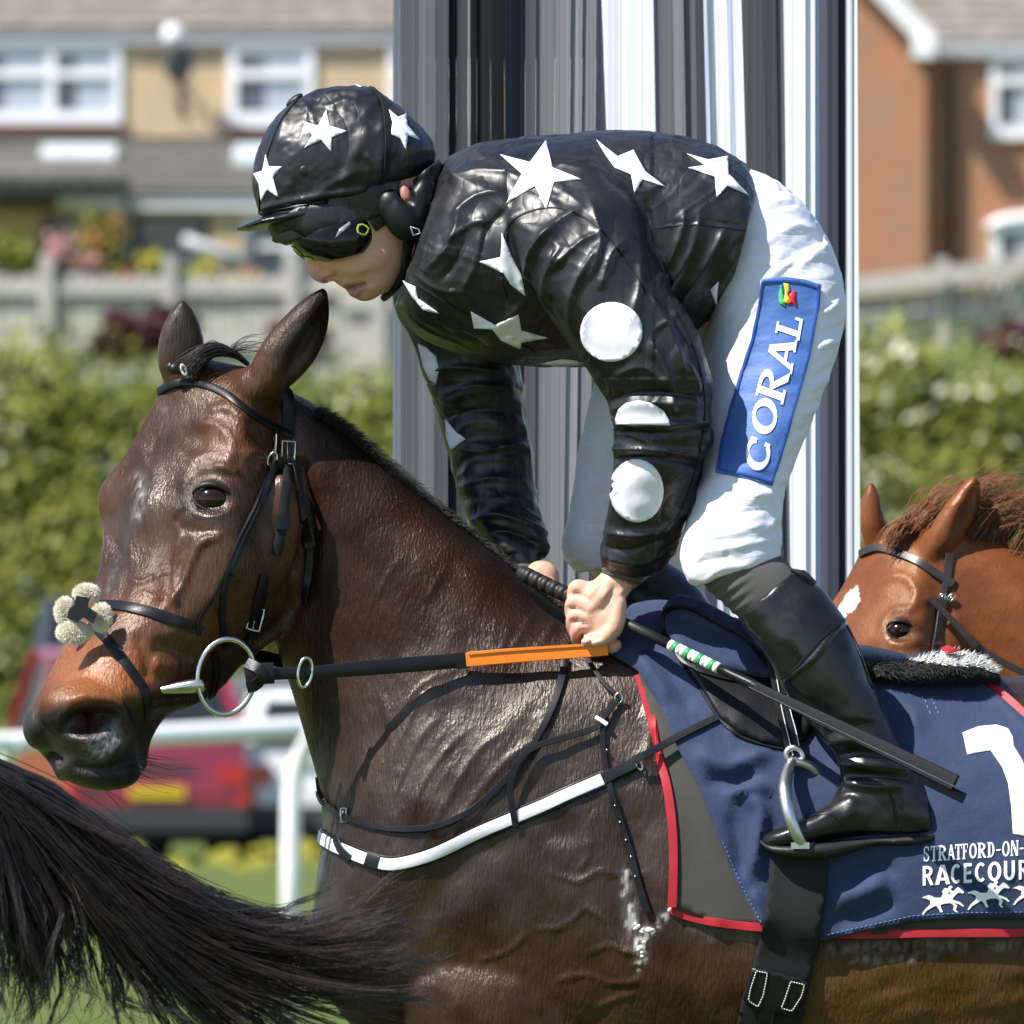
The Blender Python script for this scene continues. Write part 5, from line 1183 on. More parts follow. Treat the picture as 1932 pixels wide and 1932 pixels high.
# ---- socks and boots
mb = MB(); loft(mb, F0, [(1318, 1090, 1462, 1048, 74, -292), (1330, 1112, 1470, 1052, 72, -294), (1362, 1142, 1482, 1064, 68, -300), (1392, 1170, 1500, 1088, 62, -306)], 5, 32); me = remesh(mb, .003, 2)
deform(me, F0, lambda q, n: 1.4 * np.sin((q[:, 0] * .55 + q[:, 1] * .83) * .33) * sstep(1430, 1380, q[:, 0]))
link('sock', me, M['sock'], jock)
def make_boot(sh, nm):
    dx, dy, dd = sh
    mb = MB()
    loft(mb, F0, [(x0 + dx, y0 + dy, x1 + dx, y1 + dy, w, c + dd) for x0, y0, x1, y1, w, c in [
      (1386, 1168, 1496, 1076, 66, -306), (1402, 1190, 1545, 1112, 72, -312), (1420, 1212, 1588, 1168, 78, -318), (1450, 1254, 1614, 1222, 78, -324), (1468, 1292, 1636, 1285, 74, -328), (1500, 1340, 1660, 1330, 66, -330), (1540, 1388, 1682, 1390, 58, -332),
      (1570, 1425, 1708, 1432, 52, -334), (1580, 1466, 1730, 1474, 50, -336), (1566, 1502, 1748, 1512, 50, -338), (1560, 1530, 1760, 1545, 50, -338), (1570, 1562, 1757, 1572, 46, -338)]], 6, 36)
    loft(mb, F0, [(x0 + dx, y0 + dy, x1 + dx, y1 + dy, w, c + dd) for x0, y0, x1, y1, w, c in [
      (1740, 1500, 1752, 1574, 40, -338), (1690, 1478, 1700, 1576, 48, -338), (1630, 1478, 1640, 1574, 50, -338), (1585, 1496, 1592, 1578, 52, -340), (1535, 1528, 1540, 1586, 56, -344), (1480, 1552, 1486, 1596, 52, -348), (1445, 1568, 1448, 1598, 36, -350), (1432, 1580, 1433, 1594, 14, -350)]], 5, 30, 2.5)
    me = remesh(mb, .0033, 5)
    BT = [([(1535, 1405), (1600, 1395), (1680, 1405)], 9, 7), ([(1560, 1425), (1620, 1420), (1700, 1432)], 8, -7), ([(1572, 1440), (1640, 1442), (1715, 1452)], 9, 8), ([(1580, 1458), (1640, 1462), (1720, 1468)], 7, -6), ([(1582, 1474), (1640, 1482), (1700, 1480)], 8, 6), ([(1540, 1385), (1600, 1370), (1660, 1365)], 9, -5),
          ([(1590, 1500), (1600, 1520), (1580, 1545)], 10, 4), ([(1478, 1283), (1530, 1240), (1560, 1200), (1592, 1168)], 4, 4, 1), ([(1678, 1500), (1688, 1530), (1690, 1560)], 3, 3, 1)]
    BT = [([(a + dx, b + dy) for a, b in P], *r) for P, *r in BT]
    deform(me, F0, lambda q, n: ridges(q, n, BT) + 1.2 * fbm(q[:, 0] / 40, q[:, 1] / 40, q[:, 2] / 40, 41, 2))
    b = link(nm, me, M['boot'], jock)
    # sole and heel
    mb = MB(); loft(mb, F0, [(x0 + dx, y0 + dy, x1 + dx, y1 + dy, w, c + dd) for x0, y0, x1, y1, w, c in [
      (1428, 1580, 1428, 1588, 12, -350), (1446, 1590, 1448, 1606, 38, -350), (1486, 1590, 1490, 1616, 56, -348), (1540, 1585, 1545, 1618, 60, -344), (1600, 1580, 1605, 1604, 50, -340), (1640, 1578, 1645, 1592, 46, -338), (1690, 1574, 1694, 1594, 48, -338), (1740, 1570, 1742, 1588, 46, -338), (1760, 1564, 1760, 1580, 26, -338)]], 5, 28, 3.0)
    link('sole', remesh(mb, .003, 1), M['blackrubber'], b)
    return b
boot = make_boot((0, 0, 0), 'boot')
S_boot = Surf(boot)
strap('boot_seam', S_boot, [(1466, 1286), (1500, 1262), (1545, 1210), (1590, 1172)], 5, M['leather'], boot, 2.0, .3)
strap('boot_seam', S_boot, [(1598, 1180), (1620, 1225), (1632, 1262), (1648, 1300)], 4, M['leather'], boot, 2.0, .3)
strap('boot_seam', S_boot, [(1678, 1492), (1686, 1520), (1690, 1560)], 4, M['leather'], boot, 1.5, .2)
strap('boot_seam', S_boot, [(1530, 1540), (1560, 1535), (1580, 1545), (1590, 1560)], 3, M['leather'], boot, 1.5, .2)
strap('boot_cuff', S_boot, [(1384, 1166), (1420, 1130), (1460, 1098), (1496, 1076)], 7, M['leather'], boot, 3, .5)
strap('boot_tab', S_boot, [(1492, 1078), (1512, 1084), (1535, 1104)], [14, 24, 12], M['leather'], boot, 6, 1)
make_boot((-235, -20, 690), 'boot')

# ---- helmet
helmet = thing('helmet', 'black jockey skull cap with white stars and a black peak', 'helmet', tuple(W(650, 300)))
mb = MB()
loft(mb, F0, [(569, 186, 600, 168, 20, HD), (536, 208, 690, 164, 62, HD), (508, 240, 742, 194, 96, HD), (492, 272, 790, 236, 116, HD), (481, 305, 820, 272, 124, HD), (476, 345, 822, 296, 124, HD), (482, 378, 812, 322, 120, HD), (490, 402, 780, 345, 114, HD), (500, 412, 730, 364, 104, HD)], 6, 44, 2.25)
me = remesh(mb, .0032, 5)
HF = [([(562, 185), (540, 230), (525, 290)], 8, 5), ([(575, 190), (590, 230), (600, 280)], 7, 4), ([(530, 220), (500, 290), (495, 370)], 7, -4), ([(600, 195), (640, 175), (690, 180)], 8, 4), ([(620, 210), (650, 195), (680, 200)], 6, 4), ([(700, 240), (670, 300), (650, 360)], 12, 5), ([(720, 200), (722, 280), (712, 360)], 9, 4),
      ([(590, 380), (640, 345), (690, 320)], 9, 4), ([(500, 395), (580, 378), (690, 362)], 6, 5, 1), ([(500, 405), (600, 392), (700, 372)], 5, -5, 1), ([(690, 290), (710, 320), (720, 350)], 7, 5), ([(740, 230), (770, 280), (775, 330)], 8, 4)]
def helfn(q, near):
    x, y, d = q.T; wx = x + 12 * vnoise(x / 40, y / 40, d / 40, 51)
    return ridges(q, near, HF) + 1.6 * (1 - 2 * np.abs(vnoise(wx / 50, y / 60 + x / 60, d / 60, 52))) + 1.0 * (1 - 2 * np.abs(vnoise(wx / 17, y / 14, d / 30, 53))) * sstep(240, 200, y) + .8 * vnoise(x / 12, y / 9, d / 12, 54)
deform(me, F0, helfn)
cap = link('silk_cover', me, M['satin'], helmet); S_cap = Surf(cap)
for P in ([(572, 229), (600, 238), (616, 208), (622, 238), (655, 248), (626, 260), (625, 287), (606, 264), (574, 280), (590, 256)],
          [(503, 292), (508, 314), (533, 314), (516, 334), (526, 372), (505, 358), (494, 380), (490, 348), (480, 328), (497, 322)],
          [(733, 208), (750, 222), (765, 216), (768, 238), (791, 265), (768, 256), (766, 284), (755, 262), (737, 254), (740, 232)]):
    patch('star', S_cap, P, M['satinwhite'], helmet, 1.2, 1.3, 6, flat=2)
for P in ([(488, 266), (492, 262), (491, 274)], [(668, 160), (690, 162), (680, 166)]):
    patch('star', S_cap, P, M['satinwhite'], helmet, 1.2, 1.3, 5)
strap('strap', S_cap, [(700, 166), (722, 190), (730, 240), (730, 300), (722, 350), (716, 366)], 13, M['web'], helmet, 2.5, 1)
strap('strap', S_cap, [(562, 188), (530, 230), (506, 290), (492, 350), (490, 400)], 3, M['leather'], helmet, 2, .5)
strap('band', S_cap, [(488, 404), (540, 392), (620, 380), (700, 366), (722, 360)], 12, M['satin'], helmet, 4, .5)
l, n, ok = S_cap.hit(556, 192); mb = MB(); blob(mb, F0, 556, 190, HD, 20, 8, 16, -38); link('button', remesh(mb, .002, 2), M['satin'], helmet)
l, n, ok = S_cap.hit(575, 322); mb = MB(); mb.ell(l, (10 * K, 2.5 * K, 10 * K), None, 20, 6); mb.build('press_stud', M['satin'], helmet, True)
mb = MB()
loft(mb, F0, [(444, 430, 448, 436, 24, HD), (462, 424, 470, 436, 78, HD), (492, 412, 500, 430, 106, HD), (540, 400, 548, 424, 114, HD), (600, 390, 606, 412, 110, HD), (660, 376, 668, 398, 108, HD), (708, 364, 714, 384, 108, HD)], 5, 30, 2.6)
link('peak', remesh(mb, .0025, 3), M['boot'], helmet)
mb = MB()   # under-peak shell
loft(mb, F0, [(500, 405, 700, 368, 104, HD), (505, 430, 724, 385, 107, HD), (516, 452, 732, 402, 107, HD), (538, 464, 736, 414, 103, HD)], 5, 34, 2.4)
shell = link('shell', remesh(mb, .003, 3), M['satin'], helmet); S_sh = Surf(shell)
S_jb = Surf(jbody, shell)
patch('liner', S_jb, [(520, 415), (560, 394), (640, 370), (720, 344), (756, 340), (750, 396), (700, 412), (640, 430), (580, 445)], M['satin'], helmet, 4, 4, 8)
patch('badge', S_sh, oval(548, 443, 33, 9, -14), M['sock'], helmet, 1.5, 3, 6)
mb = MB()   # padded ear harness
blob(mb, F0, 760, 415, -122, 34, 48, 22, -28); blob(mb, F0, 742, 395, -118, 30, 36, 20, -20); blob(mb, F0, 790, 400, -112, 26, 62, 24, 12); blob(mb, F0, 775, 380, -112, 40, 22, 24, -20)
limb(mb, F0, [(772, 455, -108, 12), (768, 480, -98, 10), (762, 520, -70, 9), (740, 548, -40, 9), (725, 562, -10, 8)], 4)
me = remesh(mb, .0025, 4); deform(me, F0, lambda q, n: dents(q, n, [(768, 372, 13, 18, -25, -13, .4)])); ph = link('chin_harness', me, M['leather'], helmet)
mb = MB(); mb.tube([F0.p(776, 432, -140), F0.p(790, 436, -138), F0.p(794, 444, -136), F0.p(780, 448, -138)], 2.2 * K, 6, True); mb.build('buckle', M['steeldull'], helmet, True)
mb = MB()   # snood behind the ear down to the collar
loft(mb, F0, [(770, 350, 830, 300, 96, HD), (795, 430, 836, 330, 84, HD), (785, 500, 826, 400, 74, HD), (772, 535, 800, 470, 60, HD)], 4, 26); link('neck_scarf', remesh(mb, .003, 3), M['satin'], jock)
mb = MB(); limb(mb, F0, [(806, 395, -100, 10), (810, 430, -98, 11), (806, 462, -92, 9)], 4); link('neck', remesh(mb, .002, 2), mat('neck_skin', (.60, .30, .22), .5, .4), jock)
# ---- goggles
gog = thing('goggles', 'black wraparound riding goggles with lime yellow trim', 'goggles', tuple(W(630, 450)))
mb = MB()
loft(mb, F0, [(545, 440, 700, 392, 96, HD - 10), (550, 460, 712, 410, 104, HD - 14), (562, 476, 716, 432, 107, HD - 16), (584, 489, 712, 456, 105, HD - 16), (616, 498, 696, 478, 98, HD - 14)], 6, 36, 2.6)
gl = link('lens', remesh(mb, .0025, 4), M['lens'], gog); S_gl = Surf(gl)
strap('rim', S_gl, [(556, 470), (574, 486), (605, 497), (645, 500), (680, 486), (702, 460), (710, 432), (703, 412)], 9, M['blackrubber'], gog, 5, .5)
mb = MB(); mb.add([], []); patch('side_trim', S_gl, [(552, 462), (560, 470), (572, 482), (592, 488), (590, 492), (566, 482)], M['lime'], gog, 1, 3, 5)
strap('goggle_strap', S_jb, [(700, 424), (722, 408), (748, 388)], 30, M['blackrubber'], gog, 4, 3)
bx = [(676, 425), (682, 423), (694, 429), (695, 434), (690, 443), (684, 444), (674, 438), (673, 433)]
outline('clip', S_gl, bx, 3.2, M['lime'], gog)
patch('reflection_strip', S_gl, [(632, 450), (640, 432), (660, 418), (662, 424), (655, 432)], mat('painted_reflection', (.16, .17, .20), .2, .5), gog, .6, .5, 5)  # reflection on the lens, painted as a pale grey patch
# ------------------------------------------------------------------ bridle of the bay horse
bridle = thing('bridle', 'black leather bridle with crossed noseband and cream sheepskin pads on the bay horse', 'bridle', tuple(W(400, 950, -.1)))
LE = M['leather']
def loopring(name, c, rx, ry, r, m, parent, rot=0, depth=0, tilt=0.0, n=28, fr=F0):
    P = []
    for i in range(n):
        a = 2 * math.pi * i / n; px, py = rx * math.cos(a), ry * math.sin(a)
        qx = px * math.cos(R_(rot)) - py * math.sin(R_(rot)); qy = px * math.sin(R_(rot)) + py * math.cos(R_(rot))
        P.append(fr.p(c[0] + qx, c[1] + qy, depth + tilt * qx))
    b = MB(); b.tube(P, r * fr.s, 8, True); return b.build(name, m, parent, True)
def buckle(surf, x, y, w, h, rot, parent, off=7, m=None):
    """rectangular buckle frame with its tongue"""
    l, n, ok = surf.hit(x, y); b = MB(); P = []
    for px, py in ((-1, -1), (0, -1), (1, -1), (1, 0), (1, 1), (0, 1), (-1, 1), (-1, 0)):
        px *= w / 2; py *= h / 2
        qx, qy = px * math.cos(R_(rot)) - py * math.sin(R_(rot)), px * math.sin(R_(rot)) + py * math.cos(R_(rot))
        P.append(Vector(l) + Vector((qx * K, -off * K, -qy * K)))
    b.tube(P, 2.3 * K, 7, True); o = b.build('buckle', m or M['steel'], parent, True)
    b = MB(); b.tube([(P[1] + P[0]) / 2 * .5 + P[1] * .5, P[5] + Vector((0, -2 * K, 0))], 1.6 * K, 6); b.build('buckle_tongue', m or M['steel'], o, True)
    return o
strap('browband', S_bay, [(300, 740), (320, 728), (345, 722), (382, 725), (428, 745), (476, 783), (517, 806), (552, 822)], 15, LE, bridle, 2.4, 2)
strap('headpiece', S_bay, [(540, 735), (545, 775), (543, 822)], 25, LE, bridle, 2.6, 3)
strap('throatlatch', S_bay, [(553, 862), (563, 920), (574, 995), (582, 1030), (581, 1085), (578, 1142)], 15, LE, bridle, 3, 5)
strap('keeper', S_bay, [(575, 1000), (580, 1034)], 24, LE, bridle, 5, 8)
strap('strap_end', S_bay, [(541, 880), (538, 930), (532, 990), (520, 1047)], 19, M['web'], bridle, 3, 4)
strap('keeper', S_bay, [(534, 974), (530, 1000)], 26, LE, bridle, 4, 7)
strap('cheekpiece', S_bay, [(517, 812), (516, 860), (513, 892), (492, 946), (462, 1010), (434, 1078)], 10, LE, bridle, 8, 2)
strap('cheekpiece', S_bay, [(508, 890), (484, 946), (452, 1012), (428, 1078)], 8, LE, bridle, 7, 2)
strap('cheekpiece', S_bay, [(432, 1074), (421, 1117), (417, 1165), (423, 1220)], 11, LE, bridle, 8, 2)
strap('noseband_hanger', S_bay, [(430, 1072), (405, 1122), (378, 1163), (370, 1190)], 6, LE, bridle, 5, 2)
strap('keeper', S_bay, [(428, 1076), (440, 1082)], 12, LE, bridle, 10, 4)
strap('keeper', S_bay, [(503, 884), (524, 894)], 18, LE, bridle, 8, 4)
loopring('cheek_loop', (515, 868), 8, 14, 1.8, M['steel'], bridle, 20, F0.inv(np.array([tuple(S_bay.hit(515, 868)[0])]))[0, 2] - 10)
strap('bit_strap', S_bay, [(497, 1085), (488, 1130), (480, 1175), (466, 1216)], [22, 30, 28, 20], LE, bridle, 2.6, 3)
buckle(S_bay, 544, 854, 25, 42, 4, bridle); buckle(S_bay, 482, 1168, 25, 42, 14, bridle)
strap('noseband', S_bay, [(186, 1142), (230, 1144), (278, 1154), (341, 1174), (380, 1190)], 21, LE, bridle, 2.4, 2)
strap('noseband', S_bay, [(172, 1175), (208, 1213), (246, 1264), (273, 1306), (282, 1358)], 19, LE, bridle, 2.4, 2)
strap('noseband', S_bay, [(135, 1150), (124, 1162), (115, 1190)], 14, LE, bridle, 2.4, 2)
strap('curb_strap', S_bay, [(402, 1230), (408, 1268), (398, 1312), (380, 1334)], 15, LE, bridle, 5, 2)
V_, F_, nb_ = fill([(150, 1125), (176, 1130), (172, 1146), (190, 1158), (182, 1178), (164, 1166), (150, 1176), (132, 1166), (136, 1150), (146, 1142)], 7)
b = MB(); nv_ = len(V_); dz_ = lambda x_, y_: -225 - (x_ - 150) * .75 - 5 * math.cos((x_ - 160) * .05)
b.add([F0.p(x_, y_, dz_(x_, y_) - 12) for x_, y_ in V_] + [F0.p(x_, y_, dz_(x_, y_) - 5) for x_, y_ in V_], [list(f_) for f_ in F_] + [[i + nv_ for i in f_[::-1]] for f_ in F_] + [[j, (j + 1) % nb_, (j + 1) % nb_ + nv_, j + nv_] for j in range(nb_)])
b.build('noseband_rosette', LE, bridle, False)
def fleece(name, parent, surf, x, y, rx, ry, n, m, hl=9, lift=6, seed=1, dep=None):
    """tufts of wool over a padded core"""
    rs = random.Random(seed); l, nn, ok = surf.hit(x, y); c = Vector(l) + Vector((0, -lift * K, 0)) if dep is None else Vector(F0.p(x, y, dep)); b = MB()
    b.ell(c, (rx * K * .8, min(rx, ry) * .7 * K, ry * K * .8), None, 16, 10)
    for i in range(n):
        v = Vector((rs.gauss(0, 1), -abs(rs.gauss(0, 1)), rs.gauss(0, 1))).normalized()
        p = c + Vector((v.x * rx * K * .85, v.y * min(rx, ry) * .65 * K, v.z * ry * K * .85))
        dirv = (v + Vector((rs.uniform(-.5, .5), rs.uniform(-.5, .3), rs.uniform(-.5, .5)))).normalized()
        t = dirv.orthogonal().normalized() * (1.1 * K)
        e = p + dirv * (hl * rs.uniform(.5, 1.1) * K); k = len(b.v); t2 = dirv.cross(t)
        b.add([p + t, p - t * .5 + t2, p - t * .5 - t2, e], [[0, 1, 3], [1, 2, 3], [2, 0, 3]])
    return b.build(name, m, parent, False)
for i, (x_, y_, rx_, ry_) in enumerate(((168, 1121, 22, 14), (126, 1154, 15, 24), (196, 1166, 17, 24), (146, 1194, 33, 19))):
    fleece('sheepskin_pad', bridle, S_bay, x_, y_, rx_, ry_, 2400, M['fleece'], 11, 10, i, (-195, -160, -222, -215)[i])
# bit
bit = thing('bit', 'steel loose ring snaffle bit in the mouth of the bay horse', 'bit', tuple(W(430, 1277, -.1)))
BD = -188
loopring('bit_ring', (430, 1277), 53, 71, 5.2, M['steel'], bit, 8, BD - 20, .25, 40)
b = MB(); b.tube([F0.p(x_, y_, d_) for x_, y_, d_ in ((275, 1306, -198), (293, 1304, -206), (330, 1299, -212), (360, 1295, -214), (384, 1292, -214), (389, 1291, -214))], [3 * K, 5 * K, 10 * K, 13 * K, 13.5 * K, 11 * K], 14)
b.build('mouthpiece', M['steel'], bit, True)
loopring('bit_ring', (462, 1245), 14, 9, 4, M['steel'], bit, 0, 20)
# reins
reins = thing('reins', 'black rein with an orange rubber grip running from the bit to the hand', 'reins', tuple(W(800, 1250, -.2)))
freestrap('rein', [(474, 1268, -208), (512, 1271, -206), (600, 1268, -200), (740, 1257, -190), (885, 1245, -182)], [26, 22, 28, 29, 28], LE, reins, 4)
freestrap('rein_grip', [(880, 1245, -183), (960, 1238, -187), (1050, 1232, -192), (1120, 1228, -198), (1146, 1226, -200)], [28, 28, 27, 25, 22], M['orange'], reins, 7)
freestrap('rein_grip', [(884, 1234, -191), (960, 1227, -195), (1050, 1221, -200), (1120, 1217, -206), (1143, 1218, -207)], 5, M['orange'], reins, 2)
freestrap('keeper', [(862, 1247, -180), (884, 1245, -182)], 32, LE, reins, 8)
freestrap('rein_loop', [(470, 1252, -208), (490, 1262, -222), (498, 1275, -224), (486, 1292, -220), (472, 1296, -208)], 22, LE, reins, 5, normal=(.3, -1, 0))
freestrap('rein_loop', [(468, 1276, -206), (490, 1272, -214), (520, 1270, -214)], 40, LE, reins, 6)
loopring('rein_stop', (578, 1269), 13, 28, 3.4, M['steel'], reins, 8, -206, .3)
freestrap('rein', [(455, 1236, 10), (500, 1240, 60), (600, 1262, 120), (800, 1255, 150), (960, 1180, 130), (1020, 1105, 70)], 24, LE, reins, 3)
# ------------------------------------------------------------------ breastplate
brp = thing('breastplate', 'white elastic breast girth with thin black martingale straps on the bay horse', 'breastplate', tuple(W(900, 1500, -.15)))
BGp = [(604, 1577), (630, 1594), (657, 1606), (690, 1620), (719, 1629), (753, 1630), (815, 1612), (898, 1573), (960, 1548), (1023, 1522), (1085, 1494), (1150, 1466)]
strap('elastic_binding', S_bay, BGp, 31, LE, brp, 3, 3)
strap('elastic_band', S_bay, BGp, 22, M['elastic'], brp, 3, 6)
strap('loop', S_bay, [(640, 1582), (650, 1605), (668, 1622)], 16, LE, brp, 2.6, 9)
strap('loop', S_bay, [(695, 1622), (718, 1630)], 26, LE, brp, 2.6, 9)
strap('sleeve', S_bay, [(1138, 1472), (1170, 1456), (1203, 1441)], 22, LE, brp, 5, 7)
strap('girth_strap', S_bay, [(1200, 1440), (1251, 1415), (1300, 1390), (1358, 1362)], 14, LE, brp, 3, 26)
loopring('metal_loop', (1203, 1440), 5, 13, 2, M['steel'], brp, -25, F0.inv(np.array([tuple(S_bay.hit(1203, 1440)[0])]))[0, 2] - 12)
strap('neck_strap', S_bay, [(604, 1496), (612, 1512), (630, 1525), (650, 1540), (711, 1560), (773, 1565), (836, 1556), (898, 1523), (956, 1469), (1006, 1406), (1043, 1336), (1062, 1275), (1066, 1245)], [10, 12, 12, 12, 12, 12, 11, 12, 14, 15], LE, brp, 2.6, 6)
freestrap('strap_end', [(597, 1468, -20), (603, 1495, -40), (614, 1515, -60)], [4, 8, 10], LE, brp, 3)
buckle(S_bay, 648, 1538, 10, 26, 0, brp, 10)
strap('hanger_strap', S_bay, [(974, 1562), (966, 1520), (963, 1482), (977, 1440), (1008, 1412), (1064, 1394), (1122, 1377), (1140, 1355), (1164, 1320)], 12, LE, brp, 2.6, 8, lift=[0, 6, 10, 12, 8, 6, 5, 4, 3])
strap('hanger_strap', S_bay, [(1166, 1318), (1140, 1292), (1118, 1262), (1108, 1245)], 9, LE, brp, 2.6, 8)
strap('saddle_strap', S_bay, [(1150, 1360), (1138, 1372), (1138, 1410), (1151, 1485), (1176, 1564), (1201, 1647), (1224, 1722)], [9, 11, 12, 12, 12, 13, 15], LE, brp, 2.6, 7)
strap('saddle_strap', S_bay, [(1168, 1322), (1152, 1345), (1140, 1362)], 7, LE, brp, 2.6, 11)
for x_, y_ in ((1146, 1418), (1161, 1520), (1171, 1552), (1182, 1586), (1192, 1618), (1201, 1650)):
    l, n, ok = S_bay.hit(x_, y_); b = MB(); b.ell(Vector(l) + Vector(n) * 11 * K, (2.6 * K,) * 3, None, 8, 6); b.build('rivet', M['steel'], brp, True)
loopring('ring', (1166, 1317), 7, 9, 2, M['steel'], brp, 0, F0.inv(np.array([tuple(S_bay.hit(1166, 1317)[0])]))[0, 2] - 14)
strap('tie', S_bay, [(1124, 1358), (1136, 1365), (1146, 1372)], 8, M['whitetape'], brp, 5, 13)

# ------------------------------------------------------------------ pad, number cloth, saddle, girth
pad = thing('saddle_pad', 'grey felt pad with red binding under the number cloth', 'saddle pad', tuple(W(1600, 1600, -.2)))
PADP = [(1205, 1275), (1228, 1352), (1247, 1430), (1264, 1518), (1271, 1606), (1268, 1712), (1348, 1740), (1436, 1750), (1612, 1763), (1744, 1761), (1932, 1760), (2100, 1755), (2090, 1450), (1960, 1360), (1850, 1290), (1500, 1240), (1300, 1200)]
po = patch('felt', S_bay, PADP, M['greypad'], pad, 2, 7, 17, flat=6, jump=.6)
S_pad = Surf(po, bay_body)
strap('binding', S_pad, [(1205, 1275), (1228, 1352), (1247, 1430), (1264, 1518), (1271, 1606), (1269, 1712)], 17, M['red'], pad, 6, 0)
strap('binding', S_pad, [(1266, 1716), (1292, 1727), (1348, 1740), (1436, 1750), (1612, 1763), (1744, 1761), (1932, 1760), (2050, 1757)], 16, M['red'], pad, 6, 0)
strap('binding', S_pad, [(1845, 1285), (1890, 1310), (1935, 1350), (1975, 1400)], 15, M['red'], pad, 6, 1)
CLOTHP = [(1200, 1140), (1260, 1136), (1330, 1148), (1400, 1185), (1500, 1240), (1660, 1285), (1800, 1290), (1850, 1296), (1880, 1315), (1935, 1362), (2010, 1500), (2050, 1735), (1932, 1732), (1822, 1732), (1722, 1738), (1612, 1762), (1551, 1774), (1500, 1776), (1441, 1746),
          (1428, 1733), (1392, 1667), (1357, 1584), (1322, 1496), (1278, 1412), (1243, 1333), (1203, 1272), (1151, 1240), (1165, 1190)]
ncl = thing('number_cloth', 'navy racecourse number cloth with white lettering under the saddle', 'number cloth', tuple(W(1650, 1500, -.3)))
CF = [([(1310, 1420), (1370, 1450), (1420, 1440), (1460, 1425)], 14, 9), ([(1330, 1470), (1385, 1478), (1410, 1465), (1430, 1475)], 12, -9), ([(1370, 1510), (1395, 1500), (1430, 1490), (1460, 1500)], 10, 12), ([(1405, 1530), (1425, 1515), (1440, 1540), (1430, 1600), (1425, 1660)], 12, 13), ([(1380, 1530), (1395, 1600), (1400, 1660)], 12, -7),
      ([(1420, 1680), (1440, 1720), (1446, 1750)], 8, 9), ([(1570, 1700), (1620, 1690), (1680, 1660)], 16, 9), ([(1560, 1740), (1620, 1730), (1700, 1700)], 14, -6), ([(1590, 1660), (1640, 1640), (1700, 1640)], 14, -5), ([(1660, 1310), (1720, 1340), (1730, 1400)], 14, 4), ([(1170, 1230), (1220, 1260), (1270, 1330)], 10, 6), ([(1220, 1240), (1270, 1290), (1310, 1350)], 12, -5),
      ([(1430, 1330), (1380, 1390), (1400, 1420), (1460, 1440)], 6, 4), ([(1860, 1690), (1900, 1650), (1932, 1600)], 20, 3)]
def cloth_fn(x, y):
    q = np.stack([x, y, x * 0], 1); return 1.7 * ridges(q, np.ones(len(x)), CF) + 1.5 * vnoise(x / 60, y / 60, x * 0, 61) + .5 * vnoise(x / 18, y / 18, x * 0, 62)
co_ = patch('cloth', S_pad, CLOTHP, M['navy'], ncl, 11, 3, 11, flat=5, fn=cloth_fn, jump=.6)
S_cl = Surf(co_)
for P in ([(1722, 1728), (1822, 1722), (1932, 1721)], [(1560, 1764), (1612, 1752), (1722, 1728)], [(1745, 1320), (1757, 1352)], [(1758, 1316), (1772, 1350)], [(1436, 1740), (1398, 1668), (1362, 1584)]):
    P = resample(np.array(P, float), 9)
    b = MB()
    for i in range(len(P) - 1):
        p0 = S_cl.hit(*P[i])[0] + Vector((0, -1.2 * K, 0)); p1 = S_cl.hit(*(P[i] * .45 + P[i + 1] * .55))[0] + Vector((0, -1.2 * K, 0)); b.tube([p0, p1], 1.0 * K, 5)
    so = b.build('stitching', mat('pale_thread', (.10, .16, .34), .6, .3), co_); so['kind'] = 'stuff'
NUM = [(1816, 1383), (1847, 1371), (1880, 1368), (1902, 1375), (1911, 1390), (1913, 1408), (1930, 1436), (1950, 1500), (1956, 1584), (1911, 1573), (1908, 1521), (1902, 1478), (1891, 1448), (1869, 1416), (1825, 1424)]
patch('number', S_cl, NUM, M['print'], ncl, .8, .8, 9)
def line_place(xs, yb, h, slope):
    def f(i, u, v):
        x = xs[i][0] + (xs[i][1] - xs[i][0]) * u; return (x, yb + slope * (x - xs[0][0]) - h * v)
    return f
cx = lambda a: 1226.4 + a * .3653
letters('STRATFORD-ON-A', S_cl, line_place([(cx(a), cx(b)) for a, b in ((1412, 1446), (1450, 1484), (1487, 1534), (1536, 1574), (1576, 1610), (1613, 1644), (1648, 1688), (1692, 1738), (1742, 1782), (1786, 1813), (1818, 1858), (1862, 1904), (1907, 1932), (1934, 1976))], 1626, 29, -.066), M['print'], ncl, step=0, off=.6, thick=.8)
letters('raCECour'.replace('C', 'c'), S_cl, line_place([(cx(a), cx(b)) for a, b in ((1408, 1466), (1472, 1548), (1554, 1608), (1620, 1668), (1678, 1736), (1744, 1814), (1828, 1888), (1904, 1962))], 1671, 37, -.062), M['print'], ncl, step=0, off=.6, thick=.8)
# running racehorses printed along the hem
RUN = [(0, .62), (.06, .66), (.16, .70), (.24, .66), (.30, .60), (.42, .58), (.52, .60), (.60, .66), (.70, .74), (.80, .86), (.84, .92), (.88, .90), (.96, .80), (1.0, .72), (.97, .68), (.90, .72), (.84, .70), (.76, .58), (.72, .48), (.80, .44), (.92, .36), (1.0, .22), (.97, .20), (.88, .30), (.78, .36), (.84, .24), (.80, .10), (.86, .02), (.80, .02), (.74, .12), (.76, .26), (.68, .36), (.56, .36), (.44, .32), (.46, .20), (.50, .06), (.44, .04), (.40, .18), (.34, .30), (.24, .24), (.12, .14), (.04, .0), (.0, .02), (.08, .20), (.20, .36), (.20, .50), (.10, .58)]
JOC = [(.46, .60), (.50, .70), (.48, .82), (.54, .92), (.62, .90), (.64, .98), (.70, 1.0), (.73, .93), (.68, .86), (.74, .78), (.80, .74), (.70, .72), (.64, .78), (.62, .70), (.58, .62)]
LET['h'] = [RUN, JOC]
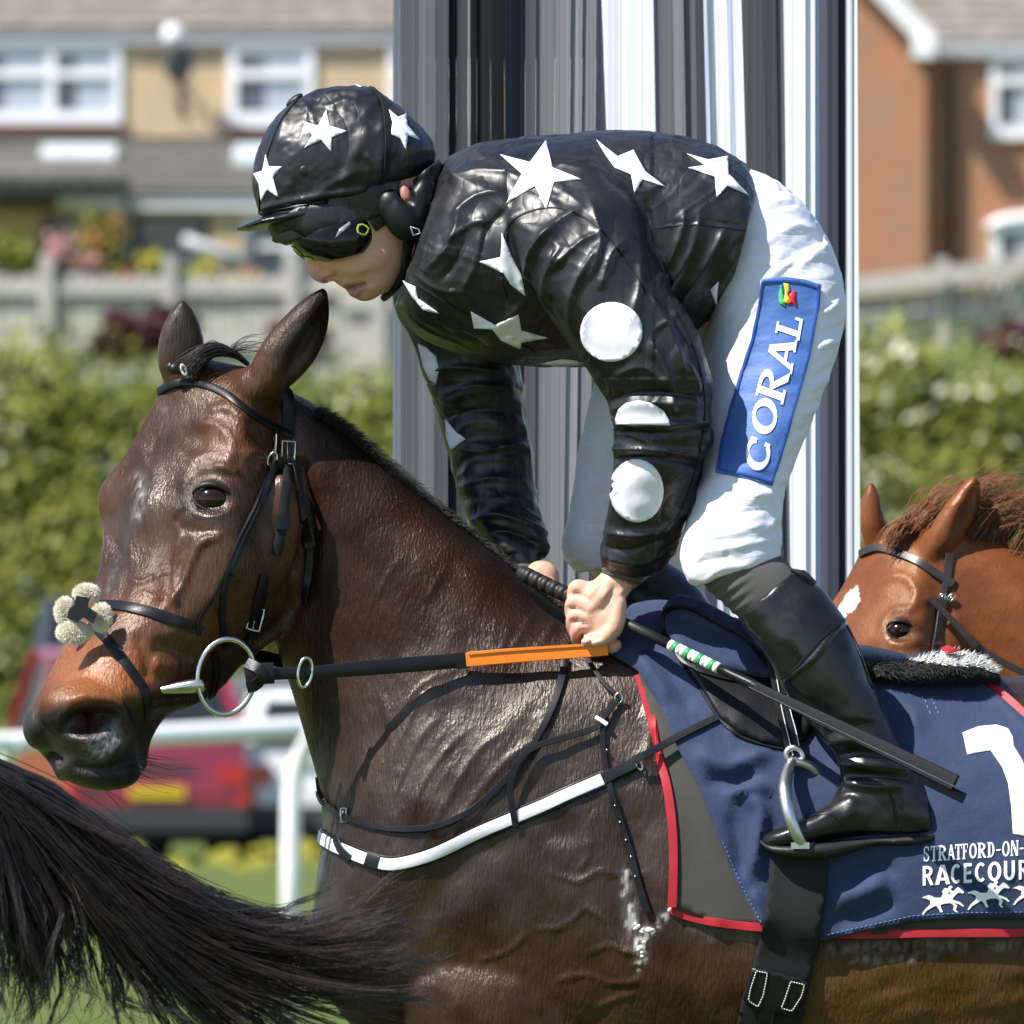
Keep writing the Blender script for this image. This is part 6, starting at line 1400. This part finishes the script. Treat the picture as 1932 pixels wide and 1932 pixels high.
letters('hhh', S_cl, lambda i, u, v: (1739 + i * 86 + u * 80, 1726 - i * 9 - v * 52 - (u * 5)), M['print'], ncl, names='horse_print', step=0, off=.6, thick=.8)

saddle = thing('saddle', 'black racing saddle with navy quilted knee rolls and stirrup', 'saddle', tuple(W(1400, 1250, -.2)))
S_top = Surf(co_, bay_body)
fl = patch('saddle_flap', S_top, [(1285, 1250), (1318, 1294), (1357, 1355), (1393, 1386), (1437, 1404), (1478, 1413), (1520, 1400), (1545, 1360), (1500, 1270), (1440, 1235), (1350, 1220), (1290, 1225)], LE, saddle, 5, 8, 12, flat=6, jump=.5)
kr = patch('knee_roll', S_top, [(1247, 1170), (1258, 1152), (1278, 1146), (1305, 1150), (1357, 1178), (1405, 1204), (1450, 1256), (1470, 1290), (1440, 1290), (1370, 1275), (1310, 1258), (1290, 1250), (1262, 1212)], M['navy'], saddle, 12, 10, 10, flat=5, jump=.5,
           fn=lambda x, y: 6 * np.abs(np.sin((y - .42 * x) * .085)) )
S_kr = Surf(kr, fl, co_)
strap('piping', S_kr, [(1264, 1215), (1249, 1176), (1260, 1153), (1280, 1147), (1306, 1151), (1357, 1179), (1405, 1205), (1450, 1257)], 9, LE, saddle, 5, 0)
strap('piping', S_kr, [(1264, 1212), (1292, 1252), (1345, 1275), (1420, 1292)], 6, LE, saddle, 5, 0)
strap('piping', S_kr, [(1285, 1250), (1318, 1294), (1357, 1355), (1393, 1386), (1437, 1404), (1478, 1413)], 7, LE, saddle, 5, 0)
mb = MB()
loft(mb, F0, [(1330, 1168, 1335, 1200, 40, -20), (1360, 1176, 1366, 1230, 100, -20), (1420, 1200, 1430, 1270, 170, -20), (1520, 1222, 1525, 1290, 190, -20), (1620, 1216, 1625, 1290, 190, -20), (1720, 1236, 1722, 1290, 170, -20)], 5, 30); seat = link('seat', remesh(mb, .005, 4), LE, saddle)
SD = -285
for pts in ([(1448, 1240, -262), (1458, 1290, -278), (1466, 1340, -296), (1486, 1424, -318)], [(1468, 1250, -266), (1480, 1333, -292), (1492, 1380, -306), (1502, 1430, -318)]):
    freestrap('stirrup_leather', pts, 13, LE, saddle, 3); freestrap('stirrup_leather_stitching', [(a + 5, b, c - 4) for a, b, c in pts], 1.6, M['whitetape'], saddle, 1)
st = thing('stirrup', 'worn alloy stirrup iron around the toe of the near boot', 'stirrup', tuple(W(1500, 1500, -.25)))
b = MB(); pts = [(1492, 1432, -322), (1483, 1448, -336), (1477, 1470, -366), (1475, 1496, -396), (1483, 1535, -412), (1497, 1572, -412), (1508, 1588, -402)]
P = catmull(pts, 5); b.tube([F0.p(*p) for p in P], [(8 + 5 * math.sin(i / len(P) * 3)) * K for i in range(len(P))], 12); b.build('branch', M['steeldull'], st, True)
b = MB(); pts = [(1492, 1434, -322), (1512, 1440, -318), (1530, 1450, -310), (1548, 1475, -296), (1560, 1498, -288), (1562, 1540, -286), (1556, 1580, -290)]
P = catmull(pts, 5); b.tube([F0.p(*p) for p in P], [(8 + 2 * math.sin(i / len(P) * 3)) * K for i in range(len(P))], 12); b.build('branch', M['steeldull'], st, True)
loopring('eye', (1494, 1424), 16, 14, 6, M['steeldull'], st, 20, -320)
b = MB(); b.hexa([F0.p(x_, y_, d_) for x_, y_, d_ in ((1486, 1598, -412), (1520, 1598, -412), (1572, 1598, -290), (1540, 1598, -290), (1486, 1586, -412), (1520, 1586, -412), (1572, 1586, -290), (1540, 1586, -290))]); b.build('tread', M['steeldull'], st)
girth = thing('girth', 'wide black webbing girth round the belly below the stirrup', 'girth', tuple(W(1480, 1750, -.3)))
GP = [(1458, 1600), (1564, 1595), (1560, 1680), (1548, 1764), (1533, 1836), (1518, 1900), (1500, 1990), (1480, 2060), (1360, 2060), (1384, 1960), (1402, 1879), (1416, 1838), (1434, 1770), (1448, 1690)]
gi = patch('webbing', S_top, GP, M['web'], girth, 6, 5, 12, flat=8); S_gi = Surf(gi)
gp = patch('buckle_guard', S_gi, [(1420, 1825), (1450, 1829), (1500, 1842), (1526, 1850), (1524, 1868), (1510, 1895), (1497, 1916), (1478, 1914), (1470, 1906), (1450, 1910), (1431, 1906), (1410, 1895), (1403, 1882), (1410, 1855)], LE, girth, 4, 5, 9); S_gp = Surf(gp)
for P in ([(1427, 1832), (1448, 1836), (1440, 1878), (1430, 1900), (1412, 1888), (1416, 1866), (1427, 1832)], [(1492, 1852), (1518, 1858), (1512, 1880), (1494, 1908), (1474, 1902), (1480, 1888), (1492, 1852)], [(1436, 1910), (1432, 1945)], [(1458, 1912), (1452, 1950)]):
    P = resample(np.array(P, float), 5); b = MB()
    for i in range(len(P) - 1):
        p0 = S_gi.hit(*P[i])[0] if len(P) < 10 else S_gp.hit(*P[i])[0]; p1 = P[i] * .4 + P[i + 1] * .6; p1 = S_gi.hit(*p1)[0] if len(P) < 10 else S_gp.hit(*p1)[0]
        b.tube([p0 + Vector((0, -1.4 * K, 0)), p1 + Vector((0, -1.4 * K, 0))], 1.1 * K, 5)
    so = b.build('stitching', M['whitetape'], gp); so['kind'] = 'stuff'
strap('girth_tab', S_gi, [(1448, 1905), (1440, 1950), (1430, 2000)], 24, LE, girth, 5, 4)

# ------------------------------------------------------------------ fleece seat cover at the back of the saddle
fpad = thing('seat_cover', 'black and white woolly cover with red marks behind the boot', 'seat cover', tuple(W(1750, 1260, -.1)))
mb = MB()
loft(mb, F0, [(1600, 1222, 1605, 1290, 130, -60), (1650, 1234, 1655, 1296, 165, -60), (1700, 1240, 1705, 1300, 175, -60), (1750, 1232, 1752, 1300, 180, -60), (1800, 1228, 1804, 1298, 180, -60), (1850, 1240, 1856, 1296, 165, -60), (1880, 1264, 1882, 1294, 120, -60)], 5, 36)
fo = link('core', remesh(mb, .005, 3), M['fleeceblack'], fpad); S_f = Surf(fo)
WP = [(1700, 1243), (1735, 1222), (1770, 1214), (1801, 1214), (1854, 1234), (1872, 1246), (1890, 1268), (1878, 1270), (1840, 1258), (1788, 1256), (1740, 1250)]
rs = np.random.RandomState(5); bw = MB(); bk = MB(); bk2 = MB()
for i in range(5200):
    px, py = rs.uniform(1612, 1888), rs.uniform(1212, 1302)
    l, n, ok = S_f.hit(px, py)
    if not ok: continue
    wht = inpoly(np.array([px]), np.array([py]), WP)[0]
    dv = (Vector(n) * .55 + Vector((.8, -.25, -.55 if not wht else -.2)) + Vector(rs.normal(0, .3, 3))).normalized(); t = dv.orthogonal().normalized() * (1.4 * K); t2 = dv.cross(t)
    e = Vector(l) + dv * (rs.uniform(9, 17) * K); (bw if wht else bk).add([l + t, l - t * .5 + t2, l - t * .5 - t2, e], [[0, 1, 3], [1, 2, 3], [2, 0, 3]])
bw.build('white_wool', M['fleecewhite'], fpad)['kind'] = 'stuff'; bk.build('black_wool', M['fleeceblack'], fpad)['kind'] = 'stuff'
S_f2 = S_f
for P in ([(1738, 1232), (1760, 1228), (1778, 1230), (1760, 1234)], [(1776, 1240), (1790, 1234), (1800, 1240), (1812, 1243), (1800, 1246), (1788, 1248)]):
    patch('red_mark', S_f2, P, M['red'], fpad, 16, 2, 6)

# ------------------------------------------------------------------ whip
whip = thing('whip', 'black padded racing whip with green and white tape in the rider’s hand'.replace('’s', ''), 'whip', tuple(W(1400, 1285, -.2)))
def wp(x): return Vector(F0.p(x, 1082 + (x - 985) * .488, -75 - (x - 985) * .62))
b = MB(); b.tube([wp(978), wp(982), wp(1000), wp(1080), wp(1100), wp(1190), wp(1262)], [8 * K, 14 * K, 15 * K, 14 * K, 11 * K, 10 * K, 10 * K], 14); b.build('handle', M['blackrubber'], whip, True)
for i in range(6):
    x_ = 992 + i * 16; b = MB(); b.tube([wp(x_), wp(x_ + 12)], [15.8 * K, 15.4 * K], 14); b.build('grip_ring', M['blackrubber'], whip, True)
for i in range(12):
    x_ = 1262 + i * 7.6; b = MB(); b.tube([wp(x_), wp(x_ + 7.8)], 10.5 * K, 12); b.build('tape', M['green'] if i % 3 == 1 else M['whitetape'], whip, True)
b = MB(); b.tube([wp(1352), wp(1372), wp(1400), wp(1412), wp(1440), wp(1520)], [9 * K, 8.5 * K, 10 * K, 10.5 * K, 8.5 * K, 6 * K], 12); b.build('shaft', M['leather'], whip, True)
C = [wp(x_) for x_ in np.linspace(1412, 1790, 24)]; tdir = (C[-1] - C[0]).normalized()
wN = [Vector((.25, -1, -.15)).normalized()] * len(C)
link('padded_flap', ribbon_mesh(C, wN, np.interp(np.linspace(0, 1, 24), [0, .25, .6, 1], [15 * K, 22 * K, 27 * K, 31 * K]), 9 * K), LE, whip)
link('flap_stitching', ribbon_mesh([c + Vector((0, -10.2 * K, 0)) + Vector((-.44, 0, -.9)) * 7 * K for c in C], wN, 1.5 * K, 1 * K), M['sock'], whip)
C2 = [wp(x_) + Vector((6 * K, 16 * K, -24 * K)) for x_ in np.linspace(1700, 1800, 8)]; link('flap_tip', ribbon_mesh(C2, wN[:8], 20 * K, 4 * K), LE, whip)

# lather on the coat
lather = MB(); rs = random.Random(8)
for P in ([(1196, 1742), (1210, 1752), (1226, 1752)], [(1268, 1714), (1280, 1724), (1294, 1730)], [(1208, 1780), (1212, 1800)]):
    Q = resample(catmull(P, 6), 4)
    for x_, y_ in Q:
        px, py = x_ + rs.gauss(0, 4), y_ + rs.gauss(0, 4); l, n, ok = S_pad.hit(px, py); r = rs.uniform(2.0, 5.0); lather.ell(Vector(l), (r * K * 1.3, r * .35 * K, r * K), None, 10, 6)
lo = lather.build('lather', M['foam'], bay, True); lo['kind'] = 'stuff'
# ------------------------------------------------------------------ chestnut horse behind
FC = Frame(1.15)
chest = thing('horse', 'chestnut horse with a white star on its forehead behind the saddle', 'horse', (0.9, 1.15, 0))
mb = MB(); sx = .74
def tx(x, y): return 1700 + sx * (x - 402), 1191 + sx * (y - 941)
relief(mb, FC, [(*tx(r[0], r[1]), *tx(r[2], r[3]), *[a * sx for a in r[4:]]) for r in HEADSEC], 6, 30)
def tb(x, y, d, rx, ry, rd, rot): blob(mb, FC, *tx(x, y), d * sx, rx * sx, ry * sx, rd * sx, rot)
for a in ((190, 1445, -195, 84, 46, 55, 8), (490, 1030, -92, 75, 140, 34, 20), (168, 1340, -225, 92, 58, 60, 4)): tb(*a)
ear(mb, (1652, 1030), (1644, 906), 50, 36, 24, -.3, FC); ear(mb, (1765, 1035), (1843, 896), 66, -46, 28, .45, FC); blob(mb, FC, 1765, 1040, -26, 46, 36, 36, -40)
loft(mb, FC, [(1735, 985, 1760, 1250, 66, 0), (1810, 1000, 1835, 1330, 76, 0), (1932, 1040, 1900, 1430, 92, 0), (2100, 1120, 2000, 1620, 130, 0), (2400, 1250, 2250, 1950, 210, 0), (2800, 1300, 2720, 2060, 260, 0), (3300, 1290, 3270, 1980, 250, 0), (3600, 1450, 3560, 1760, 110, 0)], 6, 36)
def legs(mb, fr, x0, sep, dd, top, gy):
    for dx, s in ((0, -1), (sep, 1)):
        X = x0 + dx; loft(mb, fr, [(X - 150, top, X + 150, top, 90, s * dd), (X - 95, top + 350, X + 95, top + 350, 70, s * dd), (X - 62, top + 700, X + 62, top + 700, 52, s * dd), (X - 34, top + 850, X + 34, top + 850, 32, s * dd), (X - 32, gy - 220, X + 32, gy - 220, 32, s * dd), (X - 46, gy - 130, X + 40, gy - 130, 42, s * dd), (X - 80, gy - 70, X + 30, gy - 70, 46, s * dd), (X - 92, gy, X + 50, gy, 58, s * dd)], 3, 16)
GYC = HOR + CH / FC.s
legs(mb, FC, 2450, -120, 120, 1850, GYC); legs(mb, FC, 3380, -100, 120, 1800, GYC)
me = remesh(mb, .0062, 5)
def cf(q, near):
    x, y, d = q.T
    r = [([tx(a, b) for a, b in P], w * sx, h * sx) for P, w, h in (([(430, 1010), (380, 1030), (345, 1110)], 9, 9), ([(350, 820), (400, 800), (440, 840), (420, 890), (370, 880)], 10, 7), ([(440, 860), (520, 870), (545, 950)], 14, 6), ([(330, 960), (318, 1040), (318, 1140)], 16, -7), ([(358, 960), (370, 926), (400, 907), (432, 917), (450, 944)], 7, 8), ([(346, 955), (360, 908), (400, 886), (444, 898), (466, 932)], 9, 5), ([(360, 962), (385, 976), (422, 973), (448, 950)], 7, 6))]
    h = ridges(q, near, r) + near * .9 * fbm(x / 40, y / 40, d / 40, 2, 2)
    return h + dents(q, near, [(*tx(402, 941), 28, 18, 10, -7, .45), (1826, 960, 12, 52, 27, -12, .5)])
deform(me, FC, cf)
q = FC.inv(get_co(me)); x, y, d = q.T; n1 = fbm(x / 70, y / 70, d / 70, 3)
base = np.tile(np.array([.125, .036, .012]), (len(x), 1)); base = mix(base, [.20, .064, .020], np.clip(.3 + n1 * .6, 0, 1))
dn = seg_dist(x, y, [tx(402, 945)] * 2)[0]; base = mix(base, [.045, .018, .010], np.exp(-(dn / 34) ** 2))
star_in = inpoly(x + 4 * vnoise(x / 6, y / 6, d * 0, 2), y + 3 * vnoise(x / 6, y / 6, d * 0, 4), [(1578, 1170), (1587, 1136), (1600, 1120), (1614, 1106), (1622, 1130), (1611, 1148), (1596, 1160), (1584, 1178)]) & (d < 40)
base[star_in] = (.78, .74, .70)
vcol(me, 'coat', base)
cbody = link('body', me, M['chestnut'], chest); S_ch = Surf(cbody)
horse_eye(chest, *tx(402, 941), 24, 14, FC, S_ch, M['lid'])
def hairs(name, m, parent, fr, guides, n, r, seed, spread=(0, 0, 0), jit=6, seg=13, taper=.25, nclump=0, tight=3.0, kind='stuff', lens=(.7, 1.0), wave=0.0):
    """strands between neighbouring guide curves (rows x, y, d), gathered into locks when nclump is given"""
    rs = np.random.RandomState(seed); G = [catmull(np.array(g, float), 4) for g in guides]; m_ = min(len(g) for g in G); V = []; Fc = []
    tt = np.linspace(0, m_ - 1, seg); s = np.linspace(0, 1, seg)[:, None]
    G = [np.stack([np.interp(tt, np.arange(len(g)), g[:, k]) for k in range(3)], 1) for g in G]
    def path():
        k = rs.uniform(0, len(G) - 1.001); a = int(k); u = k - a; C = G[a] * (1 - u) + G[a + 1] * u; ln = rs.uniform(*lens)
        C = np.stack([np.interp(np.linspace(0, (seg - 1) * ln, seg), np.arange(seg), C[:, q_]) for q_ in range(3)], 1)
        C = C + rs.normal(0, 1, 3) * np.array(spread) * (.35 + s) + jit * s * np.sin(s * rs.uniform(3, 7) + rs.uniform(0, 6.28, 3))
        if wave: C = C + wave * s * np.sin(s * rs.uniform(7, 14) + rs.uniform(0, 6.28, 3)) + wave * .4 * s * np.sin(s * rs.uniform(18, 30) + rs.uniform(0, 6.28, 3))
        return C
    locks = [(path(), rs.uniform(.5, 1.6)) for _ in range(nclump)]
    for i in range(n):
        if nclump and rs.rand() < .88:
            P, wd = locks[rs.randint(nclump)]; fan = 1.25 - .75 * s + .9 * np.clip(s - .75, 0, 1) * 4 * rs.rand()
            C = P + rs.normal(0, 1, 3) * np.array([tight, tight, tight * 2]) * wd * fan + 1.5 * s * np.sin(s * rs.uniform(5, 12) + rs.uniform(0, 6.28, 3))
            e = rs.uniform(.75, 1.0); C = np.stack([np.interp(np.linspace(0, (seg - 1) * e, seg), np.arange(seg), C[:, q_]) for q_ in range(3)], 1)
        else: C = path()
        n0 = len(V); rad = r * rs.uniform(.55, 1.35)
        for j in range(seg):
            w = rad * (1 - (1 - taper) * j / (seg - 1)); t = C[min(j + 1, seg - 1)] - C[max(j - 1, 0)]; L_ = np.hypot(t[0], t[1]) + 1e-6; nx, ny = -t[1] / L_, t[0] / L_
            V += [fr.p(C[j, 0] + nx * w, C[j, 1] + ny * w, C[j, 2] + w * .5), fr.p(C[j, 0] - nx * w, C[j, 1] - ny * w, C[j, 2] + w * .5), fr.p(C[j, 0], C[j, 1], C[j, 2] - w)]
        for j in range(seg - 1):
            o = n0 + j * 3
            for e in range(3): Fc.append((o + e, o + (e + 1) % 3, o + 3 + (e + 1) % 3, o + 3 + e))
    me = bpy.data.meshes.new('m'); me.from_pydata(V, [], Fc); me.update(); o = link(name, me, m, parent, True); o['kind'] = kind; return o
hairs('mane', M['chesthair'], chest, FC, [[(1690, 1010, -20), (1705, 965, -20), (1750, 930, -10), (1810, 912, 0), (1900, 905, 10)], [(1740, 990, 0), (1780, 950, 0), (1840, 915, 0), (1900, 900, 0), (1990, 900, 0)], [(1800, 1005, 0), (1850, 960, 0), (1900, 930, 0), (1950, 930, 0), (1990, 960, 0)],
     [(1860, 1020, 0), (1880, 980, 0), (1920, 960, 0), (1950, 980, 0), (1960, 1020, 0)], [(1930, 1045, 0), (1960, 1000, 0), (2000, 990, 0), (2040, 1020, 0), (2060, 1080, 0)]], 800, .75, 4, (10, 12, 22), 14, 14, .25, 60, 4.5, wave=9, lens=(.5, 1.0))
hairs('forelock', M['chesthair'], chest, FC, [[(1720, 1000, 0), (1700, 985, -20), (1680, 1000, -30), (1668, 1030, -30)], [(1735, 1000, 0), (1715, 990, -25), (1695, 1010, -35), (1680, 1040, -40)]], 260, 1.3, 5, (4, 4, 6), 3)
cbr = thing('bridle', 'dark brown leather bridle on the chestnut horse', 'bridle', tuple(W(1780, 1120, 1.1)))
M['brownleather'] = mat('dark_brown_leather', (.022, .016, .014), .4, .5, bump=[(300, .2, .001, 2)])
BL = M['brownleather']
strap('browband', S_ch, [(1624, 1046), (1645, 1036), (1670, 1036), (1724, 1056), (1765, 1082), (1800, 1102)], 16, BL, cbr, 4, 2)
strap('headpiece', S_ch, [(1792, 1045), (1788, 1075), (1786, 1108)], 17, BL, cbr, 4, 2)
strap('cheekpiece', S_ch, [(1784, 1100), (1776, 1140), (1768, 1185), (1758, 1235)], 14, BL, cbr, 4, 3)
strap('keeper', S_ch, [(1779, 1128), (1777, 1150)], 19, BL, cbr, 5, 5)
freestrap('rein', [(1792, 1122, 1480), (1830, 1160, 1475), (1874, 1207, 1470), (1932, 1246, 1465), (2020, 1290, 1460)], 13, BL, cbr, 4)
freestrap('keeper', [(1866, 1198, 1464), (1882, 1216, 1464)], 18, BL, cbr, 6)
freestrap('rein', [(1872, 1206, 1474), (1888, 1240, 1476), (1900, 1262, 1478), (1920, 1330, 1480)], 9, BL, cbr, 4)
buckle(S_ch, 1778, 1128, 10, 14, 10, cbr, 8); buckle(S_ch, 1794, 1128, 9, 14, 40, cbr, 8)

# ------------------------------------------------------------------ bay's own hair
hairs('mane', M['hair'], bay, F0, [[(590, 780, 0), (597, 768, 0), (610, 768, 0)], [(650, 816, 0), (658, 805, 0), (674, 808, 0)], [(740, 896, 0), (748, 885, 0), (764, 892, 0)], [(850, 988, 0), (858, 978, 0), (874, 986, 0)], [(950, 1068, 0), (958, 1058, 0), (973, 1066, 0)], [(1060, 1158, 0), (1066, 1149, 0), (1076, 1156, 0)]], 2000, .8, 6, (3, 2.5, 9), 2.5, 6)
hairs('forelock', M['hair'], bay, F0, [[(470, 690, 10), (440, 668, 0), (400, 665, -10), (368, 690, -10), (350, 705, -5)], [(440, 665, 10), (415, 655, 0), (385, 665, -5), (360, 685, -5), (346, 700, 0)], [(420, 655, 20), (400, 650, 10), (378, 660, 10), (358, 680, 10), (344, 696, 10)]], 520, 1.5, 7, (5, 4, 12), 4)
hairs('forelock', M['hair'], bay, F0, [[(430, 662, 0), (460, 645, 0), (500, 640, 0)], [(440, 664, 0), (470, 655, 0), (520, 658, 0)]], 26, .7, 9, (4, 6, 6), 6)
hairs('whiskers', M['hair'], bay, F0, [[(250, 1460, -230), (290, 1480, -235), (340, 1490, -240)], [(270, 1420, -230), (320, 1430, -240), (380, 1425, -250)], [(200, 1488, -230), (230, 1510, -230), (260, 1525, -230)]], 36, .55, 10, (12, 8, 5), 5)
b = MB(); b.ell(F0.p(330, 695, -8), (15 * K, 12 * K, 11 * K), None, 14, 8); b.ell(F0.p(322, 692, -10), (8 * K, 8 * K, 9 * K), None, 12, 8); kn = b.build('forelock_knot', M['hair'], bay, True)
loopring('forelock_band', (347, 698), 4, 10, 2.4, M['whitetape'], bay, -20, -16)

# ------------------------------------------------------------------ dark horse in front, only its hindquarters and tail reach the picture
FT = Frame(-2.0)
dark = thing('horse', 'dark brown horse in the foreground whose long tail sweeps across the lower left', 'horse', (-1.3, -2.0, 0))
mb = MB(); loft(mb, FT, [(-1750, 1260, -1700, 1980, 250, 0), (-1200, 1250, -1150, 2050, 330, 0), (-700, 1230, -690, 2010, 330, 0), (-330, 1290, -330, 1960, 270, 0), (-130, 1430, -150, 1860, 170, 0), (-50, 1560, -70, 1740, 80, 0)], 5, 32)
GYT = HOR + CH / FT.s
legs(mb, FT, -330, -110, 130, 1800, GYT); legs(mb, FT, -1500, -90, 120, 1850, GYT)
limb(mb, FT, [(-260, 1360, 0, 50), (-120, 1420, 0, 42), (-20, 1468, 0, 34), (60, 1530, 0, 26), (120, 1600, 0, 18)], 5)
me = remesh(mb, .012, 4); q = FT.inv(get_co(me)); vcol(me, 'coat', np.tile(np.array([.022, .013, .010]), (len(q), 1))); vcol(me, 'wet', np.full((len(q), 3), .5)); link('body', me, M['coat'], dark)
def g3(P, d0=0): return [(a, b, d0) for a, b in P]
SW = [g3(P) for P in ([(-160, 1400), (-20, 1450), (110, 1512), (230, 1600), (350, 1686), (490, 1735), (610, 1720), (760, 1660)], [(-160, 1402), (-20, 1454), (100, 1518), (230, 1614), (370, 1708), (520, 1762), (650, 1762), (800, 1735)],
      [(-160, 1404), (-20, 1458), (90, 1528), (220, 1636), (380, 1750), (540, 1805), (680, 1812), (830, 1800)], [(-160, 1408), (-20, 1464), (80, 1540), (200, 1664), (370, 1800), (540, 1858), (680, 1890), (820, 1900)],
      [(-160, 1412), (-25, 1470), (65, 1548), (170, 1675), (310, 1820), (450, 1930), (570, 2010), (690, 2080)], [(-160, 1416), (-30, 1478), (50, 1556), (145, 1680), (235, 1795), (305, 1910), (385, 2020), (450, 2120)])]
CU = [g3(P) for P in ([(-160, 1412), (-20, 1475), (60, 1560), (130, 1660), (170, 1730), (176, 1790), (150, 1860)], [(-160, 1420), (-30, 1490), (30, 1580), (85, 1690), (110, 1770), (118, 1840), (100, 1900)], [(-160, 1430), (-50, 1500), (0, 1600), (45, 1710), (60, 1800), (70, 1870), (60, 1930)], [(-160, 1440), (-60, 1520), (-30, 1630), (0, 1740), (15, 1840), (15, 1920), (5, 2000)])]
hairs('tail', M['tailhair'], dark, FT, SW, 5200, 1.5, 11, (12, 10, 45), 18, 16, .25, 260, 5.5, lens=(.5, 1.0), wave=9)
hairs('tail', M['tailhair'], dark, FT, CU, 2000, 1.35, 12, (12, 10, 40), 15, 16, .25, 90, 4.5, lens=(.55, 1.0), wave=11)
hairs('tail', M['tailhair'], dark, FT, [g3(P) for P in ([(150, 1660), (180, 1800), (170, 1900), (120, 1960)], [(200, 1720), (240, 1830), (300, 1900), (340, 1960)], [(60, 1700), (90, 1850), (60, 1930), (0, 1990)])], 260, .8, 13, (22, 14, 30), 22, 16, .3, 16, 5, wave=12)
hairs('tail', M['tailhair'], dark, FT, [g3(P) for P in ([(420, 1700), (560, 1730), (680, 1690), (800, 1620)], [(450, 1760), (600, 1800), (720, 1790), (820, 1760)], [(450, 1800), (620, 1870), (760, 1880), (860, 1870)])], 420, .8, 14, (20, 18, 30), 18, 16, .3, 24, 5, wave=10)

# repeats share a group
for o in list(bpy.data.objects):
    if o.parent is None and 'category' in o.keys():
        g = {'car': 'cars parked behind the rail', 'hedge': 'hedges along the bank', 'fence': 'garden fences', 'shrub': 'garden shrubs', 'rose bush': 'garden roses', 'house': 'houses behind the course', 'horse': 'racehorses', 'bridle': 'bridles'}.get(o['category'])
        if g: o['group'] = g
